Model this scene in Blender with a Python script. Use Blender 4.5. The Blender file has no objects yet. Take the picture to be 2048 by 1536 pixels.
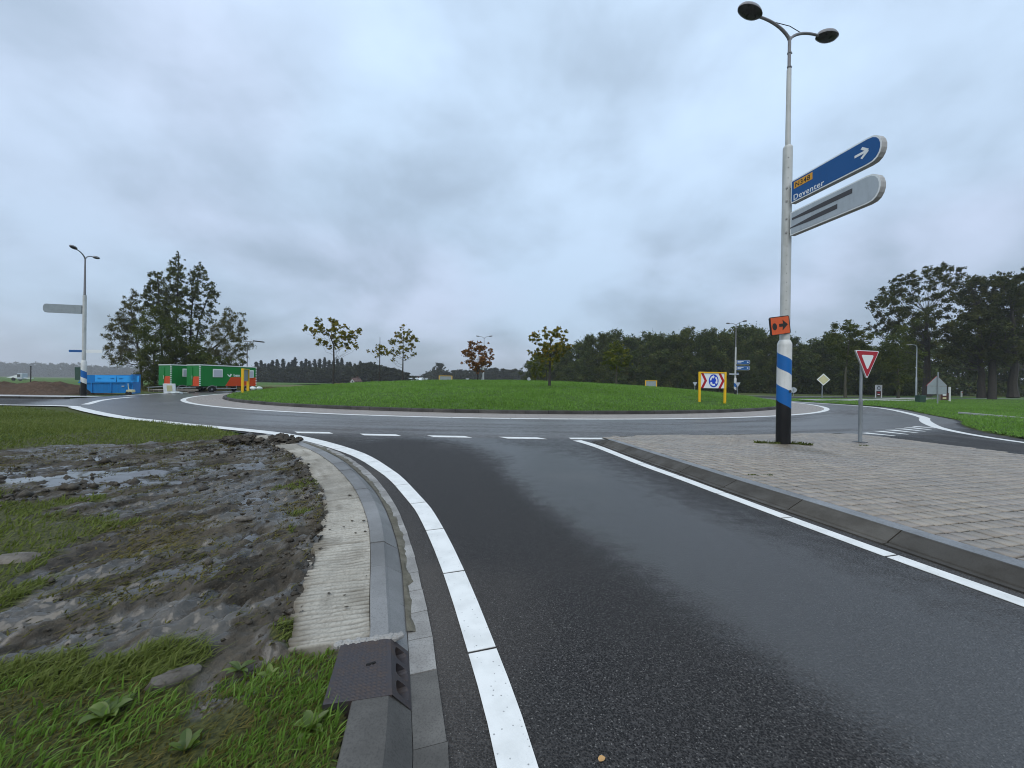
import bpy, math, random
import numpy as np
from mathutils import Vector, Matrix
R = math.radians
PI = math.pi
rng = np.random.default_rng(7)
random.seed(7)
scene = bpy.context.scene
COL = scene.collection

# ------------------------------------------------------------------ camera
F, H, PITCH, ROLL = 771.0, 1.5, -0.0022, 0.0147
cam = bpy.data.cameras.new('camera')
cam.sensor_width = 36.0
cam.lens = 36.0 * F / 2048.0
cam.clip_start = 0.05
cam.clip_end = 6000
camo = bpy.data.objects.new('camera', cam)
COL.objects.link(camo)
CM = Matrix.Rotation(PI / 2 + PITCH, 4, 'X') @ Matrix.Rotation(ROLL, 4, 'Z')
camo.matrix_world = Matrix.Translation((0, 0, H)) @ CM
scene.camera = camo

# ------------------------------------------------------------------ sky, sun, exposure
SUN_EL, SUN_AZ = R(52), R(200)
world = bpy.data.worlds.new('World')
scene.world = world
world.use_nodes = True
wt = world.node_tree
wt.nodes.clear()


def wn(t, **k):
    n = wt.nodes.new(t)
    for a, b in k.items():
        setattr(n, a, b)
    return n


def wmath(op, a, b=None, c=None, clamp=False):
    n = wn('ShaderNodeMath', operation=op)
    n.use_clamp = clamp
    for i, v in enumerate((a, b, c)):
        if v is None:
            continue
        if isinstance(v, (int, float)):
            n.inputs[i].default_value = v
        else:
            wt.links.new(v, n.inputs[i])
    return n.outputs[0]


def wmix(fac, a, b):
    n = wn('ShaderNodeMix', data_type='RGBA')
    for s, v in ((n.inputs[0], fac), (n.inputs[6], a), (n.inputs[7], b)):
        if isinstance(v, (int, float)):
            s.default_value = v
        elif isinstance(v, tuple):
            s.default_value = (*v, 1)
        else:
            wt.links.new(v, s)
    return n.outputs[2]


def wramp(x, lo, hi):
    n = wn('ShaderNodeMapRange', interpolation_type='SMOOTHSTEP')
    wt.links.new(x, n.inputs[0])
    n.inputs[1].default_value = lo
    n.inputs[2].default_value = hi
    return n.outputs[0]


SKY_STRENGTH = 0.15
tc = wn('ShaderNodeTexCoord')
sep = wn('ShaderNodeSeparateXYZ')
wt.links.new(tc.outputs['Generated'], sep.inputs[0])
zc = wmath('MAXIMUM', sep.outputs[2], 0.0)
den = wmath('ADD', zc, 0.42)
cx = wmath('DIVIDE', sep.outputs[0], den)
cy = wmath('DIVIDE', sep.outputs[1], den)
cmb = wn('ShaderNodeCombineXYZ')
wt.links.new(cx, cmb.inputs[0])
wt.links.new(cy, cmb.inputs[1])


def wnoise(scale, detail, off, rough=0.5, dist=0.0):
    m = wn('ShaderNodeMapping')
    m.inputs[1].default_value = off
    wt.links.new(cmb.outputs[0], m.inputs[0])
    n = wn('ShaderNodeTexNoise')
    n.inputs['Scale'].default_value = scale
    n.inputs['Detail'].default_value = detail
    n.inputs['Roughness'].default_value = rough
    n.inputs['Distortion'].default_value = dist
    wt.links.new(m.outputs[0], n.inputs[0])
    return n.outputs[0]


n1 = wnoise(1.7, 5, (3.1, 1.7, 0), 0.52, 0.25)
n2 = wnoise(0.8, 3, (8.3, 4.2, 2), 0.5)
n3 = wnoise(4.6, 5, (1.3, 9.2, 5), 0.55, 0.3)
cl = wmath('ADD', wmath('MULTIPLY', n1, 0.60), wmath('ADD', wmath('MULTIPLY', n2, 0.30), wmath('MULTIPLY', n3, 0.14)))
m_light = wramp(cl, 0.38, 0.64)
lilac = wramp(wnoise(0.9, 2, (2.2, 6.1, 3)), 0.40, 0.62)
cloud = wmix(m_light, (1.78, 2.26, 2.84), wmix(lilac, (2.90, 3.70, 4.68), (3.12, 3.64, 4.64)))
# an overcast sky is brightest overhead (luminance rises with height as (1+2 sin h)/3)
grad = wmath('ADD', 0.84, wmath('MULTIPLY', zc, 0.85))
vm = wn('ShaderNodeVectorMath', operation='SCALE')
wt.links.new(cloud, vm.inputs[0])
wt.links.new(grad, vm.inputs[3])
sky = wn('ShaderNodeTexSky', sky_type='NISHITA')
sky.sun_disc = False
sky.sun_elevation = SUN_EL
sky.sun_rotation = SUN_AZ
sky.air_density = 1.0
sky.dust_density = 2.0
full = wmix(0.90, sky.outputs[0], vm.outputs[0])
bg = wn('ShaderNodeBackground')
bg.inputs[1].default_value = SKY_STRENGTH
wt.links.new(full, bg.inputs[0])
out = wn('ShaderNodeOutputWorld')
wt.links.new(bg.outputs[0], out.inputs[0])
world.cycles.sampling_method = 'MANUAL'
world.cycles.sample_map_resolution = 256

sun = bpy.data.lights.new('sun', 'SUN')
sun.energy = 1.5
sun.angle = R(75)
sun.color = (1.0, 0.94, 0.85)
suno = bpy.data.objects.new('sun', sun)
COL.objects.link(suno)
sd = Vector((math.sin(SUN_AZ) * math.cos(SUN_EL), math.cos(SUN_AZ) * math.cos(SUN_EL), math.sin(SUN_EL)))
suno.rotation_euler = sd.to_track_quat('Z', 'Y').to_euler()

vs = scene.view_settings
scene.display_settings.display_device = 'sRGB'
vs.view_transform = 'Standard'
vs.look = 'None'
vs.exposure = 0.36
vs.gamma = 1.0
vs.use_curve_mapping = False
scene.render.engine = 'CYCLES'
cy_ = scene.cycles
cy_.max_bounces = 5
cy_.diffuse_bounces = 3
cy_.glossy_bounces = 3
cy_.transmission_bounces = 3
cy_.volume_bounces = 0
cy_.transparent_max_bounces = 6
cy_.use_adaptive_sampling = True
cy_.adaptive_threshold = 0.012
cy_.use_denoising = True
cy_.filter_width = 1.05
cy_.sample_clamp_indirect = 6.0

# ------------------------------------------------------------------ helpers
CMn = np.array([[CM[i][j] for j in range(3)] for i in range(3)])


def ray(u, v):
    return CMn @ np.array([(u - 1024) / F, (768 - v) / F, -1.0])


def G(u, v, z=0.0):
    d = ray(u, v)
    t = (z - H) / d[2]
    return (d[0] * t, d[1] * t)


def at(u, v, Y):
    d = ray(u, v)
    t = Y / d[1]
    return (d[0] * t, Y, H + d[2] * t)


def hashn(xi, yi, s):
    h = (xi.astype(np.int64) * 374761393 + yi.astype(np.int64) * 668265263 + s * 144269504) & 0xffffffff
    h = ((h ^ (h >> 13)) * 1274126177) & 0xffffffff
    h = h ^ (h >> 16)
    return (h & 0xffffff) / float(0xffffff)


def vnoise(x, y, s=0):
    x = np.asarray(x, float)
    y = np.asarray(y, float)
    xi = np.floor(x)
    yi = np.floor(y)
    fx = x - xi
    fy = y - yi
    fx = fx * fx * (3 - 2 * fx)
    fy = fy * fy * (3 - 2 * fy)
    a = hashn(xi, yi, s)
    b = hashn(xi + 1, yi, s)
    c = hashn(xi, yi + 1, s)
    d = hashn(xi + 1, yi + 1, s)
    return (a * (1 - fx) + b * fx) * (1 - fy) + (c * (1 - fx) + d * fx) * fy


def fbm(x, y, s=0, o=4, g=0.5):
    t = 0
    a = 1.0
    n = 0
    for i in range(o):
        t = t + a * vnoise(x * 2 ** i, y * 2 ** i, s + i * 17)
        n += a
        a *= g
    return t / n


def sst(a, b, x):
    t = np.clip((x - a) / (b - a), 0, 1)
    return t * t * (3 - 2 * t)


def inpoly(x, y, poly):
    x = np.asarray(x, float)
    y = np.asarray(y, float)
    r = np.zeros(x.shape, bool)
    n = len(poly)
    for i in range(n):
        x0, y0 = poly[i]
        x1, y1 = poly[(i + 1) % n]
        if y0 == y1:
            continue
        c = ((y0 > y) != (y1 > y)) & (x < (x1 - x0) * (y - y0) / (y1 - y0) + x0)
        r ^= c
    return r


def pdist(x, y, pl):
    x = np.asarray(x, float)
    y = np.asarray(y, float)
    d = np.full(x.shape, 1e9)
    for (x0, y0), (x1, y1) in zip(pl[:-1], pl[1:]):
        dx, dy = x1 - x0, y1 - y0
        L = dx * dx + dy * dy + 1e-12
        t = np.clip(((x - x0) * dx + (y - y0) * dy) / L, 0, 1)
        d = np.minimum(d, np.hypot(x - x0 - t * dx, y - y0 - t * dy))
    return d


def smooth(pl, step=0.1, it=2):
    """Chaikin smoothing, then an even resample of a polyline."""
    p = [np.array(q, float) for q in pl]
    for _ in range(it):
        q = [p[0]]
        for a, b in zip(p[:-1], p[1:]):
            q += [a * .75 + b * .25, a * .25 + b * .75]
        q.append(p[-1])
        p = q
    return resample(np.array(p), step)


def resample(p, step):
    s = np.r_[0, np.cumsum(np.hypot(*np.diff(p[:, :2], axis=0).T))]
    n = max(2, int(round(s[-1] / step)) + 1)
    t = np.linspace(0, s[-1], n)
    return np.stack([np.interp(t, s, p[:, i]) for i in range(p.shape[1])], 1)


def fast_mesh(name, V, Fa, attrs=None, smooth_=False):
    """V (n,3); Fa (m,k) with the same k for every face."""
    V = np.asarray(V, np.float32)
    Fa = np.asarray(Fa, np.int32)
    me = bpy.data.meshes.new(name)
    m, k = Fa.shape
    me.vertices.add(len(V))
    me.vertices.foreach_set('co', V.ravel())
    me.loops.add(m * k)
    me.loops.foreach_set('vertex_index', Fa.ravel())
    me.polygons.add(m)
    me.polygons.foreach_set('loop_start', np.arange(0, m * k, k, dtype=np.int32))
    me.polygons.foreach_set('loop_total', np.full(m, k, np.int32))
    if smooth_:
        me.polygons.foreach_set('use_smooth', np.ones(m, bool))
    for nm, dat in (attrs or {}).items():
        a = me.attributes.new(nm, 'FLOAT', 'POINT')
        a.data.foreach_set('value', np.asarray(dat, np.float32))
    me.update(calc_edges=True)
    me.validate()
    return me


def link(name, me, mat=None, parent=None, loc=None):
    o = bpy.data.objects.new(name, me)
    COL.objects.link(o)
    if mat is not None:
        for m in (mat if isinstance(mat, (list, tuple)) else [mat]):
            me.materials.append(m)
    if parent is not None:
        o.parent = parent
    if loc is not None:
        o.location = loc
    return o


class MB:
    """Collects shapes; build() links them as one mesh object."""

    def __init__(s):
        s.v = []
        s.f = []
        s.m = []

    def add(s, vs_, fs, mi=0):
        b = len(s.v)
        s.v += [tuple(map(float, q)) for q in vs_]
        s.f += [tuple(b + i for i in q) for q in fs]
        s.m += [mi] * len(fs)
        return s

    def box(s, c, d, rz=0.0, mi=0, bev=0.0, rx=0.0):
        hx, hy, hz = d[0] / 2, d[1] / 2, d[2] / 2
        M = Matrix.Rotation(rz, 3, 'Z') @ Matrix.Rotation(rx, 3, 'X')
        if bev <= 0:
            pts = [(x, y, z) for z in (-hz, hz) for x, y in ((-hx, -hy), (hx, -hy), (hx, hy), (-hx, hy))]
            fs = [(3, 2, 1, 0), (4, 5, 6, 7), (0, 1, 5, 4), (1, 2, 6, 5), (2, 3, 7, 6), (3, 0, 4, 7)]
        else:
            b = min(bev, hx * .9, hy * .9, hz * .9)
            rings = [(-hz, b), (-hz + b, 0), (hz - b, 0), (hz, b)]
            pts = []
            for z, i in rings:
                a, e = hx - i, hy - i
                cc = b if i == 0 else b * .4
                for x, y in ((-a + cc, -e), (a - cc, -e), (a, -e + cc), (a, e - cc), (a - cc, e), (-a + cc, e), (-a, e - cc), (-a, -e + cc)):
                    pts.append((x, y, z))
            fs = [tuple(range(7, -1, -1)), tuple(range(24, 32))]
            for k in range(3):
                for i in range(8):
                    j = (i + 1) % 8
                    fs.append((k * 8 + i, k * 8 + j, k * 8 + 8 + j, k * 8 + 8 + i))
        pts = [tuple(M @ Vector(p) + Vector(c)) for p in pts]
        return s.add(pts, fs, mi)

    def tube(s, pts, rad, n=8, mi=0, cap=True):
        pts = [Vector(p) for p in pts]
        if not hasattr(rad, '__len__'):
            rad = [rad] * len(pts)
        vs_ = []
        up = None
        for i, p in enumerate(pts):
            t = (pts[min(i + 1, len(pts) - 1)] - pts[max(i - 1, 0)]).normalized()
            if up is None:
                up = Vector((1, 0, 0)) if abs(t.x) < 0.8 else Vector((0, 1, 0))
            a = (up - t * up.dot(t)).normalized()
            up = a
            b = t.cross(a)
            for k in range(n):
                th = 2 * PI * k / n
                vs_.append(p + (a * math.cos(th) + b * math.sin(th)) * rad[i])
        fs = []
        for i in range(len(pts) - 1):
            for k in range(n):
                j = (k + 1) % n
                fs.append((i * n + k, i * n + j, i * n + n + j, i * n + n + k))
        if cap:
            fs.append(tuple(range(n - 1, -1, -1)))
            fs.append(tuple((len(pts) - 1) * n + k for k in range(n)))
        return s.add(vs_, fs, mi)

    def lathe(s, prof, n=16, c=(0, 0, 0), mi=0):
        vs_ = []
        for r, z in prof:
            for k in range(n):
                th = 2 * PI * k / n
                vs_.append((c[0] + r * math.cos(th), c[1] + r * math.sin(th), c[2] + z))
        fs = []
        for i in range(len(prof) - 1):
            for k in range(n):
                j = (k + 1) % n
                fs.append((i * n + k, i * n + j, i * n + n + j, i * n + n + k))
        fs.append(tuple(range(n - 1, -1, -1)))
        fs.append(tuple((len(prof) - 1) * n + k for k in range(n)))
        return s.add(vs_, fs, mi)

    def plate(s, outline, y0, y1, mi=0, mside=None):
        """A 2-D outline in (x, z) given thickness from y0 (front) to y1 (back)."""
        n = len(outline)
        vs_ = [(x, y0, z) for x, z in outline] + [(x, y1, z) for x, z in outline]
        s.add(vs_, [tuple(range(n)), tuple(range(2 * n - 1, n - 1, -1))], mi)
        return s.add(vs_, [(i, (i + 1) % n, n + (i + 1) % n, n + i)[::-1] for i in range(n)], mi if mside is None else mside)

    def mesh(s, name, smooth_=False):
        me = bpy.data.meshes.new(name)
        me.from_pydata(s.v, [], s.f)
        me.update()
        me.polygons.foreach_set('material_index', np.array(s.m, np.int32))
        if smooth_:
            me.polygons.foreach_set('use_smooth', np.ones(len(s.f), bool))
        return me

    def build(s, name, mat, parent=None, smooth_=False, loc=None):
        me = s.mesh(name, smooth_)
        import bmesh
        bm = bmesh.new()
        bm.from_mesh(me)
        bmesh.ops.recalc_face_normals(bm, faces=bm.faces)
        bm.to_mesh(me)
        bm.free()
        o = link(name, me, mat, parent, loc)
        if smooth_:
            try:
                me.set_sharp_from_angle(angle=R(40))
            except Exception:
                pass
        return o


def thing(name, label, cat, loc=(0, 0, 0), rz=0.0, group=None):
    o = bpy.data.objects.new(name, None)
    COL.objects.link(o)
    o.empty_display_size = 0.3
    o.location = loc
    o.rotation_euler = (0, 0, rz)
    o['label'] = label
    o['category'] = cat
    if group:
        o['group'] = group
    return o


def kind(o, k):
    o['kind'] = k
    return o


def tag(o, label, cat, group=None):
    o['label'] = label
    o['category'] = cat
    if group:
        o['group'] = group
    return o


def copy_tree(o, parent=None):
    c = o.copy()
    COL.objects.link(c)
    c.parent = parent
    for ch in list(o.children):
        copy_tree(ch, c)
    return c


# ------------------------------------------------------------------ materials
class NT:
    def __init__(s, name):
        s.m = bpy.data.materials.new(name)
        s.m.use_nodes = True
        s.t = s.m.node_tree
        s.b = s.t.nodes['Principled BSDF']
        s._pos = None

    def n(s, t, **k):
        n = s.t.nodes.new(t)
        for a, b in k.items():
            setattr(n, a, b)
        return n

    def set(s, sock, v):
        if isinstance(v, (int, float)):
            sock.default_value = v
        elif isinstance(v, tuple):
            sock.default_value = (*v, 1) if len(v) == 3 and sock.type == 'RGBA' else v
        else:
            s.t.links.new(v, sock)

    def pos(s):
        if s._pos is None:
            s._pos = s.n('ShaderNodeNewGeometry').outputs['Position']
        return s._pos

    def obj(s):
        return s.n('ShaderNodeTexCoord').outputs['Object']

    def map(s, vec, scale=(1, 1, 1), rot=(0, 0, 0), loc=(0, 0, 0)):
        m = s.n('ShaderNodeMapping')
        s.t.links.new(vec, m.inputs[0])
        m.inputs[1].default_value = loc
        m.inputs[2].default_value = rot
        m.inputs[3].default_value = scale
        return m.outputs[0]

    def noise(s, scale, detail=4, vec=None, rough=0.55, dist=0.0):
        n = s.n('ShaderNodeTexNoise')
        n.inputs['Scale'].default_value = scale
        n.inputs['Detail'].default_value = detail
        n.inputs['Roughness'].default_value = rough
        n.inputs['Distortion'].default_value = dist
        s.t.links.new(vec if vec is not None else s.pos(), n.inputs[0])
        return n.outputs[0]

    def voro(s, scale, vec=None, feature='F1', out='Distance'):
        n = s.n('ShaderNodeTexVoronoi', feature=feature)
        n.inputs['Scale'].default_value = scale
        s.t.links.new(vec if vec is not None else s.pos(), n.inputs[0])
        return n.outputs[out]

    def ramp(s, x, lo, hi, a=0.0, b=1.0):
        n = s.n('ShaderNodeMapRange', interpolation_type='SMOOTHSTEP')
        s.t.links.new(x, n.inputs[0])
        for i, v in enumerate((lo, hi, a, b)):
            n.inputs[i + 1].default_value = v
        return n.outputs[0]

    def math(s, op, a, b=0.0, clamp=False):
        n = s.n('ShaderNodeMath', operation=op)
        n.use_clamp = clamp
        s.set(n.inputs[0], a)
        s.set(n.inputs[1], b)
        return n.outputs[0]

    def mix(s, f, a, b):
        n = s.n('ShaderNodeMix', data_type='RGBA')
        s.set(n.inputs[0], f)
        s.set(n.inputs[6], a)
        s.set(n.inputs[7], b)
        return n.outputs[2]

    def attr(s, name):
        return s.n('ShaderNodeAttribute', attribute_name=name).outputs['Fac']

    def bump(s, h, strength=0.3, dist=0.01):
        n = s.n('ShaderNodeBump')
        n.inputs['Strength'].default_value = strength
        n.inputs['Distance'].default_value = dist
        s.t.links.new(h, n.inputs['Height'])
        s.t.links.new(n.outputs[0], s.b.inputs['Normal'])
        return n

    def col(s, v):
        s.set(s.b.inputs['Base Color'], v)

    def rough(s, v):
        s.set(s.b.inputs['Roughness'], v)

    def spec(s, v):
        s.set(s.b.inputs['Specular IOR Level'], v)


def paint(name, c, rough=0.45, dirt=0.18, scale=3.0, dirtc=None, metal=0.0):
    """Painted or coated surface with uneven dirt."""
    t = NT(name)
    o = t.obj()
    a = t.noise(scale, 6, o, 0.65)
    st = t.noise(scale * 2, 3, t.map(o, (3, 3, .35)), 0.6)
    d = dirtc or tuple(x * 0.45 + 0.02 for x in c)
    f = t.math('MULTIPLY', t.ramp(t.math('ADD', t.math('MULTIPLY', a, .55), t.math('MULTIPLY', st, .45)), 0.42, 0.72), dirt)
    t.col(t.mix(f, c, d))
    t.rough(t.ramp(a, 0.2, 0.8, max(0.05, rough - .12), rough + .15))
    t.b.inputs['Metallic'].default_value = metal
    t.spec(0.28)
    return t.m


M_white = paint('white_enamel', (0.58, 0.60, 0.59), 0.4, 0.45, 2.0, (0.26, 0.27, 0.23))
M_offwhite = paint('weathered_pole_paint', (0.46, 0.48, 0.47), 0.45, 0.55, 1.6, (0.20, 0.21, 0.18))
M_blue = paint('blue_stripe_paint', (0.006, 0.105, 0.34), 0.38, 0.2, 2.0)
M_black = paint('black_pole_paint', (0.006, 0.006, 0.007), 0.4, 0.3, 2.5, (0.022, 0.021, 0.018))
M_grey = paint('grey_metal', (0.22, 0.24, 0.26), 0.42, 0.4, 2.0, None, 0.35)
M_galv = paint('galvanised_post', (0.25, 0.28, 0.30), 0.45, 0.5, 4.0, (0.12, 0.14, 0.14), 0.3)
M_lampdark = paint('lamp_glass_dark', (0.035, 0.034, 0.033), 0.3, 0.5, 8.0, (0.09, 0.085, 0.08))
M_lampgrey = paint('lamp_housing_grey', (0.20, 0.20, 0.21), 0.45, 0.4, 5.0)
M_signblue = paint('direction_sign_blue', (0.005, 0.078, 0.25), 0.4, 0.12, 2.0)
M_signwhite = paint('sign_white_film', (0.66, 0.70, 0.71), 0.45, 0.12, 3.0)
M_signgrey = paint('greyed_sign_face', (0.36, 0.41, 0.45), 0.5, 0.35, 2.5)
M_tape = paint('dark_cover_tape', (0.055, 0.055, 0.06), 0.5, 0.1, 3.0)
M_signedge = paint('sign_edge_grey', (0.36, 0.36, 0.35), 0.5, 0.45, 3.0, (0.12, 0.10, 0.09))
M_signyel = paint('route_number_yellow', (0.62, 0.30, 0.03), 0.5, 0.1, 3.0)
M_ink = paint('sign_ink_black', (0.02, 0.018, 0.015), 0.5, 0.0, 3.0)
M_red = paint('sign_red_film', (0.33, 0.008, 0.02), 0.4, 0.12, 3.0)
M_royal = paint('sign_round_blue', (0.006, 0.05, 0.46), 0.4, 0.08, 3.0)
M_orange = paint('orange_sign_film', (0.60, 0.10, 0.025), 0.45, 0.3, 5.0)
M_yellow = paint('yellow_post_paint', (0.72, 0.43, 0.012), 0.4, 0.25, 3.0)
M_back = paint('sign_back_grey', (0.24, 0.28, 0.30), 0.5, 0.35, 4.0)
M_pale = paint('pale_yellow_film', (0.50, 0.48, 0.28), 0.45, 0.2, 4.0)
M_tgreen = paint('trailer_green', (0.002, 0.165, 0.026), 0.4, 0.22, 0.8)
M_torange = paint('trailer_orange', (0.50, 0.055, 0.008), 0.4, 0.15, 0.8)
M_twhite = paint('trailer_white_trim', (0.62, 0.68, 0.66), 0.4, 0.2, 2.0)
M_shut = paint('window_shutter_grey', (0.40, 0.43, 0.48), 0.5, 0.15, 2.0)
M_rubber = paint('tyre_rubber', (0.014, 0.014, 0.015), 0.8, 0.4, 6.0)
M_dark = paint('undercarriage_dark', (0.02, 0.02, 0.021), 0.6, 0.4, 4.0)
M_skip = paint('skip_blue_paint', (0.004, 0.175, 0.48), 0.4, 0.35, 1.2, (0.006, 0.09, 0.24))
M_skiplid = paint('skip_flap_blue', (0.005, 0.28, 0.68), 0.4, 0.25, 1.2)
M_wood = paint('weathered_board', (0.20, 0.18, 0.15), 0.8, 0.6, 3.0)
M_cabinet = paint('cabinet_green', (0.025, 0.06, 0.045), 0.5, 0.3, 2.0)
M_brown = paint('brown_sign_film', (0.06, 0.02, 0.015), 0.5, 0.2, 4.0)
M_rust = paint('rusty_iron', (0.050, 0.046, 0.050), 0.55, 0.7, 9.0, (0.085, 0.060, 0.045), 0.35)
M_hole = paint('inlet_dark', (0.008, 0.008, 0.008), 0.9, 0.0)
M_roofw = paint('far_roof_pale', (0.55, 0.62, 0.66), 0.6, 0.2, 0.2)
M_wallw = paint('far_wall_white', (0.50, 0.50, 0.49), 0.7, 0.2, 0.5)
M_tile = paint('far_roof_dark', (0.10, 0.06, 0.05), 0.8, 0.2, 0.5)


def road_material():
    t = NT('asphalt')
    mudf = t.attr('dirt')
    p = t.pos()
    brk = t.math('ADD', t.math('MULTIPLY', t.math('SUBTRACT', t.noise(5.5, 6, p, .7), .5), 1.1), t.math('MULTIPLY', t.math('SUBTRACT', t.noise(70, 2, p), .5), 1.5))
    wet0 = t.attr('wet')
    wet = t.math('ADD', wet0, t.math('MULTIPLY', brk, t.ramp(wet0, 0.0, .3, .25, 1.0)), True)
    ag = t.voro(115, p)
    ag2 = t.noise(230, 2, p)
    sp = t.ramp(t.math('ADD', t.math('MULTIPLY', ag, .7), t.math('MULTIPLY', ag2, .5)), 0.35, 0.95)
    chips = t.ramp(t.noise(85, 1, t.map(p, (1, 1, 1), loc=(3, 7, 1))), 0.64, 0.72)
    big = t.noise(0.9, 5, p, 0.6)
    c = t.mix(sp, (0.006, 0.006, 0.0065), (0.058, 0.056, 0.055))
    c = t.mix(t.math('MULTIPLY', chips, .8), c, (0.19, 0.185, 0.175))
    c = t.mix(t.ramp(big, .35, .7, 0.0, .30), c, (0.036, 0.035, 0.034))
    c = t.mix(t.ramp(wet0, .15, .8, 0.0, .28), c, (0.066, 0.063, 0.057))
    c = t.mix(t.math('MULTIPLY', t.attr('old'), .8), c, t.mix(sp, (0.060, 0.059, 0.058), (0.155, 0.150, 0.146)))
    c = t.mix(t.math('MULTIPLY', mudf, .5), c, (0.10, 0.09, 0.08))
    t.col(c)
    r = t.ramp(t.math('ADD', wet, t.math('MULTIPLY', t.math('SUBTRACT', big, .5), .25)), 0.05, 0.95, 0.68, 0.33)
    t.rough(r)
    t.spec(t.ramp(wet, 0.0, 0.8, 0.16, 0.5))
    hb = t.math('ADD', t.math('MULTIPLY', ag, -1.0), t.math('MULTIPLY', ag2, .4))
    n = t.bump(hb, 0.6, 0.006)
    t.set(n.inputs['Strength'], t.ramp(wet, 0.0, 0.9, 0.95, 0.38))
    return t.m


def marking_material():
    t = NT('road_marking_white')
    p = t.pos()
    dots = t.ramp(t.voro(34, p), 0.10, 0.20, 1.0, 0.0)
    dm = t.ramp(t.noise(40, 2, p), .45, .6)
    w = t.noise(6, 5, p)
    fine = t.noise(160, 2, p)
    c = t.mix(t.ramp(w, .35, .75), (0.68, 0.69, 0.67), (0.57, 0.58, 0.56))
    c = t.mix(t.math('MULTIPLY', t.math('MULTIPLY', dots, dm), .8), c, (0.16, 0.16, 0.16))
    t.col(c)
    t.rough(0.42)
    t.bump(fine, 0.25, 0.003)
    return t.m


def concrete_material(name, c0, c1, scale=2.0, rough=(0.55, 0.85), spk=120, damp=0.0):
    t = NT(name)
    p = t.pos()
    a = t.noise(scale, 6, p, 0.62)
    b = t.noise(spk, 3, p)
    l = t.noise(scale * .35, 3, t.map(p, loc=(5, 2, 0)))
    rnd = t.n('ShaderNodeObjectInfo').outputs['Random']
    c = t.mix(t.ramp(a, .3, .72), c0, c1)
    c = t.mix(t.ramp(b, .45, .68, 0.0, .40), c, tuple(x * .45 for x in c0))
    c = t.mix(t.ramp(l, .42, .66, 0.0, .35 + damp), c, tuple(x * .55 for x in c0))
    hs = t.n('ShaderNodeHueSaturation')
    t.set(hs.inputs['Value'], t.math('ADD', t.math('MULTIPLY', rnd, .30), .85))
    t.set(hs.inputs['Color'], c)
    t.col(hs.outputs[0])
    t.rough(t.ramp(a, .3, .7, rough[1], rough[0]))
    t.spec(0.25)
    t.bump(t.math('ADD', b, t.math('MULTIPLY', a, .6)), 0.35, 0.004)
    return t.m


M_road = road_material()
M_mark = marking_material()
M_kerbnew = concrete_material('kerb_face_new', (0.148, 0.149, 0.146), (0.197, 0.198, 0.196), 1.5, (0.35, 0.6))
M_slab = concrete_material('ribbed_concrete', (0.285, 0.27, 0.232), (0.38, 0.362, 0.315), 1.8, (0.6, 0.9), 60)


def groove_dirt(m):
    t = m.node_tree
    b = t.nodes['Principled BSDF']
    src = b.inputs['Base Color'].links[0].from_socket
    at_ = t.nodes.new('ShaderNodeAttribute')
    at_.attribute_name = 'groove'
    mx = t.nodes.new('ShaderNodeMix')
    mx.data_type = 'RGBA'
    t.links.new(at_.outputs['Fac'], mx.inputs[0])
    t.links.new(src, mx.inputs[6])
    mx.inputs[7].default_value = (0.105, 0.092, 0.070, 1)
    t.links.new(mx.outputs[2], b.inputs['Base Color'])


groove_dirt(M_slab)
M_gut = concrete_material('gutter_stone', (0.20, 0.195, 0.185), (0.29, 0.285, 0.27), 4.0, (0.5, 0.8), 90)
M_kerbold = concrete_material('kerb_old_dark', (0.075, 0.073, 0.068), (0.12, 0.115, 0.105), 3.0, (0.5, 0.8), 110)
M_kerbdk = concrete_material('kerb_splitter', (0.048, 0.044, 0.037), (0.076, 0.070, 0.059), 3.0, (0.5, 0.8), 130)
M_band = concrete_material('kerb_top_band', (0.165, 0.175, 0.183), (0.215, 0.226, 0.236), 3.0, (0.4, 0.7), 60)
M_islkerb = concrete_material('island_kerb', (0.035, 0.034, 0.032), (0.07, 0.066, 0.06), 1.0, (0.6, 0.9), 30)
M_sand = concrete_material('gutter_sand', (0.085, 0.078, 0.058), (0.13, 0.12, 0.092), 12.0, (0.7, 0.95), 200)
M_joint = concrete_material('joint_sand', (0.016, 0.014, 0.009), (0.034, 0.031, 0.020), 8.0, (0.7, 0.95), 200)
M_path = concrete_material('pale_path', (0.30, 0.30, 0.29), (0.42, 0.42, 0.41), 0.4, (0.3, 0.6), 3)


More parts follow.
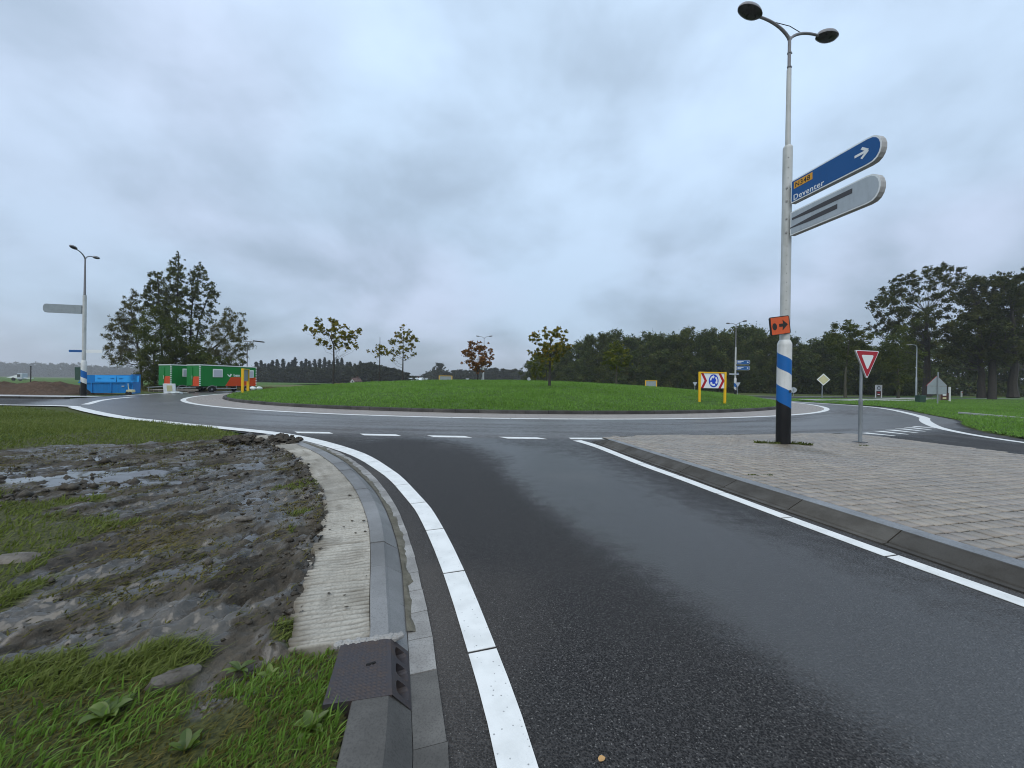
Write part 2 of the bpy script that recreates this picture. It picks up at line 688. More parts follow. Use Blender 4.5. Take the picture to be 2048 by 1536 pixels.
def paver_material():
    t = NT('paver_concrete')
    p = t.pos()
    rnd = t.n('ShaderNodeObjectInfo').outputs['Random']
    pr = t.attr('tint')
    a = t.noise(3.0, 5, p)
    big = t.noise(0.55, 4, p)
    f = t.noise(120, 3, p)
    r = t.math('FRACT', t.math('ADD', rnd, pr))
    c = t.mix(r, (0.205, 0.178, 0.146), (0.278, 0.246, 0.203))
    c = t.mix(t.ramp(t.math('FRACT', t.math('MULTIPLY', r, 7.3)), .55, 1.0, 0.0, .40), c, (0.235, 0.20, 0.18))
    c = t.mix(t.ramp(a, .4, .75, 0.0, .3), c, (0.12, 0.108, 0.09))
    c = t.mix(t.ramp(f, .5, .72, 0.0, .45), c, (0.12, 0.11, 0.10))
    c = t.mix(t.ramp(big, .45, .70, 0.0, .3), c, (0.15, 0.142, 0.138))
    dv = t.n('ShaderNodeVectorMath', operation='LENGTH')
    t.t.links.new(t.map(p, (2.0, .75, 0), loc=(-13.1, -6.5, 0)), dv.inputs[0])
    st = t.math('MULTIPLY', t.ramp(t.math('ADD', dv.outputs['Value'], t.math('MULTIPLY', t.math('SUBTRACT', a, .5), .8)), .35, 1.0, 1.0, 0.0), .6)  # lamp post's reflection on wet pavers painted into the colour, along with damp algae
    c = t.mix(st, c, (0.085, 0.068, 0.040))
    t.col(c)
    t.rough(t.ramp(big, .35, .65, .58, .36))
    t.bump(t.math('ADD', f, a), 0.4, 0.004)
    return t.m


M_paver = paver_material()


def apron_material():
    t = NT('apron_pavers')
    # small bricks seen from twenty metres: the material carries them
    p = t.map(t.pos(), loc=(0.459, -45.43, 0))
    s = t.n('ShaderNodeSeparateXYZ')
    t.t.links.new(p, s.inputs[0])
    ang = t.math('MULTIPLY', t.math('ARCTAN2', s.outputs[1], s.outputs[0]), 27.0)
    ln = t.n('ShaderNodeVectorMath', operation='LENGTH')
    t.t.links.new(p, ln.inputs[0])
    cm = t.n('ShaderNodeCombineXYZ')
    t.t.links.new(ang, cm.inputs[0])
    t.t.links.new(ln.outputs['Value'], cm.inputs[1])
    b = t.n('ShaderNodeTexBrick')
    t.t.links.new(cm.outputs[0], b.inputs[0])
    b.inputs['Color1'].default_value = (0.215, 0.188, 0.162, 1)
    b.inputs['Color2'].default_value = (0.265, 0.235, 0.205, 1)
    b.inputs['Mortar'].default_value = (0.11, 0.10, 0.095, 1)
    b.inputs['Scale'].default_value = 1.0
    b.inputs['Mortar Size'].default_value = 0.012
    b.inputs['Brick Width'].default_value = 0.42
    b.inputs['Row Height'].default_value = 0.21
    big = t.noise(0.35, 4)
    t.col(t.mix(t.ramp(big, .4, .7, 0, .4), b.outputs[0], (0.20, 0.185, 0.18)))
    t.rough(0.6)
    return t.m


M_apron = apron_material()


def soil_material():
    """Wet churned soil; attr 'wet' = thin film of water, attr 'green' = turf roots and trodden grass."""
    t = NT('wet_mud')
    p = t.pos()
    wet = t.attr('wet')
    gr = t.attr('green')
    d = t.map(p, (1.0, 0.33, 1), (0, 0, R(-42)))
    a = t.noise(5.0, 6, d, 0.62)
    b = t.noise(42, 4, p, 0.6)
    e = t.noise(1.2, 4, p)
    c = t.mix(t.ramp(a, .3, .7), (0.022, 0.019, 0.014), (0.082, 0.072, 0.056))
    c = t.mix(t.ramp(b, .52, .72, 0, .5), c, (0.10, 0.082, 0.060))
    c = t.mix(t.ramp(e, .45, .7, 0, .5), c, (0.050, 0.046, 0.042))
    hay = t.mix(t.ramp(b, .35, .65), (0.020, 0.026, 0.007), (0.075, 0.080, 0.022))
    gf = t.math('MULTIPLY', t.ramp(t.math('ADD', gr, t.math('MULTIPLY', t.math('SUBTRACT', a, .5), 1.3)), .35, .75), .9)
    c = t.mix(gf, c, hay)
    t.col(c)
    rr = t.ramp(t.math('ADD', wet, t.math('MULTIPLY', t.math('SUBTRACT', b, .5), .35)), 0.10, 0.85, 0.75, 0.13)
    t.rough(rr)
    t.spec(t.ramp(wet, .1, .8, .18, .6))
    n = t.bump(t.math('ADD', t.math('MULTIPLY', b, .6), a), 0.8, 0.03)
    t.set(n.inputs['Strength'], t.ramp(wet, 0.3, 1.0, 0.85, 0.12))
    return t.m


M_mud = soil_material()


def puddle_material():
    t = NT('puddle_water')
    t.col((0.040, 0.037, 0.034))
    t.rough(0.06)
    t.spec(0.5)
    t.bump(t.noise(9, 2), 0.05, 0.01)
    return t.m


M_water = puddle_material()


def turf_material(name, c0, c1, c2, s=1.0):
    t = NT(name)
    p = t.pos()
    a = t.noise(0.35 * s, 5, p, 0.6)
    b = t.noise(5 * s, 5, p, 0.65)
    f = t.noise(34, 4, p, 0.7)
    c = t.mix(t.ramp(b, .3, .7), c0, c1)
    c = t.mix(t.ramp(a, .38, .66, 0, .7), c, c2)
    c = t.mix(t.ramp(f, .42, .7, 0, .6), c, tuple(x * .35 for x in c0))
    t.col(c)
    t.rough(0.85)
    t.spec(0.10)
    t.bump(t.math('ADD', f, t.math('MULTIPLY', b, .5)), 0.9, 0.05)
    return t.m


M_turf = turf_material('turf_base', (0.030, 0.062, 0.010), (0.060, 0.110, 0.018), (0.075, 0.090, 0.022))
M_isl = turf_material('island_turf', (0.040, 0.085, 0.012), (0.075, 0.145, 0.022), (0.060, 0.120, 0.020))
M_fieldg = turf_material('field_green', (0.055, 0.115, 0.022), (0.085, 0.150, 0.034), (0.075, 0.12, 0.03), .1)
M_fieldb = turf_material('field_stubble', (0.150, 0.145, 0.070), (0.185, 0.175, 0.085), (0.12, 0.13, 0.055), .1)
M_ground = turf_material('rough_ground', (0.050, 0.075, 0.020), (0.085, 0.105, 0.032), (0.080, 0.088, 0.032), .3)
M_pile = turf_material('heap_soil', (0.065, 0.043, 0.030), (0.125, 0.086, 0.062), (0.080, 0.056, 0.04))


def leaf_material(name, cols, trans=0.3, rough=0.6, spec=0.10, jit=True):
    """Leaf blades; attr 'tint' picks among natural leaf colours."""
    t = NT(name)
    ti = t.attr('tint')
    cr = t.n('ShaderNodeValToRGB')
    t.t.links.new(ti, cr.inputs[0])
    e = cr.color_ramp.elements
    e[0].position = 0.0
    e[0].color = (*cols[0], 1)
    e[1].position = 1.0
    e[1].color = (*cols[-1], 1)
    for i, c in enumerate(cols[1:-1]):
        x = e.new((i + 1) / (len(cols) - 1))
        x.color = (*c, 1)
    t.col(cr.outputs[0])
    t.rough(rough)
    t.spec(spec)
    tr = t.n('ShaderNodeBsdfTranslucent')
    t.t.links.new(cr.outputs[0], tr.inputs[0])
    mx = t.n('ShaderNodeMixShader')
    mx.inputs[0].default_value = trans
    t.t.links.new(t.b.outputs[0], mx.inputs[1])
    t.t.links.new(tr.outputs[0], mx.inputs[2])
    o = [n for n in t.t.nodes if n.type == 'OUTPUT_MATERIAL'][0]
    t.t.links.new(mx.outputs[0], o.inputs[0])
    return t.m


L_lawn = leaf_material('lawn_blades', [(0.059, 0.116, 0.020), (0.124, 0.238, 0.036), (0.166, 0.315, 0.056), (0.246, 0.334, 0.116)], 0.4, 0.5, 0.16)
L_verge = leaf_material('verge_blades', [(0.055, 0.068, 0.017), (0.105, 0.134, 0.026), (0.149, 0.185, 0.044), (0.229, 0.220, 0.091)], 0.4, 0.5, 0.16)
L_near = leaf_material('foreground_blades', [(0.042, 0.076, 0.012), (0.087, 0.157, 0.021), (0.121, 0.223, 0.031), (0.167, 0.257, 0.052), (0.250, 0.247, 0.115)], 0.4, 0.42, 0.22)
L_weed = leaf_material('weed_leaves', [(0.055, 0.092, 0.014), (0.094, 0.143, 0.020), (0.132, 0.184, 0.030)], 0.35, 0.35, 0.5)
L_dry = leaf_material('dry_grass', [(0.10, 0.085, 0.03), (0.16, 0.14, 0.05), (0.08, 0.10, 0.02)], 0.3, 0.6)
L_torn = leaf_material('torn_grass_blades', [(0.039, 0.042, 0.010), (0.078, 0.081, 0.017), (0.123, 0.106, 0.031), (0.168, 0.131, 0.052)], 0.3, 0.5)
L_oak = leaf_material('oak_leaves', [(0.065, 0.078, 0.012), (0.131, 0.137, 0.017), (0.203, 0.175, 0.022), (0.246, 0.140, 0.022)], 0.3)
L_red = leaf_material('red_oak_leaves', [(0.084, 0.055, 0.016), (0.152, 0.077, 0.019), (0.228, 0.091, 0.025), (0.122, 0.091, 0.022)], 0.3)
L_oakg = leaf_material('green_oak_leaves', [(0.048, 0.068, 0.013), (0.108, 0.132, 0.018), (0.180, 0.173, 0.025)], 0.3)
L_row = leaf_material('dark_wood_leaves', [(0.015, 0.028, 0.008), (0.040, 0.062, 0.013), (0.076, 0.103, 0.021), (0.103, 0.092, 0.024)], 0.2)
L_big = leaf_material('beech_leaves', [(0.018, 0.027, 0.010), (0.047, 0.059, 0.015), (0.090, 0.091, 0.022)], 0.2)
L_olive = leaf_material('olive_leaves', [(0.026, 0.041, 0.008), (0.061, 0.081, 0.013), (0.108, 0.116, 0.018)], 0.25)
L_poplar = leaf_material('poplar_leaves', [(0.032, 0.041, 0.014), (0.077, 0.091, 0.029), (0.146, 0.161, 0.052)], 0.25)
L_willow = leaf_material('willow_leaves', [(0.038, 0.041, 0.014), (0.087, 0.087, 0.029), (0.148, 0.140, 0.050)], 0.25)
L_conif = leaf_material('conifer_needles', [(0.010, 0.016, 0.011), (0.022, 0.031, 0.019), (0.034, 0.043, 0.026)], 0.1)
L_far = leaf_material('far_wood_leaves', [(0.017, 0.024, 0.012), (0.034, 0.043, 0.018), (0.055, 0.055, 0.022)], 0.1)


def bark_material(name, c0, c1):
    t = NT(name)
    o = t.obj()
    a = t.noise(6, 5, t.map(o, (4, 4, .6)), .65)
    t.col(t.mix(t.ramp(a, .3, .7), c0, c1))
    t.rough(.85)
    t.bump(a, .6, .02)
    return t.m


M_bark = bark_material('bark_dark', (0.014, 0.012, 0.010), (0.040, 0.035, 0.028))
M_barkg = bark_material('bark_green', (0.030, 0.030, 0.018), (0.065, 0.062, 0.036))
M_birch = bark_material('bark_white', (0.30, 0.32, 0.33), (0.60, 0.63, 0.64))

# ------------------------------------------------------------------ layout
C0 = np.array((-0.459, 45.431))
R_LINE, R_OUT, R_KERB = 29.09, 34.9, 26.9

left_line = smooth([(-21.6, 19.0), (-17.61, 16.3), (-14.3, 14.26), (-12.71, 13.55), (-11.14, 12.76), (-9.53, 12.09), (-7.66, 11.29), (-6.5, 10.72), (-5.5, 10.05), (-4.3, 9.05),
                    (-3.24, 8.0), (-2.70, 7.33), (-2.25, 6.68), (-1.78, 5.98), (-1.20, 4.88), (-0.99, 4.47), (-0.67, 3.68), (-0.375, 2.87), (-0.105, 2.03), (-0.025, 1.77), (0.045, 1.5),
                    (0.22, 0.75), (0.40, 0.0), (0.7, -1.5), (1.2, -4.5)], 0.05, 1)
kerb_bot = smooth([(-6.2, 10.1), (-4.9, 9.1), (-3.85, 8.05), (-3.2, 7.30), (-2.62, 6.46), (-1.96, 5.45), (-1.53, 4.67), (-1.11, 3.75), (-0.86, 3.10), (-0.725, 2.68), (-0.635, 2.40), (-0.545, 2.12), (-0.49, 1.93), (-0.43, 1.74),
                   (-0.395, 1.62), (-0.35, 1.46), (-0.20, 0.75), (-0.05, 0.0), (0.2, -1.5), (0.8, -4.5)], 0.05, 1)
gut_edge = smooth([(-6.1, 10.15), (-4.75, 9.2), (-3.62, 8.10), (-2.90, 7.15), (-2.42, 6.49), (-1.90, 5.62), (-1.49, 4.87), (-1.06, 3.92), (-0.79, 3.24), (-0.635, 2.80), (-0.495, 2.41), (-0.41, 2.14), (-0.325, 1.86),
                   (-0.26, 1.65), (-0.215, 1.48), (-0.07, 0.75), (0.08, 0.0), (0.33, -1.5), (0.93, -4.5)], 0.05, 1)
arris = smooth([(-6.3, 10.02), (-5.0, 9.0), (-3.95, 7.95), (-3.2, 7.08), (-2.50, 6.08), (-1.95, 5.20), (-1.60, 4.56), (-1.25, 3.80), (-0.99, 3.08), (-0.83, 2.62), (-0.70, 2.26), (-0.64, 2.08), (-0.515, 1.71),
                (-0.45, 1.46), (-0.30, 0.75), (-0.15, 0.0), (0.1, -1.5), (0.7, -4.5)], 0.05, 1)
kerb_back = smooth([(-6.4, 9.95), (-5.12, 8.9), (-4.1, 7.85), (-3.36, 6.98), (-2.65, 6.0), (-2.10, 5.15), (-1.75, 4.52), (-1.38, 3.78), (-1.10, 3.06), (-0.94, 2.60), (-0.81, 2.25), (-0.745, 2.09), (-0.69, 1.71),
                    (-0.63, 1.46), (-0.48, 0.75), (-0.33, 0.0), (-0.08, -1.5), (0.52, -4.5)], 0.05, 1)
slab_left = smooth([(-8.2, 11.15), (-6.9, 10.2), (-5.8, 8.95), (-5.06, 8.26), (-4.21, 7.43), (-3.38, 6.36), (-2.75, 5.41), (-2.36, 4.81), (-2.12, 4.40), (-1.86, 3.87), (-1.58, 3.08), (-1.42, 2.65), (-1.27, 2.30), (-1.13, 2.0), (-1.09, 1.9)], 0.05, 1)
KZ = 0.10   # kerb and slab height

sp_line = smooth([(1.71, 10.34), (2.05, 9.45), (2.30, 8.2), (2.50, 7.18), (2.76, 6.22), (2.97, 5.29), (3.20, 4.31), (3.43, 3.39), (3.63, 2.71), (3.85, 1.9), (4.1, 1.0), (4.9, -2.0), (5.6, -4.5)], 0.05, 1)
sp_kb = smooth([(2.16, 10.05), (2.36, 9.1), (2.60, 7.95), (2.90, 6.68), (3.12, 5.60), (3.37, 4.72), (3.60, 3.86), (3.80, 3.05), (3.93, 2.55), (4.15, 1.7), (4.45, .6), (5.1, -2.0), (5.8, -4.5)], 0.05, 1)
sp_kt = smooth([(2.34, 10.02), (2.56, 9.1), (2.82, 7.95), (3.10, 6.72), (3.34, 5.66), (3.58, 4.76), (3.77, 3.92), (3.95, 3.12), (4.07, 2.62), (4.29, 1.77), (4.59, .67), (5.24, -1.93), (5.94, -4.4)], 0.05, 1)
sp_right = [(5.94, -4.4), (11.6, -4.4), (11.3, 4.0), (11.2, 8.4), (11.15, 9.3), (10.9, 10.2), (10.66, 11.45), (10.44, 11.95), (8.2, 11.62), (5.8, 11.08), (4.4, 10.85), (2.9, 10.45)]
SZ = 0.12
sp_poly = [tuple(p) for p in sp_kt] + sp_right[1:]

out_right = smooth([(16.6, 7.0), (14.75, 10.2), (14.72, 10.95), (15.27, 12.7), (16.46, 14.8), (18.04, 16.65), (19.9, 18.6), (21.8, 20.3), (24.7, 24.1), (27.2, 27.6), (28.75, 30.42), (29.6, 33.3), (29.4, 38.0), (28.6, 43.5), (26.6, 49.8), (23.5, 55.0)], 0.1, 1)
verge_r = smooth([(19.5, 5.0), (15.75, 11.6), (16.4, 12.9), (17.16, 14.11), (19.2, 16.5), (21.6, 18.4), (23.4, 20.9), (26.0, 24.6), (28.3, 27.6), (29.9, 30.4), (30.7, 33.5), (30.6, 38.0), (30.6, 43.0), (33.0, 48.0), (40, 52.0), (70, 57.0)], 0.2, 1)


def mound(x, y):
    r = np.hypot(np.asarray(x) - C0[0], np.asarray(y) - C0[1])
    return 0.15 + 1.62 * np.clip(1 - (r / 26.7) ** 2, 0, 1) ** 0.80 + 0.05 * (fbm(np.asarray(x) * .6, np.asarray(y) * .6, 5) - .5)


# ------------------------------------------------------------------ ground and fields
def sheet(name, pts, z, mat, k='structure', parent=None):
    me = bpy.data.meshes.new(name)
    me.from_pydata([(p[0], p[1], z) for p in pts], [], [tuple(range(len(pts)))])
    me.update()
    if me.polygons[0].normal.z < 0:
        me.flip_normals()
    o = link(name, me, mat, parent)
    if k:
        o['kind'] = k
    return o


S = 1600
sheet('ground', [(-S, -60), (S, -60), (S, S), (-S, S)], -0.05, M_ground)
sheet('field', [(-420, 62), (-62, 52), (-70, 330), (-600, 640)], -0.03, M_fieldg)
sheet('field', [(-60, 88), (12, 92), (10, 320), (-110, 260)], -0.03, M_fieldb)
sheet('field', [(-60, 74), (-8, 84), (-8, 91), (-61, 87.5)], -0.03, M_fieldg)
sheet('lawn', [(64, 57.5), (70, 57.2), (140, 66), (140, 92), (74, 82)], -0.02, M_fieldg)

# ------------------------------------------------------------------ road
road_poly = [(-75, 19.6), (-22.6, 19.5), (-21.0, 18.4), (-17.2, 15.9), (-14.0, 13.9), (-9.3, 11.75), (-6.35, 10.2)] + [tuple(p) for p in kerb_bot[2:]] + [(17.5, -4.5)] + \
            [(19.5, 5.0)] + [tuple(p) for p in verge_r] + [(70, 64.5), (33, 59.5), (27.0, 67.0), (15, 77), (5.5, 80.5), (4.5, 160), (-5.0, 160), (-5.0, 80.6), (-16, 77.5), (-25, 70.5), (-33, 58), (-35.6, 48), (-35.2, 38), (-32.3, 31.0), (-30.0, 26.0), (-75, 26.2)]
gx = np.arange(-40, 36, 0.20)
gy = np.arange(-4.5, 60, 0.20)


def grid_mesh(name, x, y, zf, maskf, attrs_f, smooth_=True):
    X, Y = np.meshgrid(x, y, indexing='ij')
    ok = maskf(X, Y)
    idx = -np.ones(X.shape, int)
    q = ok[:-1, :-1] & ok[1:, :-1] & ok[1:, 1:] & ok[:-1, 1:]
    use = np.zeros(X.shape, bool)
    for a in (slice(None, -1), slice(1, None)):
        for b in (slice(None, -1), slice(1, None)):
            use[a, b] |= q
    idx[use] = np.arange(use.sum())
    V = np.stack([X[use], Y[use], zf(X[use], Y[use])], 1)
    i, j = np.nonzero(q)
    Fq = np.stack([idx[i, j], idx[i + 1, j], idx[i + 1, j + 1], idx[i, j + 1]], 1)
    return fast_mesh(name, V, Fq, {k: f(V[:, 0], V[:, 1]) for k, f in attrs_f.items()}, smooth_)


lane = smooth([(-6.0, 13.5), (-1.5, 11.0), (0.3, 8.5), (0.7, 6.3), (1.15, 4.3), (1.9, 2.6), (2.7, 1.2), (3.4, -1.0)], 0.2)
lane2 = smooth([(1.2, 10.0), (1.1, 7.5), (1.5, 5.5), (2.2, 3.6), (3.0, 2.0), (3.6, 0.4)], 0.2)


def wetness(x, y):
    r = np.hypot(x - C0[0], y - C0[1])
    th = np.arctan2(x - C0[0], C0[1] - y) * 31.0
    ring = fbm(th * 0.22, r * 1.5, 31, 5, .6)
    ring2 = fbm(th * 0.06 + 3, r * .5, 37, 3)
    w_ring = 0.80 + .6 * sst(-20, -24, x) + 1.5 * (ring - .5) + 1.1 * (ring2 - .5)
    d = pdist(x, y, lane)
    d2 = pdist(x, y, lane2)
    mot = .45 + 1.1 * fbm(x * 1.1 + 9, y * .42, 43, 5, .62)
    nz = fbm(x * 1.3, y * .5, 41, 4, .6)
    w_ap = 0.16 - .5 * np.exp(-((x - .75) / .55) ** 2 - ((y - 8.1) / .7) ** 2) * sst(.4, .6, fbm(x * 4, y * 4, 47, 3)) + 0.85 * np.exp(-((d - .1 + (nz - .5) * .9) / .55) ** 2) + .55 * np.exp(-((d2 + (nz - .5) * .8) / .8) ** 2) + .6 * (nz - .5)
    w_ap = w_ap * mot
    k = sst(34.3, 36.2, r)
    near = sst(2.0, 0.8, pdist(x, y, left_line)) * sst(9.8, 7.5, y) * (x > -6)
    w = w_ring * (1 - k) + w_ap * k
    return np.clip(w - .25 * near, 0, 1)


def dirtf(x, y):
    n = fbm(x * .8, y * .8, 51, 4)
    e = sst(.55, .05, pdist(x, y, kerb_bot)) * (y < 10)
    e2 = sst(.5, .0, pdist(x, y, sp_kb))
    return np.clip(.8 * e * n * 1.6 + .8 * e2 * n * 1.6 + .35 * sst(.62, .75, n), 0, 1)


def oldf(x, y):
    r = np.hypot(x - C0[0], y - C0[1])
    th = np.arctan2(x - C0[0], C0[1] - y) * 31.0
    n = fbm(th * .35, r * 1.8, 55, 4, .6)
    return np.clip((1 - sst(34.6, 35.4, r)) * (.35 + 1.1 * n), 0, 1)


road = link('road', grid_mesh('road', gx, gy, lambda x, y: 0 * x, lambda x, y: (inpoly(x, y, road_poly) | (pdist(x, y, kerb_bot) < .55)) & (np.hypot(x - C0[0], y - C0[1]) > 28.6), {'wet': wetness, 'dirt': dirtf, 'old': oldf}), M_road)
road['kind'] = 'structure'
# the road bed below that surface carries the far arms and the ragged rim
bed = sheet('road_bed', road_poly, -0.014, M_road)


# --- painted markings: every block a piece of its own
def strip_piece(c, w0, w1, z, th, name, mat, parent, slant=0.0):
    """A block along centre points c (n,2), widths w0..w1, with thickness."""
    c = np.asarray(c)
    n = len(c)
    t = np.gradient(c, axis=0)
    t /= np.hypot(*t.T)[:, None]
    nn = np.stack([-t[:, 1], t[:, 0]], 1)
    w = np.linspace(w0, w1, n)[:, None] / 2
    A = c + nn * w + t * slant / 2
    B = c - nn * w - t * slant / 2
    v = [(p[0], p[1], z + th) for p in A] + [(p[0], p[1], z + th) for p in B] + [(p[0], p[1], z) for p in A] + [(p[0], p[1], z) for p in B]
    f = []
    for i in range(n - 1):
        f += [(i, n + i, n + i + 1, i + 1), (i, i + 1, 2 * n + i + 1, 2 * n + i), (n + i, 3 * n + i, 3 * n + i + 1, n + i + 1)]
    f += [(0, 2 * n, 3 * n, n), (n - 1, 2 * n - 1, 4 * n - 1, 3 * n - 1)]
    me = bpy.data.meshes.new(name)
    me.from_pydata(v, [], f)
    me.update()
    return link(name, me, mat, parent)


def blocks(pl, L, gap, wf, name, z=0.003, th=0.004, s0=0.0, s1=None, mat=None, parent=None, npts=5, slant=0.0):
    pl = np.asarray(pl)
    s = np.r_[0, np.cumsum(np.hypot(*np.diff(pl, axis=0).T))]
    s1 = s[-1] if s1 is None else s1
    a = s0
    res = []
    while a < s1 - .05:
        b = min(a + L - gap, s1)
        t = np.linspace(a, b, npts)
        c = np.stack([np.interp(t, s, pl[:, 0]), np.interp(t, s, pl[:, 1])], 1)
        res.append(strip_piece(c, wf(c[0]), wf(c[-1]), z, th, name, mat or M_mark, parent or road, slant))
        a += L
    return res


def arc(r, a0, a1, n=200):
    t = np.linspace(a0, a1, n)
    return np.stack([C0[0] + r * np.sin(t), C0[1] - r * np.cos(t)], 1)


wl = lambda p: float(np.interp(math.hypot(*p), (1.5, 3, 6, 9, 14, 30), (0.155, 0.165, 0.20, 0.30, 0.36, 0.42)))
blocks(left_line, 0.93, 0.018, wl, 'edge_line', s0=0.3)
blocks(sp_line, 1.0, 0.02, lambda p: float(np.interp(math.hypot(*p), (2, 5, 9, 11), (.135, .15, .20, .26))), 'edge_line', s0=0.12)
blocks(arc(R_LINE, R(-105), R(105), 400), 1.25, 0.03, lambda p: 0.35, 'apron_line', npts=4)
# ring edge: broken line at the exit lane, closed line along the splitter, then give-way bars
for a, b in (((592, 865), (662, 866)), ((724, 869.3), (797, 870.7)), ((861, 872.8), (936, 874)), ((1006, 875.6), (1084, 876.8))):
    p0, p1 = np.array(G(*a)), np.array(G(*b))
    strip_piece(np.linspace(p0, p1, 3), .30, .30, .003, .004, 'exit_dash', M_mark, road, slant=-.25)
blocks(arc(R_OUT, R(3.4), R(11.2), 40), 1.2, .03, lambda p: .27, 'give_way_line', npts=4)
blocks(arc(R_OUT - .02, R(13.4), R(18.0), 30), 1.3, .05, lambda p: .16, 'give_way_line', npts=4)
for (a, b) in (((1690, 869.5), (1758, 874.5)), ((1728, 866), (1790, 872)), ((1757, 862.5), (1815, 869)), ((1780, 860), (1835, 866)), ((1800, 857.5), (1850, 863)), ((1818, 855.2), (1862, 860)), ((1828, 853), (1874, 856.5))):
    p0, p1 = np.array(G(*a)), np.array(G(*b))
    d = (p1 - p0)
    strip_piece(np.linspace(p0, p1, 3), .42, .10, .003, .004, 'give_way_bar', M_mark, road, slant=0)
wr = lambda p: float(np.interp(p[1], (10, 14, 17, 30, 50), (.22, .28, .38, .36, .45)))
blocks(out_right, 1.6, .02, wr, 'edge_line', s0=0.5, npts=5)
blocks(smooth([(-29.0, 19.75), (-23.6, 19.85), (-22.0, 19.45), (-21.4, 18.95)], .2), 1.6, .03, lambda p: .34, 'edge_line', npts=4)
blocks(smooth([(-23.1, 20.9), (-24.2, 22.2), (-26.4, 24.7), (-28.1, 27.3), (-29.3, 29.9)], .2), 1.3, .04, lambda p: .33, 'give_way_line', npts=4)
blocks(smooth([(23.5, 57.5), (27.0, 57.2), (32, 57.6)], .2), 1.5, .05, lambda p: .4, 'edge_line', npts=3)
blocks(smooth([(-31.8, 31.8), (-34.3, 38.5), (-34.9, 45.5)], .3), 1.6, .05, lambda p: .38, 'edge_line', npts=4)

# ------------------------------------------------------------------ central island: apron, kerb, mound
def ring_mesh(name, r0, r1, z0, z1, a0, a1, n, mat):
    A, B = arc(r0, a0, a1, n), arc(r1, a0, a1, n)
    V = np.r_[np.c_[A, np.full(n, z0)], np.c_[B, np.full(n, z1)]]
    i = np.arange(n - 1)
    Fq = np.stack([i, i + 1, n + i + 1, n + i], 1)
    o = link(name, fast_mesh(name, V, Fq), mat)
    if o.data.polygons[0].normal.z < 0:
        o.data.flip_normals()
    o['kind'] = 'structure'
    return o


ring_mesh('apron', R_KERB - .1, R_LINE - .12, .030, .008, -PI, PI, 361, M_apron)
kb = MB()
prof = [(R_KERB + .02, 0.02), (R_KERB - .03, .17), (R_KERB - .07, .20), (R_KERB - .22, .20), (R_KERB - .24, .02)]
nk = 150
for k in range(nk):
    a0, a1 = 2 * PI * k / nk, 2 * PI * (k + 1) / nk - .0006
    ts = [a0, (a0 + a1) / 2, a1]
    dz = random.uniform(-.008, .008)
    vs_ = [(C0[0] + r * math.sin(t), C0[1] - r * math.cos(t), z + (dz if z > .1 else 0)) for t in ts for r, z in prof]
    m = len(prof)
    fs = [(i * m + j, i * m + j + 1, (i + 1) * m + j + 1, (i + 1) * m + j) for i in range(2) for j in range(m - 1)]
    fs += [tuple(range(m)), tuple(2 * m + j for j in range(m))]
    kb.add(vs_, fs)
kind(kb.build('island_kerb', M_islkerb), 'structure')
# mound
rr = np.r_[np.linspace(0, 25.4, 60), np.linspace(25.6, R_KERB - .23, 8)]
tt = np.linspace(0, 2 * PI, 361)
RR, TT = np.meshgrid(rr, tt, indexing='ij')
MX, MY = C0[0] + RR * np.sin(TT), C0[1] - RR * np.cos(TT)
V = np.stack([MX, MY, mound(MX, MY)], -1).reshape(-1, 3)
n2_ = len(tt)
i, j = np.meshgrid(np.arange(len(rr) - 1), np.arange(n2_ - 1), indexing='ij')
Fq = np.stack([i * n2_ + j, i * n2_ + j + 1, (i + 1) * n2_ + j + 1, (i + 1) * n2_ + j], -1).reshape(-1, 4)
mnd = link('island_mound', fast_mesh('island_mound', V, Fq[:, ::-1], None, True), M_isl)
mnd['kind'] = 'structure'
if mnd.data.polygons[len(Fq) // 2].normal.z < 0:
    mnd.data.flip_normals()

# ------------------------------------------------------------------ near kerb, gutter, ribbed slab
def at_s(pl, s):
    q = np.r_[0, np.cumsum(np.hypot(*np.diff(pl, axis=0).T))]
    return np.array([np.interp(s, q, pl[:, 0]), np.interp(s, q, pl[:, 1])])


def nearest(pl, p):
    return pl[np.argmin(np.hypot(pl[:, 0] - p[0], pl[:, 1] - p[1]))]


def cross(p, t, pl):
    """Where the line through p square to direction t meets polyline pl."""
    d = (pl[:, 0] - p[0]) * t[0] + (pl[:, 1] - p[1]) * t[1]
    near = np.hypot(pl[:, 0] - p[0], pl[:, 1] - p[1]) < 1.6
    i = np.nonzero((d[:-1] * d[1:] <= 0) & near[:-1])[0]
    if len(i) == 0:
        return nearest(pl, p)
    i = i[0]
    f = d[i] / (d[i] - d[i + 1] + 1e-12)
    return pl[i] * (1 - f) + pl[i + 1] * f


kerb = bpy.data.objects.new('kerb', None)
COL.objects.link(kerb)
kerb['kind'] = 'structure'
gutter = bpy.data.objects.new('gutter', None)
COL.objects.link(gutter)
gutter['kind'] = 'structure'
KL = np.r_[0, np.cumsum(np.hypot(*np.diff(kerb_bot, axis=0).T))]
s_inlet0 = KL[np.argmin(np.hypot(kerb_bot[:, 0] + .545, kerb_bot[:, 1] - 2.10))]
s_inlet1 = KL[np.argmin(np.hypot(kerb_bot[:, 0] + .43, kerb_bot[:, 1] - 1.735))]


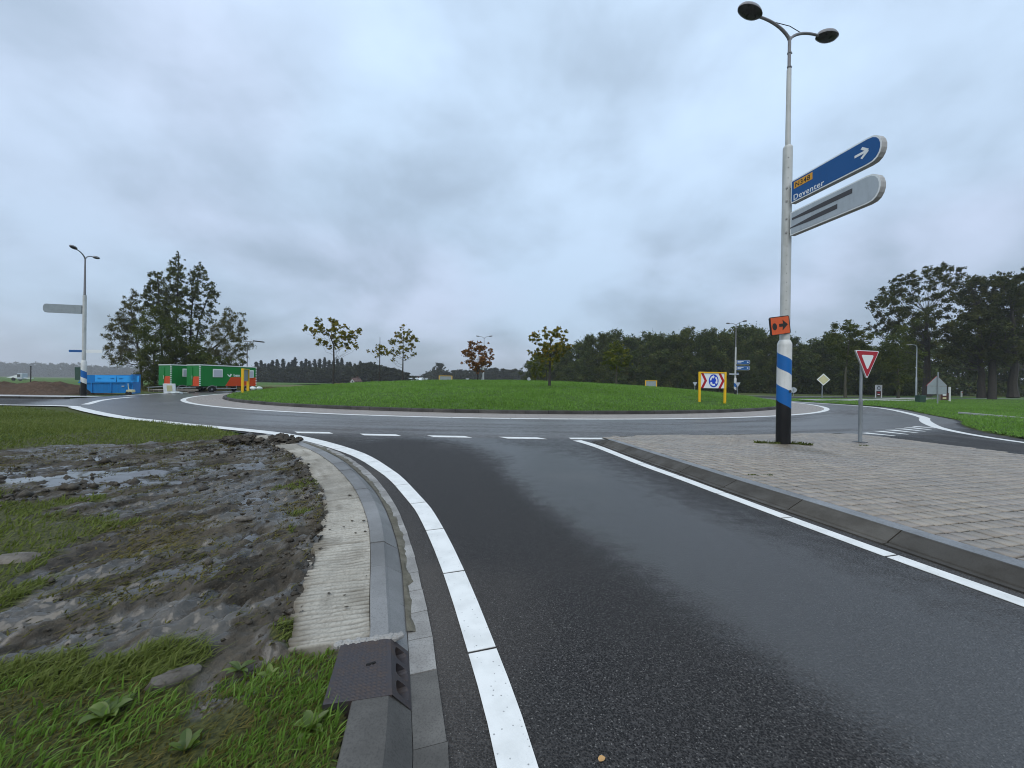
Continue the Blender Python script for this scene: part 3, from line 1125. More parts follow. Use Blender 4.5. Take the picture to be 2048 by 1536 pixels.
def kerb_stone(sa, sb, mat, n=4):
    rows = []
    jit = random.uniform(-.004, .004)
    for s in np.linspace(sa, sb, n):
        p = at_s(kerb_bot, s)
        t = at_s(kerb_bot, s + .05) - at_s(kerb_bot, s - .05)
        t /= np.hypot(*t)
        a = cross(p, t, arris)
        b = cross(p, t, kerb_back)
        d = (a - p)
        rows.append([(*p, -.03), (*(p + d * .04), .012), (*(p + d * .90), KZ - .016 + jit), (*(a + (b - a) * .06), KZ + jit), (*(b - (b - a) * .03), KZ + jit), (*b, KZ - .006 + jit), (*b, -.03)])
    m = len(rows[0])
    mb = MB()
    mb.add([q for r in rows for q in r], [(i * m + j, i * m + j + 1, (i + 1) * m + j + 1, (i + 1) * m + j) for i in range(n - 1) for j in range(m - 1)] + [tuple(range(m)), tuple((n - 1) * m + j for j in range(m))])
    return mb.build('kerb_stone', mat, kerb)


s = s_inlet0 - .006
while s > .3:
    L = .46 if s > s_inlet0 - 1.0 else .62
    kerb_stone(max(s - L, .1), s - .005, M_kerbnew)
    s -= L
s = s_inlet1 - .035
while s < KL[-1] - .3:
    kerb_stone(s, min(s + .9, KL[-1]) - .008, M_kerbold, 5)
    s += .9
GL = np.r_[0, np.cumsum(np.hypot(*np.diff(gut_edge, axis=0).T))]
s = .2
while s < GL[-1] - .3:
    c_ = at_s(gut_edge, s)
    L = .27 if c_[1] > 2.1 else .42
    pts = []
    for q in (s, s + L - .006):
        p = at_s(gut_edge, q)
        t = at_s(gut_edge, q + .05) - at_s(gut_edge, q - .05)
        t /= np.hypot(*t)
        b = cross(p, t, kerb_bot)
        pts.append((p + (b - p) * random.uniform(-.05, .03), b))
    dz = random.uniform(-.003, .003)
    mb = MB()
    z0 = .012 + dz
    mb.add([(*pts[0][0], z0), (*pts[0][1], z0 - .004), (*pts[1][1], z0 - .004), (*pts[1][0], z0), (*pts[0][0], -.03), (*pts[0][1], -.03), (*pts[1][1], -.03), (*pts[1][0], -.03)],
           [(0, 1, 2, 3), (0, 3, 7, 4), (0, 4, 5, 1), (2, 6, 7, 3)])
    mb.build('gutter_stone', M_gut if c_[1] > 2.15 else M_kerbold, gutter)
    s += L
# silt lying in the gutter
sv, sf = [], []
ss = np.arange(1.2, s_inlet0 - .15, .05)
for q in ss:
    p = at_s(kerb_bot, q)
    t = at_s(kerb_bot, q + .05) - at_s(kerb_bot, q - .05)
    t /= np.hypot(*t)
    g_ = cross(p, t, gut_edge)
    w = .25 + .75 * float(vnoise(np.array([q * 1.9]), np.array([3.3]), 3)[0]) + .25 * (float(vnoise(np.array([q * 9.]), np.array([1.3]), 4)[0]) - .5)
    if q > s_inlet0 - .75:
        w = .1 + .5 * float(vnoise(np.array([q * 5.]), np.array([7.3]), 9)[0])
    w *= 1 + .5 * (float(vnoise(np.array([q * 23.]), np.array([2.7]), 14)[0]) - .5)
    sv += [(*(p + (p - g_) * .04), .024), (*(p + (g_ - p) * w * .5), .019 + .004 * math.sin(q * 17)), (*(p + (g_ - p) * w), .009)]
for i_ in range(len(ss) - 1):
    a = i_ * 3
    sf += [(a, a + 1, a + 4, a + 3), (a + 1, a + 2, a + 5, a + 4)]
mb = MB().add(sv, sf)
kind(mb.build('gutter_silt', M_sand), 'stuff')

# ribbed concrete slab, cast in bays
slab = bpy.data.objects.new('concrete_slab', None)
COL.objects.link(slab)
slab['kind'] = 'structure'
BL = np.r_[0, np.cumsum(np.hypot(*np.diff(kerb_back, axis=0).T))]
sEnd = BL[np.argmin(np.hypot(kerb_back[:, 0] + .755, kerb_back[:, 1] - 2.12))]


def slab_bay(sa, sb):
    ns = max(6, int((sb - sa) / .011))
    nw = 9
    V, Fq, GR_ = [], [], []
    for q in np.linspace(sa, sb, ns):
        p = at_s(kerb_back, q)
        t = at_s(kerb_back, q + .08) - at_s(kerb_back, q - .08)
        t /= np.hypot(*t)
        nrm = np.array([t[1], -t[0]])
        l = cross(p, t, slab_left)
        w = np.hypot(*(l - p)) if np.hypot(*(l - p)) < 1.5 else .6
        dirv = (l - p) / max(np.hypot(*(l - p)), 1e-6)
        for k in range(nw):
            f = k / (nw - 1)
            x = p + dirv * (w * f + (.003 if k == 0 else 0) + (.07 * (float(vnoise(np.array([q * 7.]), np.array([.3]), 66)[0]) - .5) + .03 * (float(vnoise(np.array([q * 25.]), np.array([.3]), 67)[0]) - .5) if k == nw - 1 else 0))
            wv = q * 21 + f * .5 + .9 * float(vnoise(np.array([q * 6.]), np.array([f * 2.5]), 63)[0])
            h = .62 * (.5 + .5 * math.sin(2 * PI * wv)) * (.5 + .8 * float(vnoise(np.array([q * 13.]), np.array([f * 3.]), 64)[0])) + .38 * float(vnoise(np.array([q * 44]), np.array([f * 5]), 62)[0])
            edge = min(1, (ns * (q - sa) / (sb - sa)) * .5 + .2, (ns * (sb - q) / (sb - sa)) * .5 + .2)
            de = float(sst(.75, 1.0, f)) * .6 * float(vnoise(np.array([q * 5.]), np.array([f * 6]), 68)[0]) + .35 * float(sst(.62, .8, vnoise(np.array([q * 3.]), np.array([f * 5]), 69))[0])
            GR_.append(min(.95, .85 * max(0, (.42 - h) / .42) ** .8 + de + .5 * (1 - edge)))
            V.append((x[0], x[1], KZ - .004 - .020 * (1 - h) - .01 * (1 - edge)))
        V.append((V[-1][0] - .01, V[-1][1], -.03))
        GR_.append(.8)
    m = nw + 1
    V = [(a, b, -.03) for a, b, c_ in V[:m]] + V + [(a, b, -.03) for a, b, c_ in V[-m:]]
    GR_ = [.7] * m + GR_ + [.7] * m
    ns += 2
    for i_ in range(ns - 1):
        for k in range(m - 1):
            Fq.append((i_ * m + k, i_ * m + k + 1, (i_ + 1) * m + k + 1, (i_ + 1) * m + k))
    me = fast_mesh('slab_bay', np.array(V), np.array(Fq), {'groove': GR_}, True)
    if me.polygons[len(Fq) // 2].normal.z < 0:
        me.flip_normals()
    return link('slab_bay', me, M_slab, slab)


s = sEnd
while s > .4:
    slab_bay(max(.15, s - 1.38), s - .012)
    s -= 1.38

# drain inlet set in the kerb
I = [np.array(q) for q in ((-.885, 2.035), (-.640, 2.095), (-.515, 1.715), (-.795, 1.655))]
dr = thing('storm_drain', 'rusty iron kerb inlet with three dark openings at the end of the ribbed slab', 'drain', (-.70, 1.87, 0))
off = np.array([-.70, 1.87])
mb = MB()
nu, nv = 26, 40
V = []
for a in range(nv + 1):
    for b in range(nu + 1):
        fa, fb = a / nv, b / nu
        p = (I[0] * (1 - fb) + I[1] * fb) * (1 - fa) + (I[3] * (1 - fb) + I[2] * fb) * fa - off
        z = KZ + .004 + (.0035 if (a % 2 == 1 and b % 2 == 1 and 1 < b < nu - 1) else 0)
        V.append((p[0], p[1], z))
mb.add(V, [(a * (nu + 1) + b, a * (nu + 1) + b + 1, (a + 1) * (nu + 1) + b + 1, (a + 1) * (nu + 1) + b) for a in range(nv) for b in range(nu)])
V4 = [(*(q - off), KZ + .004) for q in I] + [(*(q - off), -.05) for q in I]
mb.add(V4, [(0, 1, 5, 4), (2, 3, 7, 6), (3, 0, 4, 7)])
mb.build('cover_plate', M_rust, dr)
# inlet face with three holes
A0, A1 = np.array((-.640, 2.095)) - off, np.array((-.515, 1.715)) - off
B0, B1 = np.array((-.548, 2.118)) - off, np.array((-.432, 1.74)) - off


def face_pt(u, v):
    a = A0 * (1 - u) + A1 * u
    b = B0 * (1 - u) + B1 * u
    p = a * (1 - v) + b * v
    return np.array((p[0], p[1], KZ + .004 - (KZ - .01) * v))


fr = MB()
wl_ = MB()
us = [0, .08, .33, .39, .62, .68, .92, 1.0]
holes = ((1, 2), (3, 4), (5, 6))
v0, v1 = .22, .9
inn = np.array((-.12, -.03, -.02))
for k in range(7):
    ua, ub = us[k], us[k + 1]
    if (k, k + 1) in holes:
        # rounded opening
        cu, hw = (ua + ub) / 2, (ub - ua) / 2
        ol = []
        for th in np.linspace(0, 2 * PI, 17)[:-1]:
            cxx, cyy = math.cos(th), math.sin(th)
            e = .55
            ol.append((cu + hw * .92 * math.copysign(abs(cxx) ** e, cxx), (v0 + v1) / 2 + (v1 - v0) / 2 * .95 * math.copysign(abs(cyy) ** e, cyy)))
        sq = []
        for th in np.linspace(0, 2 * PI, 17)[:-1]:
            cxx, cyy = math.cos(th), math.sin(th)
            mxx = max(abs(cxx), abs(cyy))
            sq.append((cu + hw * cxx / mxx, .5 + .5 * cyy / mxx))
        n = 16
        vs_ = [face_pt(*q) for q in sq] + [face_pt(*q) for q in ol] + [face_pt(*q) + inn for q in ol]
        fr.add(vs_, [(i, (i + 1) % n, n + (i + 1) % n, n + i) for i in range(n)] + [(n + i, n + (i + 1) % n, 2 * n + (i + 1) % n, 2 * n + i) for i in range(n)])
        wl_.add([face_pt(*q) + inn * 1.0 for q in ol], [tuple(range(n))])
    else:
        fr.add([face_pt(ua, 0), face_pt(ub, 0), face_pt(ub, 1), face_pt(ua, 1)], [(0, 1, 2, 3)])
fr.build('inlet_face', M_rust, dr)
wl_.build('inlet_opening', M_hole, dr)
sl = MB()
p0 = (A0 + A1) / 2 * .55 + (np.array(I[0]) + np.array(I[3]) - 2 * off) / 2 * .45
sl.box((p0[0] + .02, p0[1] + .02, KZ + .006), (.045, .012, .006), .45)
sl.build('lifting_slot', M_hole, dr)
mt = MB()
for a, b in ((np.array((-.90, 2.045)), np.array((-.60, 2.122))),):
    n = 14
    for k in range(n):
        p = a + (b - a) * k / (n - 1)
        mt.box((p[0], p[1], KZ - .01 + random.uniform(0, .008)), (.05, .035, .03), random.random() * 3, 0, .008)
kind(mt.build('mortar_joint', M_gut), 'stuff')

# ------------------------------------------------------------------ splitter island: bevelled kerb, band, pavers
spk = bpy.data.objects.new('splitter_kerb', None)
COL.objects.link(spk)
spk['kind'] = 'structure'
SL = np.r_[0, np.cumsum(np.hypot(*np.diff(sp_kb, axis=0).T))]
s = .02
first = True
while s < SL[-1] - .4:
    L = .5 if first else 1.0
    rows = []
    n = 5
    for q in np.linspace(s, s + L - .012, n):
        p = at_s(sp_kb, q)
        t = at_s(sp_kb, q + .05) - at_s(sp_kb, q - .05)
        t /= np.hypot(*t)
        a = cross(p, t, sp_kt)
        d = a - p
        ht = SZ * (min(1, .45 + q * 1.1) if q < .5 else 1)
        rows.append([(*(p - d * .35), -.03), (*(p - d * .35), .014), (*p, .017), (*(p + d * .05), .030), (*(p + d * .93), ht - .010), (*(p + d), ht), (*(p + d * 1.12), ht), (*(p + d * 1.12), -.03)])
    m = len(rows[0])
    mb = MB().add([q for r in rows for q in r], [(i * m + j, i * m + j + 1, (i + 1) * m + j + 1, (i + 1) * m + j) for i in range(n - 1) for j in range(m - 1)] + [tuple(range(m)), tuple((n - 1) * m + j for j in range(m))])
    mb.build('kerb_stone', M_kerbdk, spk)
    s += L
    first = False
# smooth band behind the kerb
bv, bf = [], []
q_ = sp_kt[6:-6]
for k, p in enumerate(q_):
    t = q_[min(k + 1, len(q_) - 1)] - q_[max(k - 1, 0)]
    t /= np.hypot(*t)
    nn = np.array([-t[1], t[0]])
    w = .10 + .05 * float(vnoise(np.array([k * .07]), np.array([.5]), 8)[0]) + .05 * float(sst(7, 3, p[1]))
    bv += [(*(p + nn * .02), SZ + .001), (*(p + nn * (.03 + w)), SZ + .004), (*(p + nn * (.03 + w)), SZ - .05)]
for k in range(len(q_) - 1):
    a = k * 3
    bf += [(a, a + 1, a + 4, a + 3), (a + 1, a + 2, a + 5, a + 4)]
kind(MB().add(bv, bf).build('kerb_band', M_band), 'structure')
isl_bed = sheet('splitter_island', sp_poly, SZ - .017, M_joint)
# pavers
E1 = np.array((.975, .222))
E2 = np.array((-.222, .975))
PW, PH = .172, .172
O = np.array((6.2, 5.5))
pav = []
for a in range(-50, 50):
    for b in range(-70, 50):
        c = O + E1 * (a * PW + (.5 * PW if b % 2 else 0) * 0.0) + E2 * b * PH
        pav.append((c[0], c[1]))
pav = np.array(pav)
ok = inpoly(pav[:, 0], pav[:, 1], sp_poly) & (pdist(pav[:, 0], pav[:, 1], sp_kt) > .14) & (pdist(pav[:, 0], pav[:, 1], sp_right) > .07)
pav = pav[ok]
vis = pav[(pav[:, 1] > -1.5)]
# the ones that show largest in the photograph come first and are parts of their own
sx = 1024 + F * vis[:, 0] / np.maximum(vis[:, 1], .1)
order = np.argsort(np.hypot(vis[:, 0], vis[:, 1]) + 100 * ((sx > 2060) | (vis[:, 1] < 1.9)))
vis = vis[order]
hw, hh, bv_ = PW / 2 - .010, PH / 2 - .010, .006
ang = math.atan2(E1[1], E1[0])


def paver_verts(j=0.0):
    base = [(-hw, -hh, -.03), (hw, -hh, -.03), (hw, hh, -.03), (-hw, hh, -.03), (-hw, -hh, -.008), (hw, -hh, -.008), (hw, hh, -.008), (-hw, hh, -.008),
            (-hw + bv_, -hh + bv_, 0), (hw - bv_, -hh + bv_, 0), (hw - bv_, hh - bv_, 0), (-hw + bv_, hh - bv_, 0)]
    return base


PF = [(8, 9, 10, 11)] + [(4 + i, 4 + (i + 1) % 4, 8 + (i + 1) % 4, 8 + i) for i in range(4)] + [(i, (i + 1) % 4, 4 + (i + 1) % 4, 4 + i) for i in range(4)]
pme = []
for k in range(4):
    vv = np.array(paver_verts())
    vv[8:, :2] += rng.uniform(-.004, .004, (4, 2))
    vv[8:, 2] += rng.uniform(-.003, .002, 4)
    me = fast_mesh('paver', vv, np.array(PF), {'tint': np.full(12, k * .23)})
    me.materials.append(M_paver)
    pme.append(me)


def pav_z(x, y):
    return SZ - .004 + .018 * (fbm(np.asarray(x) * .7, np.asarray(y) * .7, 71) - .5)


NP = 290
for k, p in enumerate(vis[:NP]):
    o = bpy.data.objects.new('paver', pme[k % 4])
    COL.objects.link(o)
    o.parent = isl_bed
    o.location = (p[0], p[1], float(pav_z(*p)) + random.uniform(-.004, .004))
    o.rotation_euler = (random.uniform(-.011, .011), random.uniform(-.011, .011), ang + random.uniform(-.025, .025) + random.choice((0, PI / 2)))
rest = vis[NP:]
bvv = np.array(paver_verts())
n = len(rest)
rot = ang + rng.uniform(-.025, .025, n)
cs, sn = np.cos(rot), np.sin(rot)
VX = rest[:, 0][:, None] + bvv[:, 0] * cs[:, None] - bvv[:, 1] * sn[:, None]
VY = rest[:, 1][:, None] + bvv[:, 0] * sn[:, None] + bvv[:, 1] * cs[:, None]
tl = rng.uniform(-.012, .012, (n, 2))
VZ = (pav_z(rest[:, 0], rest[:, 1]) + rng.uniform(-.004, .004, n))[:, None] + bvv[:, 2] + tl[:, :1] * bvv[:, 0] + tl[:, 1:] * bvv[:, 1]
V = np.stack([VX, VY, VZ], -1).reshape(-1, 3)
Fq = (np.array(PF)[None] + (np.arange(n) * 12)[:, None, None]).reshape(-1, 4)
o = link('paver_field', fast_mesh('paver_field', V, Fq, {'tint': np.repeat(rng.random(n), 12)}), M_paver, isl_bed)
o['kind'] = 'stuff'
sheet('splitter_edge', [tuple(np.array(p)) for p in sp_right[2:]] + [(2.5, 10.1), (2.9, 10.28), (4.4, 10.62), (5.8, 10.86), (8.2, 11.38), (10.2, 11.7), (10.42, 11.3), (10.6, 10.1), (10.9, 9.3), (11.0, 8.4), (11.1, 4.0)], SZ - .009, M_gut) if False else None

# ------------------------------------------------------------------ left verge: mud and turf
mud_poly = [(-1.06, 1.95), (-.9, 1.9), (-1.35, 1.75), (-1.75, 1.95), (-2.25, 1.85), (-2.9, 1.85), (-3.4, 2.2), (-3.3, 2.6), (-3.9, 3.1), (-3.9, 3.7), (-5.2, 4.0), (-7.5, 5.2), (-9.9, 7.2), (-9.2, 7.9), (-8.0, 8.3), (-6.9, 8.95), (-6.1, 9.25), (-5.4, 8.85), (-4.9, 8.3)] + [tuple(p) for p in slab_left[86:-3]]
verge_poly = [(-80, 17.6), (-32, 18.6), (-26, 18.9), (-23.3, 18.3), (-21.7, 17.5), (-19.8, 16.6), (-17.2, 15.2), (-14.6, 13.75), (-12.6, 13.0), (-10.9, 12.35), (-9.2, 11.55), (-8.3, 11.1)] + [tuple(p) for p in slab_left[6:]] + [(-.885, 2.03), (-.79, 1.66), (-.69, 1.66)] + [tuple(p) for p in kerb_back if p[1] < 1.6] + [(.4, -4.5), (-80, -4.5)]
patches = [(-2.75, 5.45, .7, .34), (-5.3, 4.25, 1.0, .42), (-3.35, 2.3, .55, .22), (-4.2, 3.3, .5, .3), (-1.25, 2.2, .12, .18), (-2.2, 4.2, .25, .10)]


def mudmask(x, y):
    """1 where the verge is churned bare."""
    x = np.asarray(x, float)
    y = np.asarray(y, float)
    d = pdist(x, y, mud_poly + [mud_poly[0]])
    ins = inpoly(x, y, mud_poly)
    sd_ = np.where(ins, d, -d)
    nz = fbm(x * 1.9, y * 1.9, 81, 4, .6) - .5
    m = sst(-.10, .22, sd_ + nz * .75)
    # no ragged fringe where the slab bounds the mud
    m = np.where(pdist(x, y, slab_left) < .25, np.maximum(m, sst(1.9, 2.25, y)), m)
    g = np.zeros_like(x)
    for px, py, ra, rb in patches:
        u = ((x - px) * .82 + (y - py) * .57) / ra
        v = (-(x - px) * .57 + (y - py) * .82) / rb
        g = np.maximum(g, 1 - np.hypot(u, v) + nz * 1.5)
    return np.clip(m * (1 - sst(.05, .5, g)), 0, 1)


SD = np.array((.60, .80))


def vz(x, y):
    x = np.asarray(x, float)
    y = np.asarray(y, float)
    a = x * SD[0] + y * SD[1]
    b = -x * SD[1] + y * SD[0]
    m = mudmask(x, y)
    large = fbm(x * .8, y * .8, 91, 3) - .5
    ruts = fbm(a * 1.1, b * 4.2, 95, 4, .55) - .5
    cl_ = fbm(a * 7, b * 13, 97, 3, .6)
    cl2 = fbm(x * 24, y * 24, 99, 2)
    zz = .055 + .10 * large + m * (.11 * ruts + .10 * (cl_ - .45) + .035 * (cl2 - .5) + .05 * np.maximum(fbm(x * 9, y * 9, 105, 3, .6) - .55, 0) + .05 * np.maximum(fbm(a * 3.2, b * 6.5, 103, 3, .6) - .56, 0)) + (1 - m) * (.015 + .02 * (cl_ - .5))
    e = pdist(x, y, slab_left)
    lip = np.exp(-((e - .07) / .09) ** 2) * (fbm(x * 5, y * 5, 101, 3, .6) - .38) * .22 * (y > 2.0)
    zz = zz * sst(.0, .35, e + .12) + .05 * (1 - sst(0, .35, e + .12)) + lip
    far = sst(11, 15, np.hypot(x, y))
    return np.maximum(zz, .012) * (1 - far) + far * (.06 + .10 * sst(0, 3.5, pdist(x, y, verge_poly[:13])))


POOLZ = .030


def soil_wet(x, y):
    a = x * SD[0] + y * SD[1]
    b = -x * SD[1] + y * SD[0]
    n = fbm(a * 1.7, b * 4.2, 111, 5, .62)
    return np.clip((.08 + .92 * sst(.40, .60, n)) * mudmask(x, y), 0, 1)


xs = np.r_[np.arange(-10.6, -4.6, .04), np.arange(-4.6, -.25, .0135)]
ys = np.r_[np.arange(1.05, 3.3, .0135), np.arange(3.3, 5.4, .02), np.arange(5.4, 9.8, .035)]
slabp = [tuple(p) for p in slab_left]


def vmask(x, y):
    ins = inpoly(x, y, verge_poly)
    e = pdist(x, y, slab_left)
    spill = (e < .02 + .10 * (fbm(x * 4, y * 4, 121, 3, .6) - .35)) & (y > 2.15) | (e < .06) & (y < 2.2) & (x < -.95)
    return ins | spill


mud = link('mud', grid_mesh('mud', xs, ys, vz, vmask, {'wet': soil_wet, 'green': lambda x, y: 1 - mudmask(x, y)}), M_mud)
mud['kind'] = 'structure'
# turf further off and around
xs2 = np.arange(-60, .4, .25)
ys2 = np.arange(-4.4, 19.2, .25)
inner = lambda x, y: (x > -10.4) & (x < -.45) & (y > 1.25) & (y < 9.6)
verge = link('verge', grid_mesh('verge', xs2, ys2, lambda x, y: vz(x, y) * .9 - .012, lambda x, y: inpoly(x, y, verge_poly) & ~inner(x, y), {}), M_turf)
verge['kind'] = 'structure'
# thin standing water in the ruts
PX, PY = np.meshgrid(np.arange(-9.5, -1.25, .06), np.arange(1.9, 9.0, .06), indexing='ij')


def poolz(x, y):
    return .0535 + .10 * (fbm(x * .8, y * .8, 91, 3) - .5) - .030 + .050 * sst(.40, .66, fbm(x * .55 + 5, y * .9, 181, 3)) - .16 * (1 - sst(.24, .60, pdist(x, y, slab_left))) - .10 * (1 - sst(.8, 1.0, mudmask(x, y)))


pool = link('puddle', grid_mesh('puddle', np.arange(-9.5, -1.25, .05), np.arange(2.0, 9.0, .05), lambda x, y: np.maximum(poolz(x, y), .008), lambda x, y: inpoly(x, y, mud_poly) & (pdist(x, y, slab_left) > .22) & (mudmask(x, y) > .8), {}), M_water)
pool['kind'] = 'structure'

# right-hand verge
vr_poly = [tuple(p) for p in verge_r] + [(70, 56.8), (110, 62), (110, 5), (19.5, 5.0)]
xs3 = np.r_[np.arange(15.5, 40, .4), np.arange(40, 111, 1.5)]
ys3 = np.r_[np.arange(5, 58, .4)]
zr = lambda x, y: .03 + .13 * sst(0, 2.5, pdist(x, y, verge_r)) + .05 * (fbm(x * .3, y * .3, 131) - .5)
o = link('verge', grid_mesh('verge', xs3, ys3, zr, lambda x, y: inpoly(x, y, vr_poly), {}), M_isl)
o['kind'] = 'structure'
sheet('driveway', [(31.5, 42.5), (32.4, 38.5), (46, 44.5), (62, 56), (56, 56.0), (42, 47.8)], .16, M_path)
sheet('path', [(30, 61.2), (140, 74), (140, 76.2), (30, 62.7)], .01, M_path)
sheet('path', [(-90, 26.4), (-33.0, 26.4), (-30.6, 28.2), (-31.2, 29.6), (-90, 28.8)], .05, M_path)
far_kerb = MB()
for k in range(40):
    far_kerb.box((-30.6 - k * 1.5, 25.9, .05), (1.47, .35, .16), 0, 0, .02)
kind(far_kerb.build('far_kerb', M_islkerb), 'structure')
edge = MB()
e0, e1 = np.array(G(1918, 826, .15)), np.array(G(2060, 838.5, .15))
for k in range(14):
    a, b = e0 + (e1 - e0) * k / 14, e0 + (e1 - e0) * (k + .96) / 14
    edge.box((*((a + b) / 2), .165), (np.hypot(*(b - a)), .10, .10), math.atan2(*(b - a)[::-1]), 0, .01)
kind(edge.build('edging', M_path), 'structure')


# ------------------------------------------------------------------ grass
def blades(P, h, w, lean, seed, tint, seg=1, dirbias=None, bias=0.0, zmul=1.0):
    """P (n,3) roots; returns V, F(tri), tint per vertex."""
    g = np.random.default_rng(seed)
    n = len(P)
    az = g.uniform(0, 2 * PI, n)
    hv = h * g.uniform(.45, 1.25, n)
    lv = lean * g.uniform(.2, 1.6, n) * hv
    la = g.uniform(0, 2 * PI, n)
    dx, dy = np.cos(la) * lv, np.sin(la) * lv
    if dirbias is not None:
        dx = dx * (1 - bias) + dirbias[0] * hv * bias * 1.3
        dy = dy * (1 - bias) + dirbias[1] * hv * bias * 1.3
    hz_ = np.sqrt(np.maximum(hv ** 2 - np.minimum(dx ** 2 + dy ** 2, hv ** 2 * .93), .01 * hv ** 2)) * zmul
    sx_, sy_ = np.cos(az) * w / 2, np.sin(az) * w / 2
    wv = g.uniform(.6, 1.4, n)
    sx_, sy_ = sx_ * wv, sy_ * wv
    z = np.zeros(n)
    a = P + np.stack([-sx_, -sy_, z], 1)
    b = P + np.stack([sx_, sy_, z], 1)
    tip = P + np.stack([dx, dy, hz_], 1)
    if seg == 1:
        V = np.stack([a, b, tip], 1).reshape(-1, 3)
        k = np.arange(n) * 3
        Ft = np.stack([k, k + 1, k + 2], 1)
        return V, Ft, np.repeat(tint, 3)
    md = P + np.stack([dx * .3, dy * .3, hz_ * .62], 1)
    c = md + np.stack([-sx_, -sy_, z], 1) * .85
    d = md + np.stack([sx_, sy_, z], 1) * .85
    tip = tip - np.stack([z, z, hz_ * .12], 1)
    V = np.stack([a, b, c, d, tip], 1).reshape(-1, 3)
    k = np.arange(n) * 5
    Ft = np.concatenate([np.stack([k, k + 1, k + 3], 1), np.stack([k, k + 3, k + 2], 1), np.stack([k + 2, k + 3, k + 4], 1)])
    return V, Ft, np.repeat(tint, 5)


def scatter(x0, x1, y0, y1, n, keep, seed):
    g = np.random.default_rng(seed)
    x = g.uniform(x0, x1, n)
    y = g.uniform(y0, y1, n)
    p = keep(x, y)
    k = g.random(n) < p
    return x[k], y[k]


def grass(name, x, y, z, h, w, lean, seed, mat, seg=1, dirbias=None, bias=0.0, tn=.35, zmul=1.0):
    g = np.random.default_rng(seed + 1)
    t = np.clip(.55 * fbm(x * tn, y * tn, seed, 4) + .25 * fbm(x * 3.1, y * 3.1, seed + 5, 2) + .3 * g.random(len(x)) - .05, 0, 1)
    hh_ = h * (.30 + 1.4 * fbm(x * 1.3, y * 1.3, seed + 9, 4, .6)) if np.isscalar(h) else h
    V, Ft, tv = blades(np.stack([x, y, z], 1), hh_, w, lean, seed, t, seg, dirbias, bias, zmul)
    o = link(name, fast_mesh(name, V, Ft, {'tint': tv}), mat)
    o['kind'] = 'stuff'
    return o


# island lawn (front half and top, in view)
def keep_isl(x, y):
    r = np.hypot(x - C0[0], y - C0[1])
    d = np.hypot(x, y)
    c = fbm(x * 1.1, y * 1.1, 141, 3, .6)
    return (r < 26.6) * (y < 52) * np.clip(1.5 - d / 45, .25, 1) * (.35 + .9 * sst(.35, .6, c))


x, y = scatter(-27, 27, 18, 52, 400000, keep_isl, 1)
soilspot = (np.hypot((x - 11.9) / 1.6, (y - 23.6) / .9) < 1) & (rng.random(len(x)) < .8)
x, y = x[~soilspot], y[~soilspot]
grass('island_grass', x, y, mound(x, y) - .02, .16, .05, .75, 11, L_lawn)
# left verge lawn
def keep_lv(x, y):
    m = mudmask(x, y)
    d = np.hypot(x, y)
    return inpoly(x, y, verge_poly) * (1 - sst(.25, .7, m)) * np.clip(1.6 - d / 22, .22, 1) * (y > 2.6) * (x * 771 > -1700 * y)


x, y = scatter(-38, -1, 2.5, 19.2, 420000, keep_lv, 2)
grass('verge_grass', x, y, vz(x, y) - .01, .075, .022, .8, 21, L_verge, 1, SD, .35)
# right verge lawn
def keep_rv(x, y):
    d = np.hypot(x, y)
    return inpoly(x, y, vr_poly) * np.clip(1.4 - d / 55, .12, 1) * (x * 771 < 1090 * y) * ~inpoly(x, y, [(31.5, 42.5), (32.4, 38.5), (46, 44.5), (62, 56), (56, 56), (42, 47.8)])


x, y = scatter(15, 80, 10, 57, 420000, keep_rv, 3)
grass('verge_grass', x, y, zr(x, y) - .01, .12, .045, .7, 31, L_lawn)
# foreground turf
fg = [(-.40, .2), (-.60, 1.2), (-.70, 1.62), (-.78, 1.66), (-.86, 1.95), (-.95, 2.06), (-1.12, 2.02), (-1.25, 1.92), (-1.5, 1.75), (-1.8, 1.83), (-2.05, 1.7), (-2.3, 1.78), (-2.8, 1.75), (-3.6, 1.9), (-3.6, .2)]
def keep_fg(x, y):
    c = fbm(x * 3.2, y * 3.2, 151, 3, .6)
    return inpoly(x, y, fg) * (.05 + .95 * sst(.46, .64, c + .26 * sst(-1.35, -.95, x) - .05)) * (.55 + .45 * sst(-1.6, -1.1, x))


x, y = scatter(-3.6, -.3, .2, 2.1, 55000, keep_fg, 4)
grass('foreground_grass', x, y, vz(x, y) - .005, .068, .0062, .95, 41, L_near, 2, (.75, .45), .45, 1.5)
x, y = scatter(-3.6, -.3, .2, 2.1, 9300, lambda x, y: inpoly(x, y, fg) * sst(.44, .58, fbm(x * 2.5 + 4, y * 2.5, 157, 3)), 5)
grass('foreground_grass', x, y, vz(x, y) - .005, .105, .008, .97, 43, L_near, 2, (.8, .5), .55, 1.5)
x, y = scatter(-7.0, -1.2, 1.0, 2.75, 105000, lambda x, y: inpoly(x, y, verge_poly) * ~inpoly(x, y, fg) * (1 - sst(.2, .6, mudmask(x, y))) * (.10 + .75 * sst(.44, .64, fbm(x * 2.2, y * 2.2, 152, 3))) , 16)
grass('foreground_grass', x, y, vz(x, y) - .005, .09, .008, .95, 45, L_verge, 2, (.75, .45), .5, 1.2, .6)
x, y = scatter(-3.6, -.3, .2, 2.1, 26000, lambda x, y: inpoly(x, y, fg) * 1.0, 15)
grass('dry_litter', x, y, vz(x, y) + .002, .08, .005, 1.0, 47, L_torn, 2, (.75, .45), .5, 1.5, .4)
# torn grass and roots lying on the mud
def keep_torn(x, y):
    m = mudmask(x, y)
    c = fbm(x * 1.6, y * 1.6, 161, 4, .65)
    return inpoly(x, y, mud_poly) * np.clip(.75 * sst(.47, .66, c) + .07, 0, 1) * (pdist(x, y, slab_left) > .04)


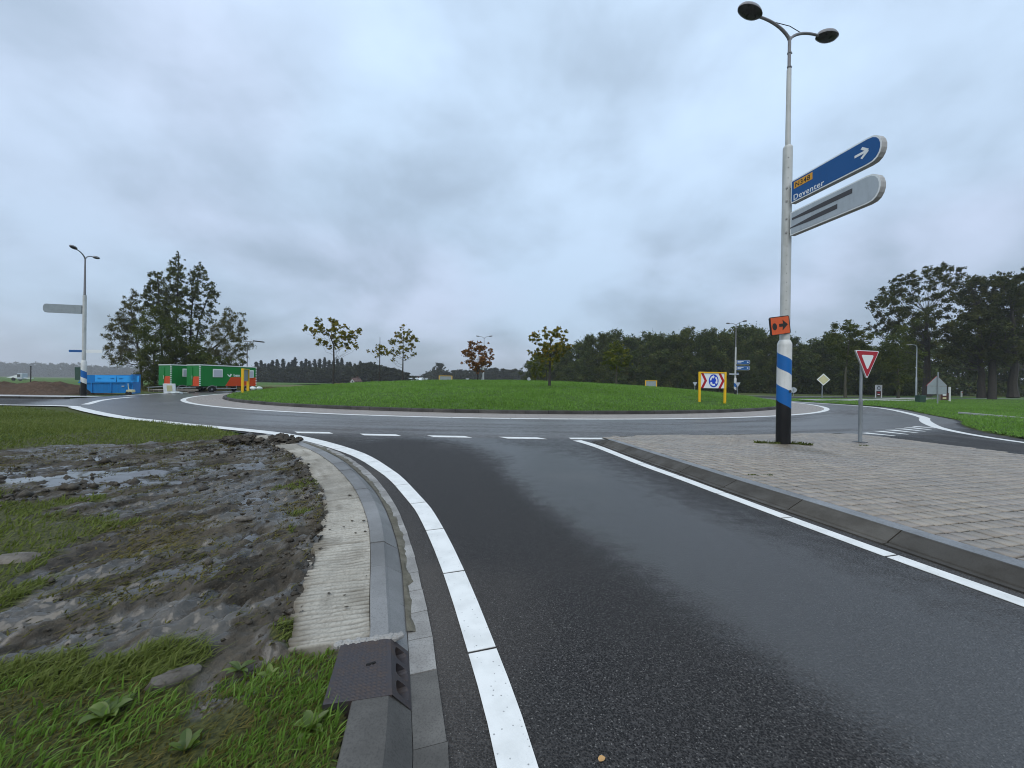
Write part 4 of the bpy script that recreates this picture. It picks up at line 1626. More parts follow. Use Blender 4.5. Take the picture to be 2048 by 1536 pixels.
x, y = scatter(-9, -1, 1.8, 9.0, 130000, keep_torn, 6)
grass('torn_grass', x, y, vz(x, y) + .003, .09, .010, 1.0, 51, L_torn, 2, SD, .5, 1.2, .28)
# patches left standing in the mud
x, y = scatter(-6.6, -1.0, 1.9, 6.3, 70000, lambda x, y: inpoly(x, y, mud_poly) * (1 - sst(.15, .6, mudmask(x, y))) * (.25 + .75 * sst(.35, .6, fbm(x * 3, y * 3, 153, 3))) * (pdist(x, y, slab_left) > .05), 7)
grass('patch_grass', x, y, vz(x, y) - .005, .085, .010, .95, 61, L_verge, 2, SD, .5, 1.0, .55)
# soil crumbs and clods
x, y = scatter(-8.5, -.95, 1.9, 9.0, 16000, lambda x, y: inpoly(x, y, mud_poly) * (.06 + .9 * sst(.30, .02, pdist(x, y, slab_left)) + .35 * sst(.55, .7, fbm(x * 1.4, y * 1.4, 171, 3))), 8)
z = vz(x, y)
n = len(x)
sz = rng.uniform(.006, .022, n) * (1 + 1.2 * (rng.random(n) < .06)) * np.clip(np.hypot(x, y) / 4, .6, 1.8)
octv = np.array([(1, 0, 0), (0, 1, 0), (-1, 0, 0), (0, -1, 0), (0, 0, 1), (0, 0, -1)], float)
VV = octv[None] * rng.uniform(.6, 1.4, (n, 6, 1)) * sz[:, None, None] * np.array((1.2, 1, .8)) + np.stack([x, y, z + sz * .2], 1)[:, None]
OF = np.array([(0, 1, 4), (1, 2, 4), (2, 3, 4), (3, 0, 4), (1, 0, 5), (2, 1, 5), (3, 2, 5), (0, 3, 5)])
me = fast_mesh('soil_clods', VV.reshape(-1, 3), (OF[None] + (np.arange(n) * 6)[:, None, None]).reshape(-1, 3), {'wet': np.repeat(rng.random(n) * .5, 6), 'green': np.zeros(n * 6)})
kind(link('soil_clods', me, M_mud), 'stuff')
# a few crumbs thrown on the slab
x, y = scatter(-5, -.7, 2.1, 8.5, 900, lambda x, y: (inpoly(x, y, [tuple(p) for p in slab_left[86:]] + [tuple(p) for p in kerb_back[::-1] if 2.1 < p[1] < 8.5])) * .16, 9)
n = len(x)
sz = rng.uniform(.004, .012, n) * np.clip(np.hypot(x, y) / 3, .8, 2)
VV = octv[None] * rng.uniform(.6, 1.4, (n, 6, 1)) * sz[:, None, None] * np.array((1.5, 1, .6)) + np.stack([x, y, np.full(n, KZ)], 1)[:, None]
me = fast_mesh('slab_crumbs', VV.reshape(-1, 3), (OF[None] + (np.arange(n) * 6)[:, None, None]).reshape(-1, 3), {'wet': np.repeat(rng.random(n) * .3, 6), 'green': np.zeros(n * 6)})
kind(link('slab_crumbs', me, M_mud), 'stuff')


# broad-leaved weeds among the grass
def leafy(mb, L, W, az, el, droop, n=6, curl=.25):
    vs_ = []
    d = np.array((math.cos(az), math.sin(az)))
    sn_ = np.array((-d[1], d[0]))
    for i in range(n + 1):
        t = i / n
        w = W * (math.sin(PI * min(1, .12 + .88 * t)) ** .8) * (1 if t < 1 else .02)
        r = L * t * math.cos(el) * (1 - .15 * t * droop)
        zz = L * (t * math.sin(el) - droop * t * t * .6)
        for sgn in (-1, 0, 1):
            p = d * r + sn_ * sgn * w / 2
            vs_.append((p[0], p[1], max(zz + (abs(sgn) * curl * w - 0), .002)))
    fs = []
    for i in range(n):
        for k in range(2):
            a = i * 3 + k
            fs.append((a, a + 1, a + 4, a + 3))
    mb.add(vs_, fs)


def weed(x, y, nl, L, W, label, seed):
    random.seed(seed)
    t = thing('weed_plant', label, 'weed', (x, y, float(vz(np.array([x]), np.array([y]))[0])), 0, 'broad-leaved weeds in the foreground grass')
    for k in range(nl):
        mb = MB()
        leafy(mb, L * random.uniform(.7, 1.15), W * random.uniform(.8, 1.2), 2 * PI * k / nl + random.uniform(-.4, .4), random.uniform(.35, 1.0), random.uniform(.2, .8))
        o = mb.build('leaf', L_weed, t, True)
        a = o.data.attributes.new('tint', 'FLOAT', 'POINT')
        a.data.foreach_set('value', np.full(len(o.data.vertices), random.random(), np.float32))


for k, (u, v, nl, L, W, lb) in enumerate(((620, 1450, 8, 0.101, 0.036, 'bright green broad-leaved weed just left of the old dark kerb below the drain'),
                                          (660, 1405, 8, 0.086, 0.032, 'broad-leaved weed touching the lower left corner of the iron drain plate'),
                                          (480, 1330, 8, 0.094, 0.025, 'weed with long leaves where the mud meets the grass left of the drain'),
                                          (215, 1430, 9, 0.144, 0.043, 'largest weed, long pale green leaves fanned at the mud edge on the far left'),
                                          (370, 1500, 8, 0.086, 0.032, 'weed with blue-green leaves near the bottom edge between mud patches'),
                                          (540, 1345, 7, 0.072, 0.025, 'small upright weed at the corner of the ribbed slab'))):
    p = G(u, v, .08)
    weed(p[0], p[1], nl, L, W, lb, 300 + k)
random.seed(11)

# stones half sunk in the mud, a fallen leaf on the road
def rock(name, label, c, d, rz, mat, seed, group=None):
    g = np.random.default_rng(seed)
    nu_, nv_ = 10, 6
    vs_ = []
    for i in range(nv_ + 1):
        ph = PI * i / nv_ - PI / 2
        for k in range(nu_):
            th = 2 * PI * k / nu_
            q = np.array((math.cos(ph) * math.cos(th), math.cos(ph) * math.sin(th), math.sin(ph)))
            q = np.sign(q) * np.abs(q) ** .75
            vs_.append(tuple(q * np.array(d) / 2 * (1 + .18 * (g.random() - .5))))
    fs = [(i * nu_ + k, i * nu_ + (k + 1) % nu_, (i + 1) * nu_ + (k + 1) % nu_, (i + 1) * nu_ + k) for i in range(nv_) for k in range(nu_)]
    o = MB().add(vs_, fs).build(name, mat, None, True, c)
    o.rotation_euler = (.1, .15, rz)
    tag(o, label, 'stone', group)
    return o


M_stone = concrete_material('mud_stone', (0.085, 0.075, 0.062), (0.14, 0.125, 0.105), 9.0, (.4, .7), 60)
p = G(352, 1348, .09)
rock('stone', 'pale brown stone half sunk in the mud near the foreground grass', (*p, float(vz(np.array([p[0]]), np.array([p[1]]))[0]) + .012), (.21, .10, .07), .9, M_stone, 1, 'stones lying in the mud')
p = G(35, 1112, .09)
rock('stone', 'flat pale stone beside the grass patch at the left', (*p, float(vz(np.array([p[0]]), np.array([p[1]]))[0]) + .01), (.26, .15, .07), .5, M_stone, 2, 'stones lying in the mud')
p = G(490, 1040, .09)
rock('stone', 'small pale flat stone in the wet mud near the slab', (*p, float(vz(np.array([p[0]]), np.array([p[1]]))[0]) + .01), (.20, .09, .05), .8, M_stone, 3, 'stones lying in the mud')
def lump(mb, c, d, g):
    nu_, nv_ = 9, 6
    vs_ = []
    for i in range(nv_ + 1):
        ph = PI * i / nv_ - PI / 2
        for k in range(nu_):
            th = 2 * PI * k / nu_
            q = np.array((math.cos(ph) * math.cos(th), math.cos(ph) * math.sin(th), math.sin(ph)))
            vs_.append(tuple(np.array(c) + q * np.array(d) / 2 * g.uniform(.65, 1.3)))
    mb.add(vs_, [(i * nu_ + k, i * nu_ + (k + 1) % nu_, (i + 1) * nu_ + (k + 1) % nu_, (i + 1) * nu_ + k) for i in range(nv_) for k in range(nu_)])


for k, (u, v) in enumerate(((478, 884), (563, 881))):
    p = G(u, v, .1)
    g = np.random.default_rng(60 + k)
    mb = MB()
    for _ in range(26):
        w_ = g.uniform(.10, .26)
        a, b = g.normal() * .26, g.normal() * .13
        lump(mb, (a, b, .02 + .10 * max(0, 1 - abs(a) / .5) * g.random()), (w_, w_ * .8, w_ * .55), g)
    o = mb.build('earth_clod', M_mud, None, False, (p[0], p[1], .09))
    o.rotation_euler = (0, 0, -.5)
    tag(o, ('large dark clod of earth at the far end of the mud beside the grass', 'dark clod of earth lying on the far end of the ribbed slab')[k], 'clod')
p = G(1197, 1523)
lf = MB()
leafy(lf, .032, .024, .3, .2, .1, 6, .15)
o = lf.build('fallen_leaf', paint('leaf_tan', (0.42, 0.25, 0.10), .6, .3, 40), None, True, (p[0], p[1], .004))
tag(o, 'small tan leaf fallen on the dark asphalt at the bottom edge', 'leaf')
#PART2
# ------------------------------------------------------------------ lamps and signs
def text_mesh(body, size, spacing=1.0, bold=0.0):
    cu = bpy.data.curves.new('lettering', 'FONT')
    cu.body = body
    cu.size = size
    cu.space_character = spacing
    cu.offset = bold
    cu.resolution_u = 3
    cu.extrude = 0.0015
    o = bpy.data.objects.new('lettering', cu)
    COL.objects.link(o)
    dg = bpy.context.evaluated_depsgraph_get()
    me = bpy.data.meshes.new_from_object(o.evaluated_get(dg))
    bpy.data.objects.remove(o)
    bpy.data.curves.remove(cu)
    return me


def lettering(name, body, size, loc, rot, mat, parent, spacing=1.0, bold=0.0, sx=1.0):
    me = text_mesh(body, size, spacing, bold)
    me.name = name
    me.materials.clear()
    o = link(name, me, mat, parent)
    o.location = loc
    o.rotation_euler = rot
    o.scale = (sx, 1, 1)
    return o


def helix_sleeve(r, bands, drop, seam, parent, name='striped_sleeve', n=40):
    """Bands (z0, z1, material) painted round the post on a slant; drop = fall over half a turn."""
    mats = []
    mb = MB()
    for z0, z1, m in bands:
        if m not in mats:
            mats.append(m)
        vs_ = []
        for k in range(n + 1):
            th = seam + 2 * PI * k / n
            dz = -drop * (k / n - .5) * 2
            for z, fl in ((z0, z0 <= .13), (z1, z1 >= 9)):
                vs_.append((r * math.cos(th), r * math.sin(th), (z if fl else z + dz)))
        mb.add(vs_, [(2 * k, 2 * k + 2, 2 * k + 3, 2 * k + 1) for k in range(n)], mats.index(m))
    return mb.build(name, mats, parent, True)


def lamp_head(d, name, parent, c, L=.66, W=.34, Hh=.13, tilt=.12):
    """Oval lantern along horizontal direction d, its arm end at c."""
    M = Matrix.Rotation(math.atan2(d[1], d[0]), 3, 'Z') @ Matrix.Rotation(-tilt, 3, 'Y')
    hs, gl = MB(), MB()
    n = 20
    rings = []
    for f, zf in ((1.0, 0), (1.0, .25), (.86, .7), (.5, 1.0)):
        rings.append([tuple(M @ Vector((L / 2 + f * L / 2 * math.cos(t) * (1 if math.cos(t) > 0 else .94), f * W / 2 * math.sin(t), Hh * zf)) + Vector(c)) for t in np.linspace(0, 2 * PI, n + 1)[:-1]])
    v = [q for r_ in rings for q in r_]
    hs.add(v, [(i * n + k, i * n + (k + 1) % n, (i + 1) * n + (k + 1) % n, (i + 1) * n + k) for i in range(3) for k in range(n)] + [tuple(3 * n + k for k in range(n))])
    rb = []
    for f, zf in ((1.0, 0), (.93, -.10), (.78, -.42), (.45, -.62)):
        rb.append([tuple(M @ Vector((L / 2 + f * L / 2 * math.cos(t), f * W / 2 * math.sin(t), Hh * zf)) + Vector(c)) for t in np.linspace(0, 2 * PI, n + 1)[:-1]])
    v = [q for r_ in rb for q in r_]
    gl.add(v, [(i * n + k, i * n + (k + 1) % n, (i + 1) * n + (k + 1) % n, (i + 1) * n + k) for i in range(3) for k in range(n)] + [tuple(3 * n + k for k in range(n))])
    h = hs.build(name, M_lampgrey, parent, True)
    gl.build('lamp_cover', M_lampdark, h, True)
    return h


def double_arm(parent, z0, z1, ax, reach, thin=.045, Ll=.66, stay=True):
    """Two curved arms from height z0 up to z1 in directions +-ax, each with a lantern."""
    for sg in (-1, 1):
        d = (ax[0] * sg, ax[1] * sg)
        mb = MB()
        pts = []
        for t in np.linspace(0, 1, 10):
            r_ = reach * t ** 1.35
            pts.append((d[0] * r_, d[1] * r_, z0 + (z1 - z0) * (1 - (1 - t) ** 2.0)))
        mb.tube(pts, np.linspace(thin, thin * .8, 10), 8)
        mb.build('arm', M_lampgrey, parent, True)
        lamp_head(d, 'lantern', parent, (d[0] * (reach - .04), d[1] * (reach - .04), z1 - .0), Ll)
    if stay:
        mb = MB()
        mb.tube([(-ax[0] * reach * .66, -ax[1] * reach * .66, z1 - .02), (0, 0, z1 + .01), (ax[0] * reach * .42, ax[1] * reach * .42, z0 + (z1 - z0) * .78)], .009, 6)
        mb.build('stay_rod', M_lampdark, parent, True)


def rounded_arm(L, hgt, tip=.30, n=10):
    """Outline (x, z) of a direction arm: square at x = 0, blunt round tip at x = L."""
    o = [(0, -hgt / 2)]
    for t in np.linspace(-PI / 2, PI / 2, n):
        c = max(math.cos(t), 0)
        o.append((L - tip + tip * c ** .8, hgt / 2 * math.sin(t)))
    o.append((0, hgt / 2))
    return o


def direction_sign(parent, z, ang_, L, hgt, th, face, r0, label=None, tip=.24):
    """A direction arm bolted to a post: local x runs outward along angle ang_."""
    e = bpy.data.objects.new('direction_sign', None)
    e = MB().plate(rounded_arm(L, hgt, tip), -th / 2, th / 2, 0).build('direction_sign', M_signedge, parent)
    e.location = (math.cos(ang_) * r0, math.sin(ang_) * r0, z)
    e.rotation_euler = (0, 0, ang_)
    if label:
        e['label'] = label
    b = .028
    inner_ = [(x_ * (L - 2 * b) / L + b, z_ * (hgt - 2 * b) / hgt) for x_, z_ in rounded_arm(L, hgt, tip)]
    MB().plate([(p[0], p[1]) for p in rounded_arm(L, hgt, tip)], -th / 2 - .004, -th / 2 - .001).build('border', M_signwhite, e)
    MB().plate(inner_, -th / 2 - .008, -th / 2 - .0045).build('face', face, e)
    bk = MB()
    for q in (-.3, .3):
        bk.box((-.06, 0, q * hgt), (.16, .05, .06), 0, 0, .006)
        bk.box((-.10, 0, q * hgt), (.03, .20, .05), 0, 0, .004)
    kind(bk.build('clamp', M_signedge, e), 'stuff')
    return e, -th / 2 - .009


# main lamp post
B = at(1566, 886, 9.5)
lamp = thing('street_lamp', 'tall double-headed lamp post with black base, blue and white stripes and the large direction signs', 'street lamp', (B[0], 9.5, SZ - .02), 0, 'double-headed lamp posts round the roundabout')
Z0 = SZ - .02
toward = math.atan2(-9.5, -B[0])
rS = .155
helix_sleeve(rS, [(-.05, .98, M_black), (.98, 1.38, M_blue), (1.38, 1.80, M_white), (1.80, 2.16, M_blue)], .26, toward + PI, lamp)
# shift of the slanted top is closed by the white shoulder
mb = MB()
n = 40
top = 2.16
vs_ = []
for k in range(n + 1):
    th = toward + PI + 2 * PI * k / n
    dz = -.26 * (k / n - .5) * 2
    vs_ += [(rS * math.cos(th), rS * math.sin(th), top + dz), (rS * math.cos(th), rS * math.sin(th), 2.44)]
mb.add(vs_, [(2 * k, 2 * k + 2, 2 * k + 3, 2 * k + 1) for k in range(n)])
mb.lathe([(rS, 2.44), (.153, 2.47), (.130, 2.53), (.112, 2.56)], 40)
mb.build('shoulder', M_white, lamp, True)
mb = MB().lathe([(.108, 2.4), (.106, 4.2), (.104, 6.0), (.104, 7.25), (.100, 7.30), (.080, 7.33)], 28)
mb.build('lower_pole', M_offwhite, lamp, True)
mb = MB().lathe([(.058, 7.30), (.050, 9.2), (.048, 9.22)], 18)
mb.build('upper_pole', M_offwhite, lamp, True)
mb = MB().lathe([(.036, 9.2), (.036, 10.0)], 16)
mb.build('mast_tip', M_lampgrey, lamp, True)
for zz in (9.28, 9.62):
    mb = MB().lathe([(.046, zz - .012), (.046, zz + .012)], 14)
    mb.box((.05, .0, zz), (.05, .02, .02), .4)
    mb.build('collar', M_lampgrey, lamp)
bt = MB()
for zz in np.r_[np.arange(3.3, 5.0, .22), 6.5, 6.75, 7.0]:
    a_ = toward + .15
    bt.lathe([(.009, -.006), (.009, .006)], 8, (.104 * math.cos(a_), .104 * math.sin(a_), zz))
kind(bt.build('bolt', M_lampdark, lamp), 'stuff')
mb = MB()
a_ = toward + .92
d_ = Vector((math.cos(a_), math.sin(a_), 0))
mb.tube([d_ * (rS - .01) + Vector((0, 0, 1.30)), d_ * (rS + .012) + Vector((0, 0, 1.30))], .034, 14)
mb.build('hatch_lock', M_lampdark, lamp, True)
axl = Vector((1.25, .33, 0)).normalized()
double_arm(lamp, 9.93, 10.27, (axl.x, axl.y), .92, .036, .66)
# the two direction arms reach towards the carriageway
pA, pB = np.array((6.85, 9.38)), np.array((7.22, 7.45))
dv = pB - pA
angS = math.atan2(dv[1], dv[0])
LS = float(np.hypot(*dv)) - .02
sg, yf = direction_sign(lamp, 6.10, angS, LS, .54, .13, M_signblue, .17, 'blue direction arm reading N348 Deventer with a white arrow', .24)
lettering('lettering', 'Deventer', .185, (.07, yf, -.225), (PI / 2, 0, 0), M_signwhite, sg, 1.06, .002)
bd = MB().plate([(.085, .045), (.55, .045), (.55, .205), (.085, .205)], yf - .002, yf + .004).build('route_badge', M_signyel, sg)
lettering('lettering', 'N348', .155, (.115, yf - .003, .07), (PI / 2, 0, 0), M_ink, sg, 1.12, .0015)
ar = MB()
c_ = (LS - .36, .02)
for (x0, z0, x1, z1, w) in ((-.13, 0, .11, 0, .05), (.0, .105, .12, .0, .048), (.0, -.105, .12, .0, .048)):
    dx, dz = x1 - x0, z1 - z0
    l_ = math.hypot(dx, dz)
    nx, nz = -dz / l_ * w / 2, dx / l_ * w / 2
    ar.plate([(c_[0] + x0 + nx, c_[1] + z0 + nz), (c_[0] + x1 + nx, c_[1] + z1 + nz), (c_[0] + x1 - nx, c_[1] + z1 - nz), (c_[0] + x0 - nx, c_[1] + z0 - nz)], yf - .003 - .001 * w, yf + .004)
ar.build('arrow', M_signwhite, sg)
sg2, yf = direction_sign(lamp, 5.34, angS, LS - .01, .56, .13, M_signgrey, .17, 'blanked grey direction arm with two dark cover strips', .24)
for (x0, x1, z0, z1, w0, w1) in ((.05, 1.42, .10, .115, .05, .10), (.0, 1.12, -.10, -.07, .02, .10)):
    ol = []
    for t in np.linspace(0, 1, 8):
        ol.append((x0 + (x1 - x0) * t, z0 + (z1 - z0) * t - (w0 + (w1 - w0) * min(1, t * 2)) / 2))
    for t in np.linspace(1, 0, 8):
        ol.append((x0 + (x1 - x0) * t, z0 + (z1 - z0) * t + (w0 + (w1 - w0) * min(1, t * 2)) / 2))
    MB().plate(ol, yf - .003, yf + .004).build('cover_strip', M_tape, sg2)
# orange diversion sign
og = bpy.data.objects.new('x', None)
bpy.data.objects.remove(og)
oc = at(1559.5, 651, 9.33)
og = MB()
w, h_ = .60, .44
og.plate([(-w / 2 + .03, -h_ / 2), (w / 2 - .03, -h_ / 2), (w / 2, -h_ / 2 + .03), (w / 2, h_ / 2 - .03), (w / 2 - .03, h_ / 2), (-w / 2 + .03, h_ / 2), (-w / 2, h_ / 2 - .03), (-w / 2, -h_ / 2 + .03)], -.018, .018)
o_ = og.build('diversion_sign', M_ink, lamp)
o_.location = (oc[0] - B[0], oc[1] - 9.5, oc[2] - Z0)
o_.rotation_euler = (0, R(-9), R(15))
o_['label'] = 'orange diversion plate with a dark disc and an arrow to the right'
MB().plate([(-w / 2 + .02, -h_ / 2 + .015), (w / 2 - .03, -h_ / 2 + .015), (w / 2 - .03, h_ / 2 - .02), (-w / 2 + .02, h_ / 2 - .02)], -.022, -.0185).build('face', M_orange, o_)
MB().plate([(-.185 + .07 * math.cos(t), -.015 + .085 * math.sin(t)) for t in np.linspace(0, 2 * PI, 21)[:-1]], -.026, -.0222).build('disc', M_ink, o_)
MB().plate([(-.045, -.035), (.065, -.035), (.045, -.125), (.225, .005), (.075, .125), (.08, .04), (-.045, .04)], -.026, -.0222).build('arrow', M_ink, o_)


def lamp_post(u, v, Y, ztop, ax, label, zs=(3.0, 7.3), stripes=True, scale=1.0, zbase=0.0, heads=.66):
    b = at(u, v, Y)
    t = thing('street_lamp', label, 'street lamp', (b[0], Y, zbase), 0, 'double-headed lamp posts round the roundabout')
    tw = math.atan2(-Y, -b[0])
    if stripes:
        helix_sleeve(.17, [(-.1, 1.02, M_black), (1.02, 1.42, M_white), (1.42, 1.95, M_blue), (1.95, 2.35, M_white)], .27, tw + PI, t, n=24)
        MB().lathe([(.17, 2.2), (.17, 2.66), (.115, 2.8)], 24).build('shoulder', M_white, t, True)
    MB().lathe([(.12, .0 if not stripes else 2.6), (.11, zs[1])], 16).build('lower_pole', M_offwhite, t, True)
    MB().lathe([(.075, zs[1] - .02), (.045, ztop - .4)], 12).build('upper_pole', M_lampgrey, t, True)
    double_arm(t, ztop - .45, ztop, ax, 1.0, .045, heads, False)
    return t, b


# left lamp
axv = Vector((.35, -.94, 0)).normalized()
lamp2, b2 = lamp_post(167, 793, 30.0, 11.1, (axv.x, axv.y), 'double-headed lamp post with a grey sign back beside the blue skip', (3, 7.85))
def flat_arm(parent, z, ang_, L, hgt, mat, label, name='direction_sign', th=.10, tip=.2, r0=.16):
    e = MB().plate(rounded_arm(L, hgt, tip), -th / 2, th / 2).build(name, mat, parent)
    e.location = (math.cos(ang_) * r0, math.sin(ang_) * r0, z)
    e.rotation_euler = (0, 0, ang_)
    e['label'] = label
    bk = MB()
    for q in (-.28, .28):
        bk.box((-.07, 0, q * hgt), (.2, .06, .07))
    kind(bk.build('clamp', M_lampdark, e), 'stuff')
    return e


flat_arm(lamp2, 6.72, PI + .22, 2.42, .66, M_back, 'grey back of a direction arm with a rounded tip')
MB().box((-.62, .0, 3.50), (1.02, .05, .17), .06).build('street_name_sign', M_signblue, lamp2)['label'] = 'narrow blue street name plate'
MB().box((.80, .0, 3.50), (1.36, .05, .24), -.05).build('street_name_sign', M_signwhite, lamp2)['label'] = 'narrow white street name plate'
MB().plate([(-.24, -.5), (.20, -.5), (.24, .5), (-.28, .5)], -.02, .02).build('side_plate', M_cabinet, lamp2).location = (-.36, -.05, 1.75)

# right lamp beyond the island
lamp3, b3 = lamp_post(1470, 790, 58, 11.1, (.45, -.89), 'double-headed lamp post with two blue direction arms in front of the dark wood', (3, 7.4))
for zz in (5.15, 4.28):
    sgn_, yf = direction_sign(lamp3, zz, -.15, 1.85, .62, .10, M_signblue, .14, None, .2)
    for q in (.10, -.10):
        MB().plate([(.12, q - .04), (.95 - (q < 0) * .3, q - .04), (.95 - (q < 0) * .3, q + .04), (.12, q + .04)], yf - .004, yf + .003).build('text_line', M_signwhite, sgn_)
    MB().plate([(1.45, -.10), (1.70, 0), (1.45, .10)], yf - .004, yf + .003).build('arrow', M_signwhite, sgn_)
MB().box((-.30, 0, 3.35), (1.45, .05, .18), 0).build('street_name_sign', M_signgrey, lamp3).location = (0, -.2, 0)
MB().box((.55, 0.25, 3.5), (1.1, .05, .18), .9).build('street_name_sign', M_signblue, lamp3)

# far lamp behind the island and a dark-headed one at the trailers
lamp_post(967, 767, 80, 11.1, (1, -.1), 'slim far lamp post rising behind the reddish young oak', (3, 7.0), False, heads=.8)
b = at(494, 757, 72)
t = thing('floodlight_mast', 'dark flat-headed light mast standing behind the right end of the green trailers', 'light mast', (b[0], 72, 0))
MB().lathe([(.09, 0), (.06, 8.4)], 10).build('pole', M_lampgrey, t, True)
for sg_ in (-1, 1):
    MB().box((sg_ * 1.25, 0, 8.75), (1.75, .8, .22), 0, 0, .06).build('lamp_head', M_lampdark, t).rotation_euler = (0, sg_ * .10, 0)
MB().box((0, 0, 8.55), (1.5, .12, .12)).build('cross_arm', M_lampgrey, t)
# small lamp on the right with a green cabinet
b = at(1833, 806, 40)
t = thing('street_lamp', 'small single-arm lamp with a slim green-grey pole beside the green cabinet', 'street lamp', (b[0] + .15, 40.2, .1))
MB().lathe([(.085, 0), (.075, 2.6), (.055, 2.64), (.045, 5.75)], 12).build('pole', M_galv, t, True)
MB().tube([(0, 0, 5.7), (-.03, 0, 5.88), (-.15, 0, 5.98), (-.55, 0, 6.02)], .032, 8).build('arm', M_galv, t, True)
MB().box((-.78, 0, 6.02), (.5, .16, .09), 0, 0, .03).build('lantern', M_lampgrey, t)
c = thing('utility_cabinet', 'dark green utility cabinet at the foot of the small lamp', 'cabinet', (b[0] - .02, 39.6, .1))
MB().box((0, 0, .36), (.74, .4, .72), 0, 0, .02).build('body', M_cabinet, c)
MB().box((0, 0, .745), (.80, .46, .05), 0, 0, .015).build('lid', M_cabinet, c)
MB().box((0, -.21, .36), (.62, .02, .6)).build('door', M_cabinet, c)

# give-way sign on the splitter island
b = at(1720, 884.5, 9.85)
gw = thing('give_way_sign', 'red and white give-way triangle on a grey post on the paved splitter island', 'road sign', (b[0], 9.85, SZ - .01), R(15))
MB().lathe([(.042, 0), (.042, 1.02), (.046, 1.03), (.046, 1.10)], 14).build('lower_post', M_galv, gw, True)
MB().lathe([(.030, 1.08), (.030, 2.22)], 12).build('upper_post', M_galv, gw, True)
MB().box((0, 0, .012), (.30, .24, .02), .3, 0, .004).build('foot_plate', M_lampdark, gw)


def tri(s_, zc_=0.0, rnd=.06, n=4):
    """Downward triangle outline with rounded corners."""
    hgt = s_ * math.sqrt(3) / 2
    pts = [(-s_ / 2, hgt / 3), (s_ / 2, hgt / 3), (0, -2 * hgt / 3)]
    o = []
    for i in range(3):
        p = np.array(pts[i])
        a = np.array(pts[i - 1])
        c = np.array(pts[(i + 1) % 3])
        u = (a - p) / np.hypot(*(a - p))
        w = (c - p) / np.hypot(*(c - p))
        for k in range(n + 1):
            t = k / n
            q = (1 - t) ** 2 * (p + u * rnd) + 2 * t * (1 - t) * p + t * t * (p + w * rnd)
            o.append((q[0], q[1] + zc_))
    return o[::-1]


zt = 2.11
pl = MB().plate(tri(.84, zt), -.075, -.045).build('sign_plate', M_signedge, gw)
pl.location = (.085, 0, 0)
MB().plate(tri(.83, zt), -.079, -.0755).build('white_rim', M_signwhite, pl)
MB().plate(tri(.77, zt), -.083, -.0795).build('red_border', M_red, pl)
MB().plate(tri(.44, zt), -.087, -.0835).build('white_field', M_signwhite, pl)


# roundabout boards: yellow frame, white panel, two red chevrons, blue roundel
def ring_arrow(mb, r0, r1, a0, a1, ah, cx, cz, y0, y1, sx_=1.0):
    n = 8
    o, i_ = [], []
    for t in np.linspace(a0, a1, n):
        o.append((cx + sx_ * r1 * math.cos(t), cz + r1 * math.sin(t)))
        i_.append((cx + sx_ * r0 * math.cos(t), cz + r0 * math.sin(t)))
    mb.plate(o + i_[::-1], y0, y1)
    rm, d = (r0 + r1) / 2, (r1 - r0)
    mb.plate([(cx + sx_ * (rm + d * 1.1) * math.cos(a1), cz + (rm + d * 1.1) * math.sin(a1)), (cx + sx_ * rm * math.cos(a1 + ah), cz + rm * math.sin(a1 + ah)), (cx + sx_ * (rm - d * 1.1) * math.cos(a1), cz + (rm - d * 1.1) * math.sin(a1))], y0 - .0007, y1)


def board(x, y, W, Hh, rz, label, front=True, depth=.55, k=1.0):
    z = float(mound(np.array([x]), np.array([y]))[0])
    t = thing('roundabout_board', label, 'road sign', (x, y, z - .06), rz, 'yellow-framed roundabout boards on the island')
    p = .12 * k
    for sx_ in (-1, 1):
        MB().box((sx_ * (W - p) / 2, 0, Hh / 2), (p, p, Hh), 0, 0, .01).build('post', M_yellow, t)
    MB().box((0, 0, Hh - .04), (W - 2 * p, p * .95, .08), 0, 0, .006).build('top_rail', M_yellow, t)
    pw, ph = W - 2 * p - .01, Hh * .47
    pz = Hh - .085 - ph / 2
    pn = MB().box((0, 0, pz), (pw, .03, ph)).build('panel', M_back, t)
    if not front:
        return t
    ya, yb = -.020, -.0155
    MB().plate([(-pw / 2, pz - ph / 2), (pw / 2, pz - ph / 2), (pw / 2, pz + ph / 2), (-pw / 2, pz + ph / 2)], ya, yb).build('face', M_signwhite, pn)
    for cx in (-pw / 2 + .005, pw / 2 - .40):
        w = .17
        d = .24
        MB().plate([(cx, pz - ph / 2), (cx + w, pz - ph / 2), (cx + w + d, pz), (cx + w, pz + ph / 2), (cx, pz + ph / 2), (cx + d, pz)], ya - .004, ya - .0005).build('chevron', M_red, pn)
    r_ = ph * .44
    s_ = .80
    cx = .07
    MB().plate([(cx + s_ * r_ * math.cos(q), pz + r_ * math.sin(q)) for q in np.linspace(0, 2 * PI, 33)[:-1]], ya - .004, ya - .0005).build('roundel', M_royal, pn)
    am = MB()
    for q in (R(100), R(220), R(340)):
        ring_arrow(am, r_ * .50, r_ * .78, q + R(75), q, R(-26), cx, pz, ya - .008, ya - .0045, s_)
    am.build('arrow', M_signwhite, pn)
    return t


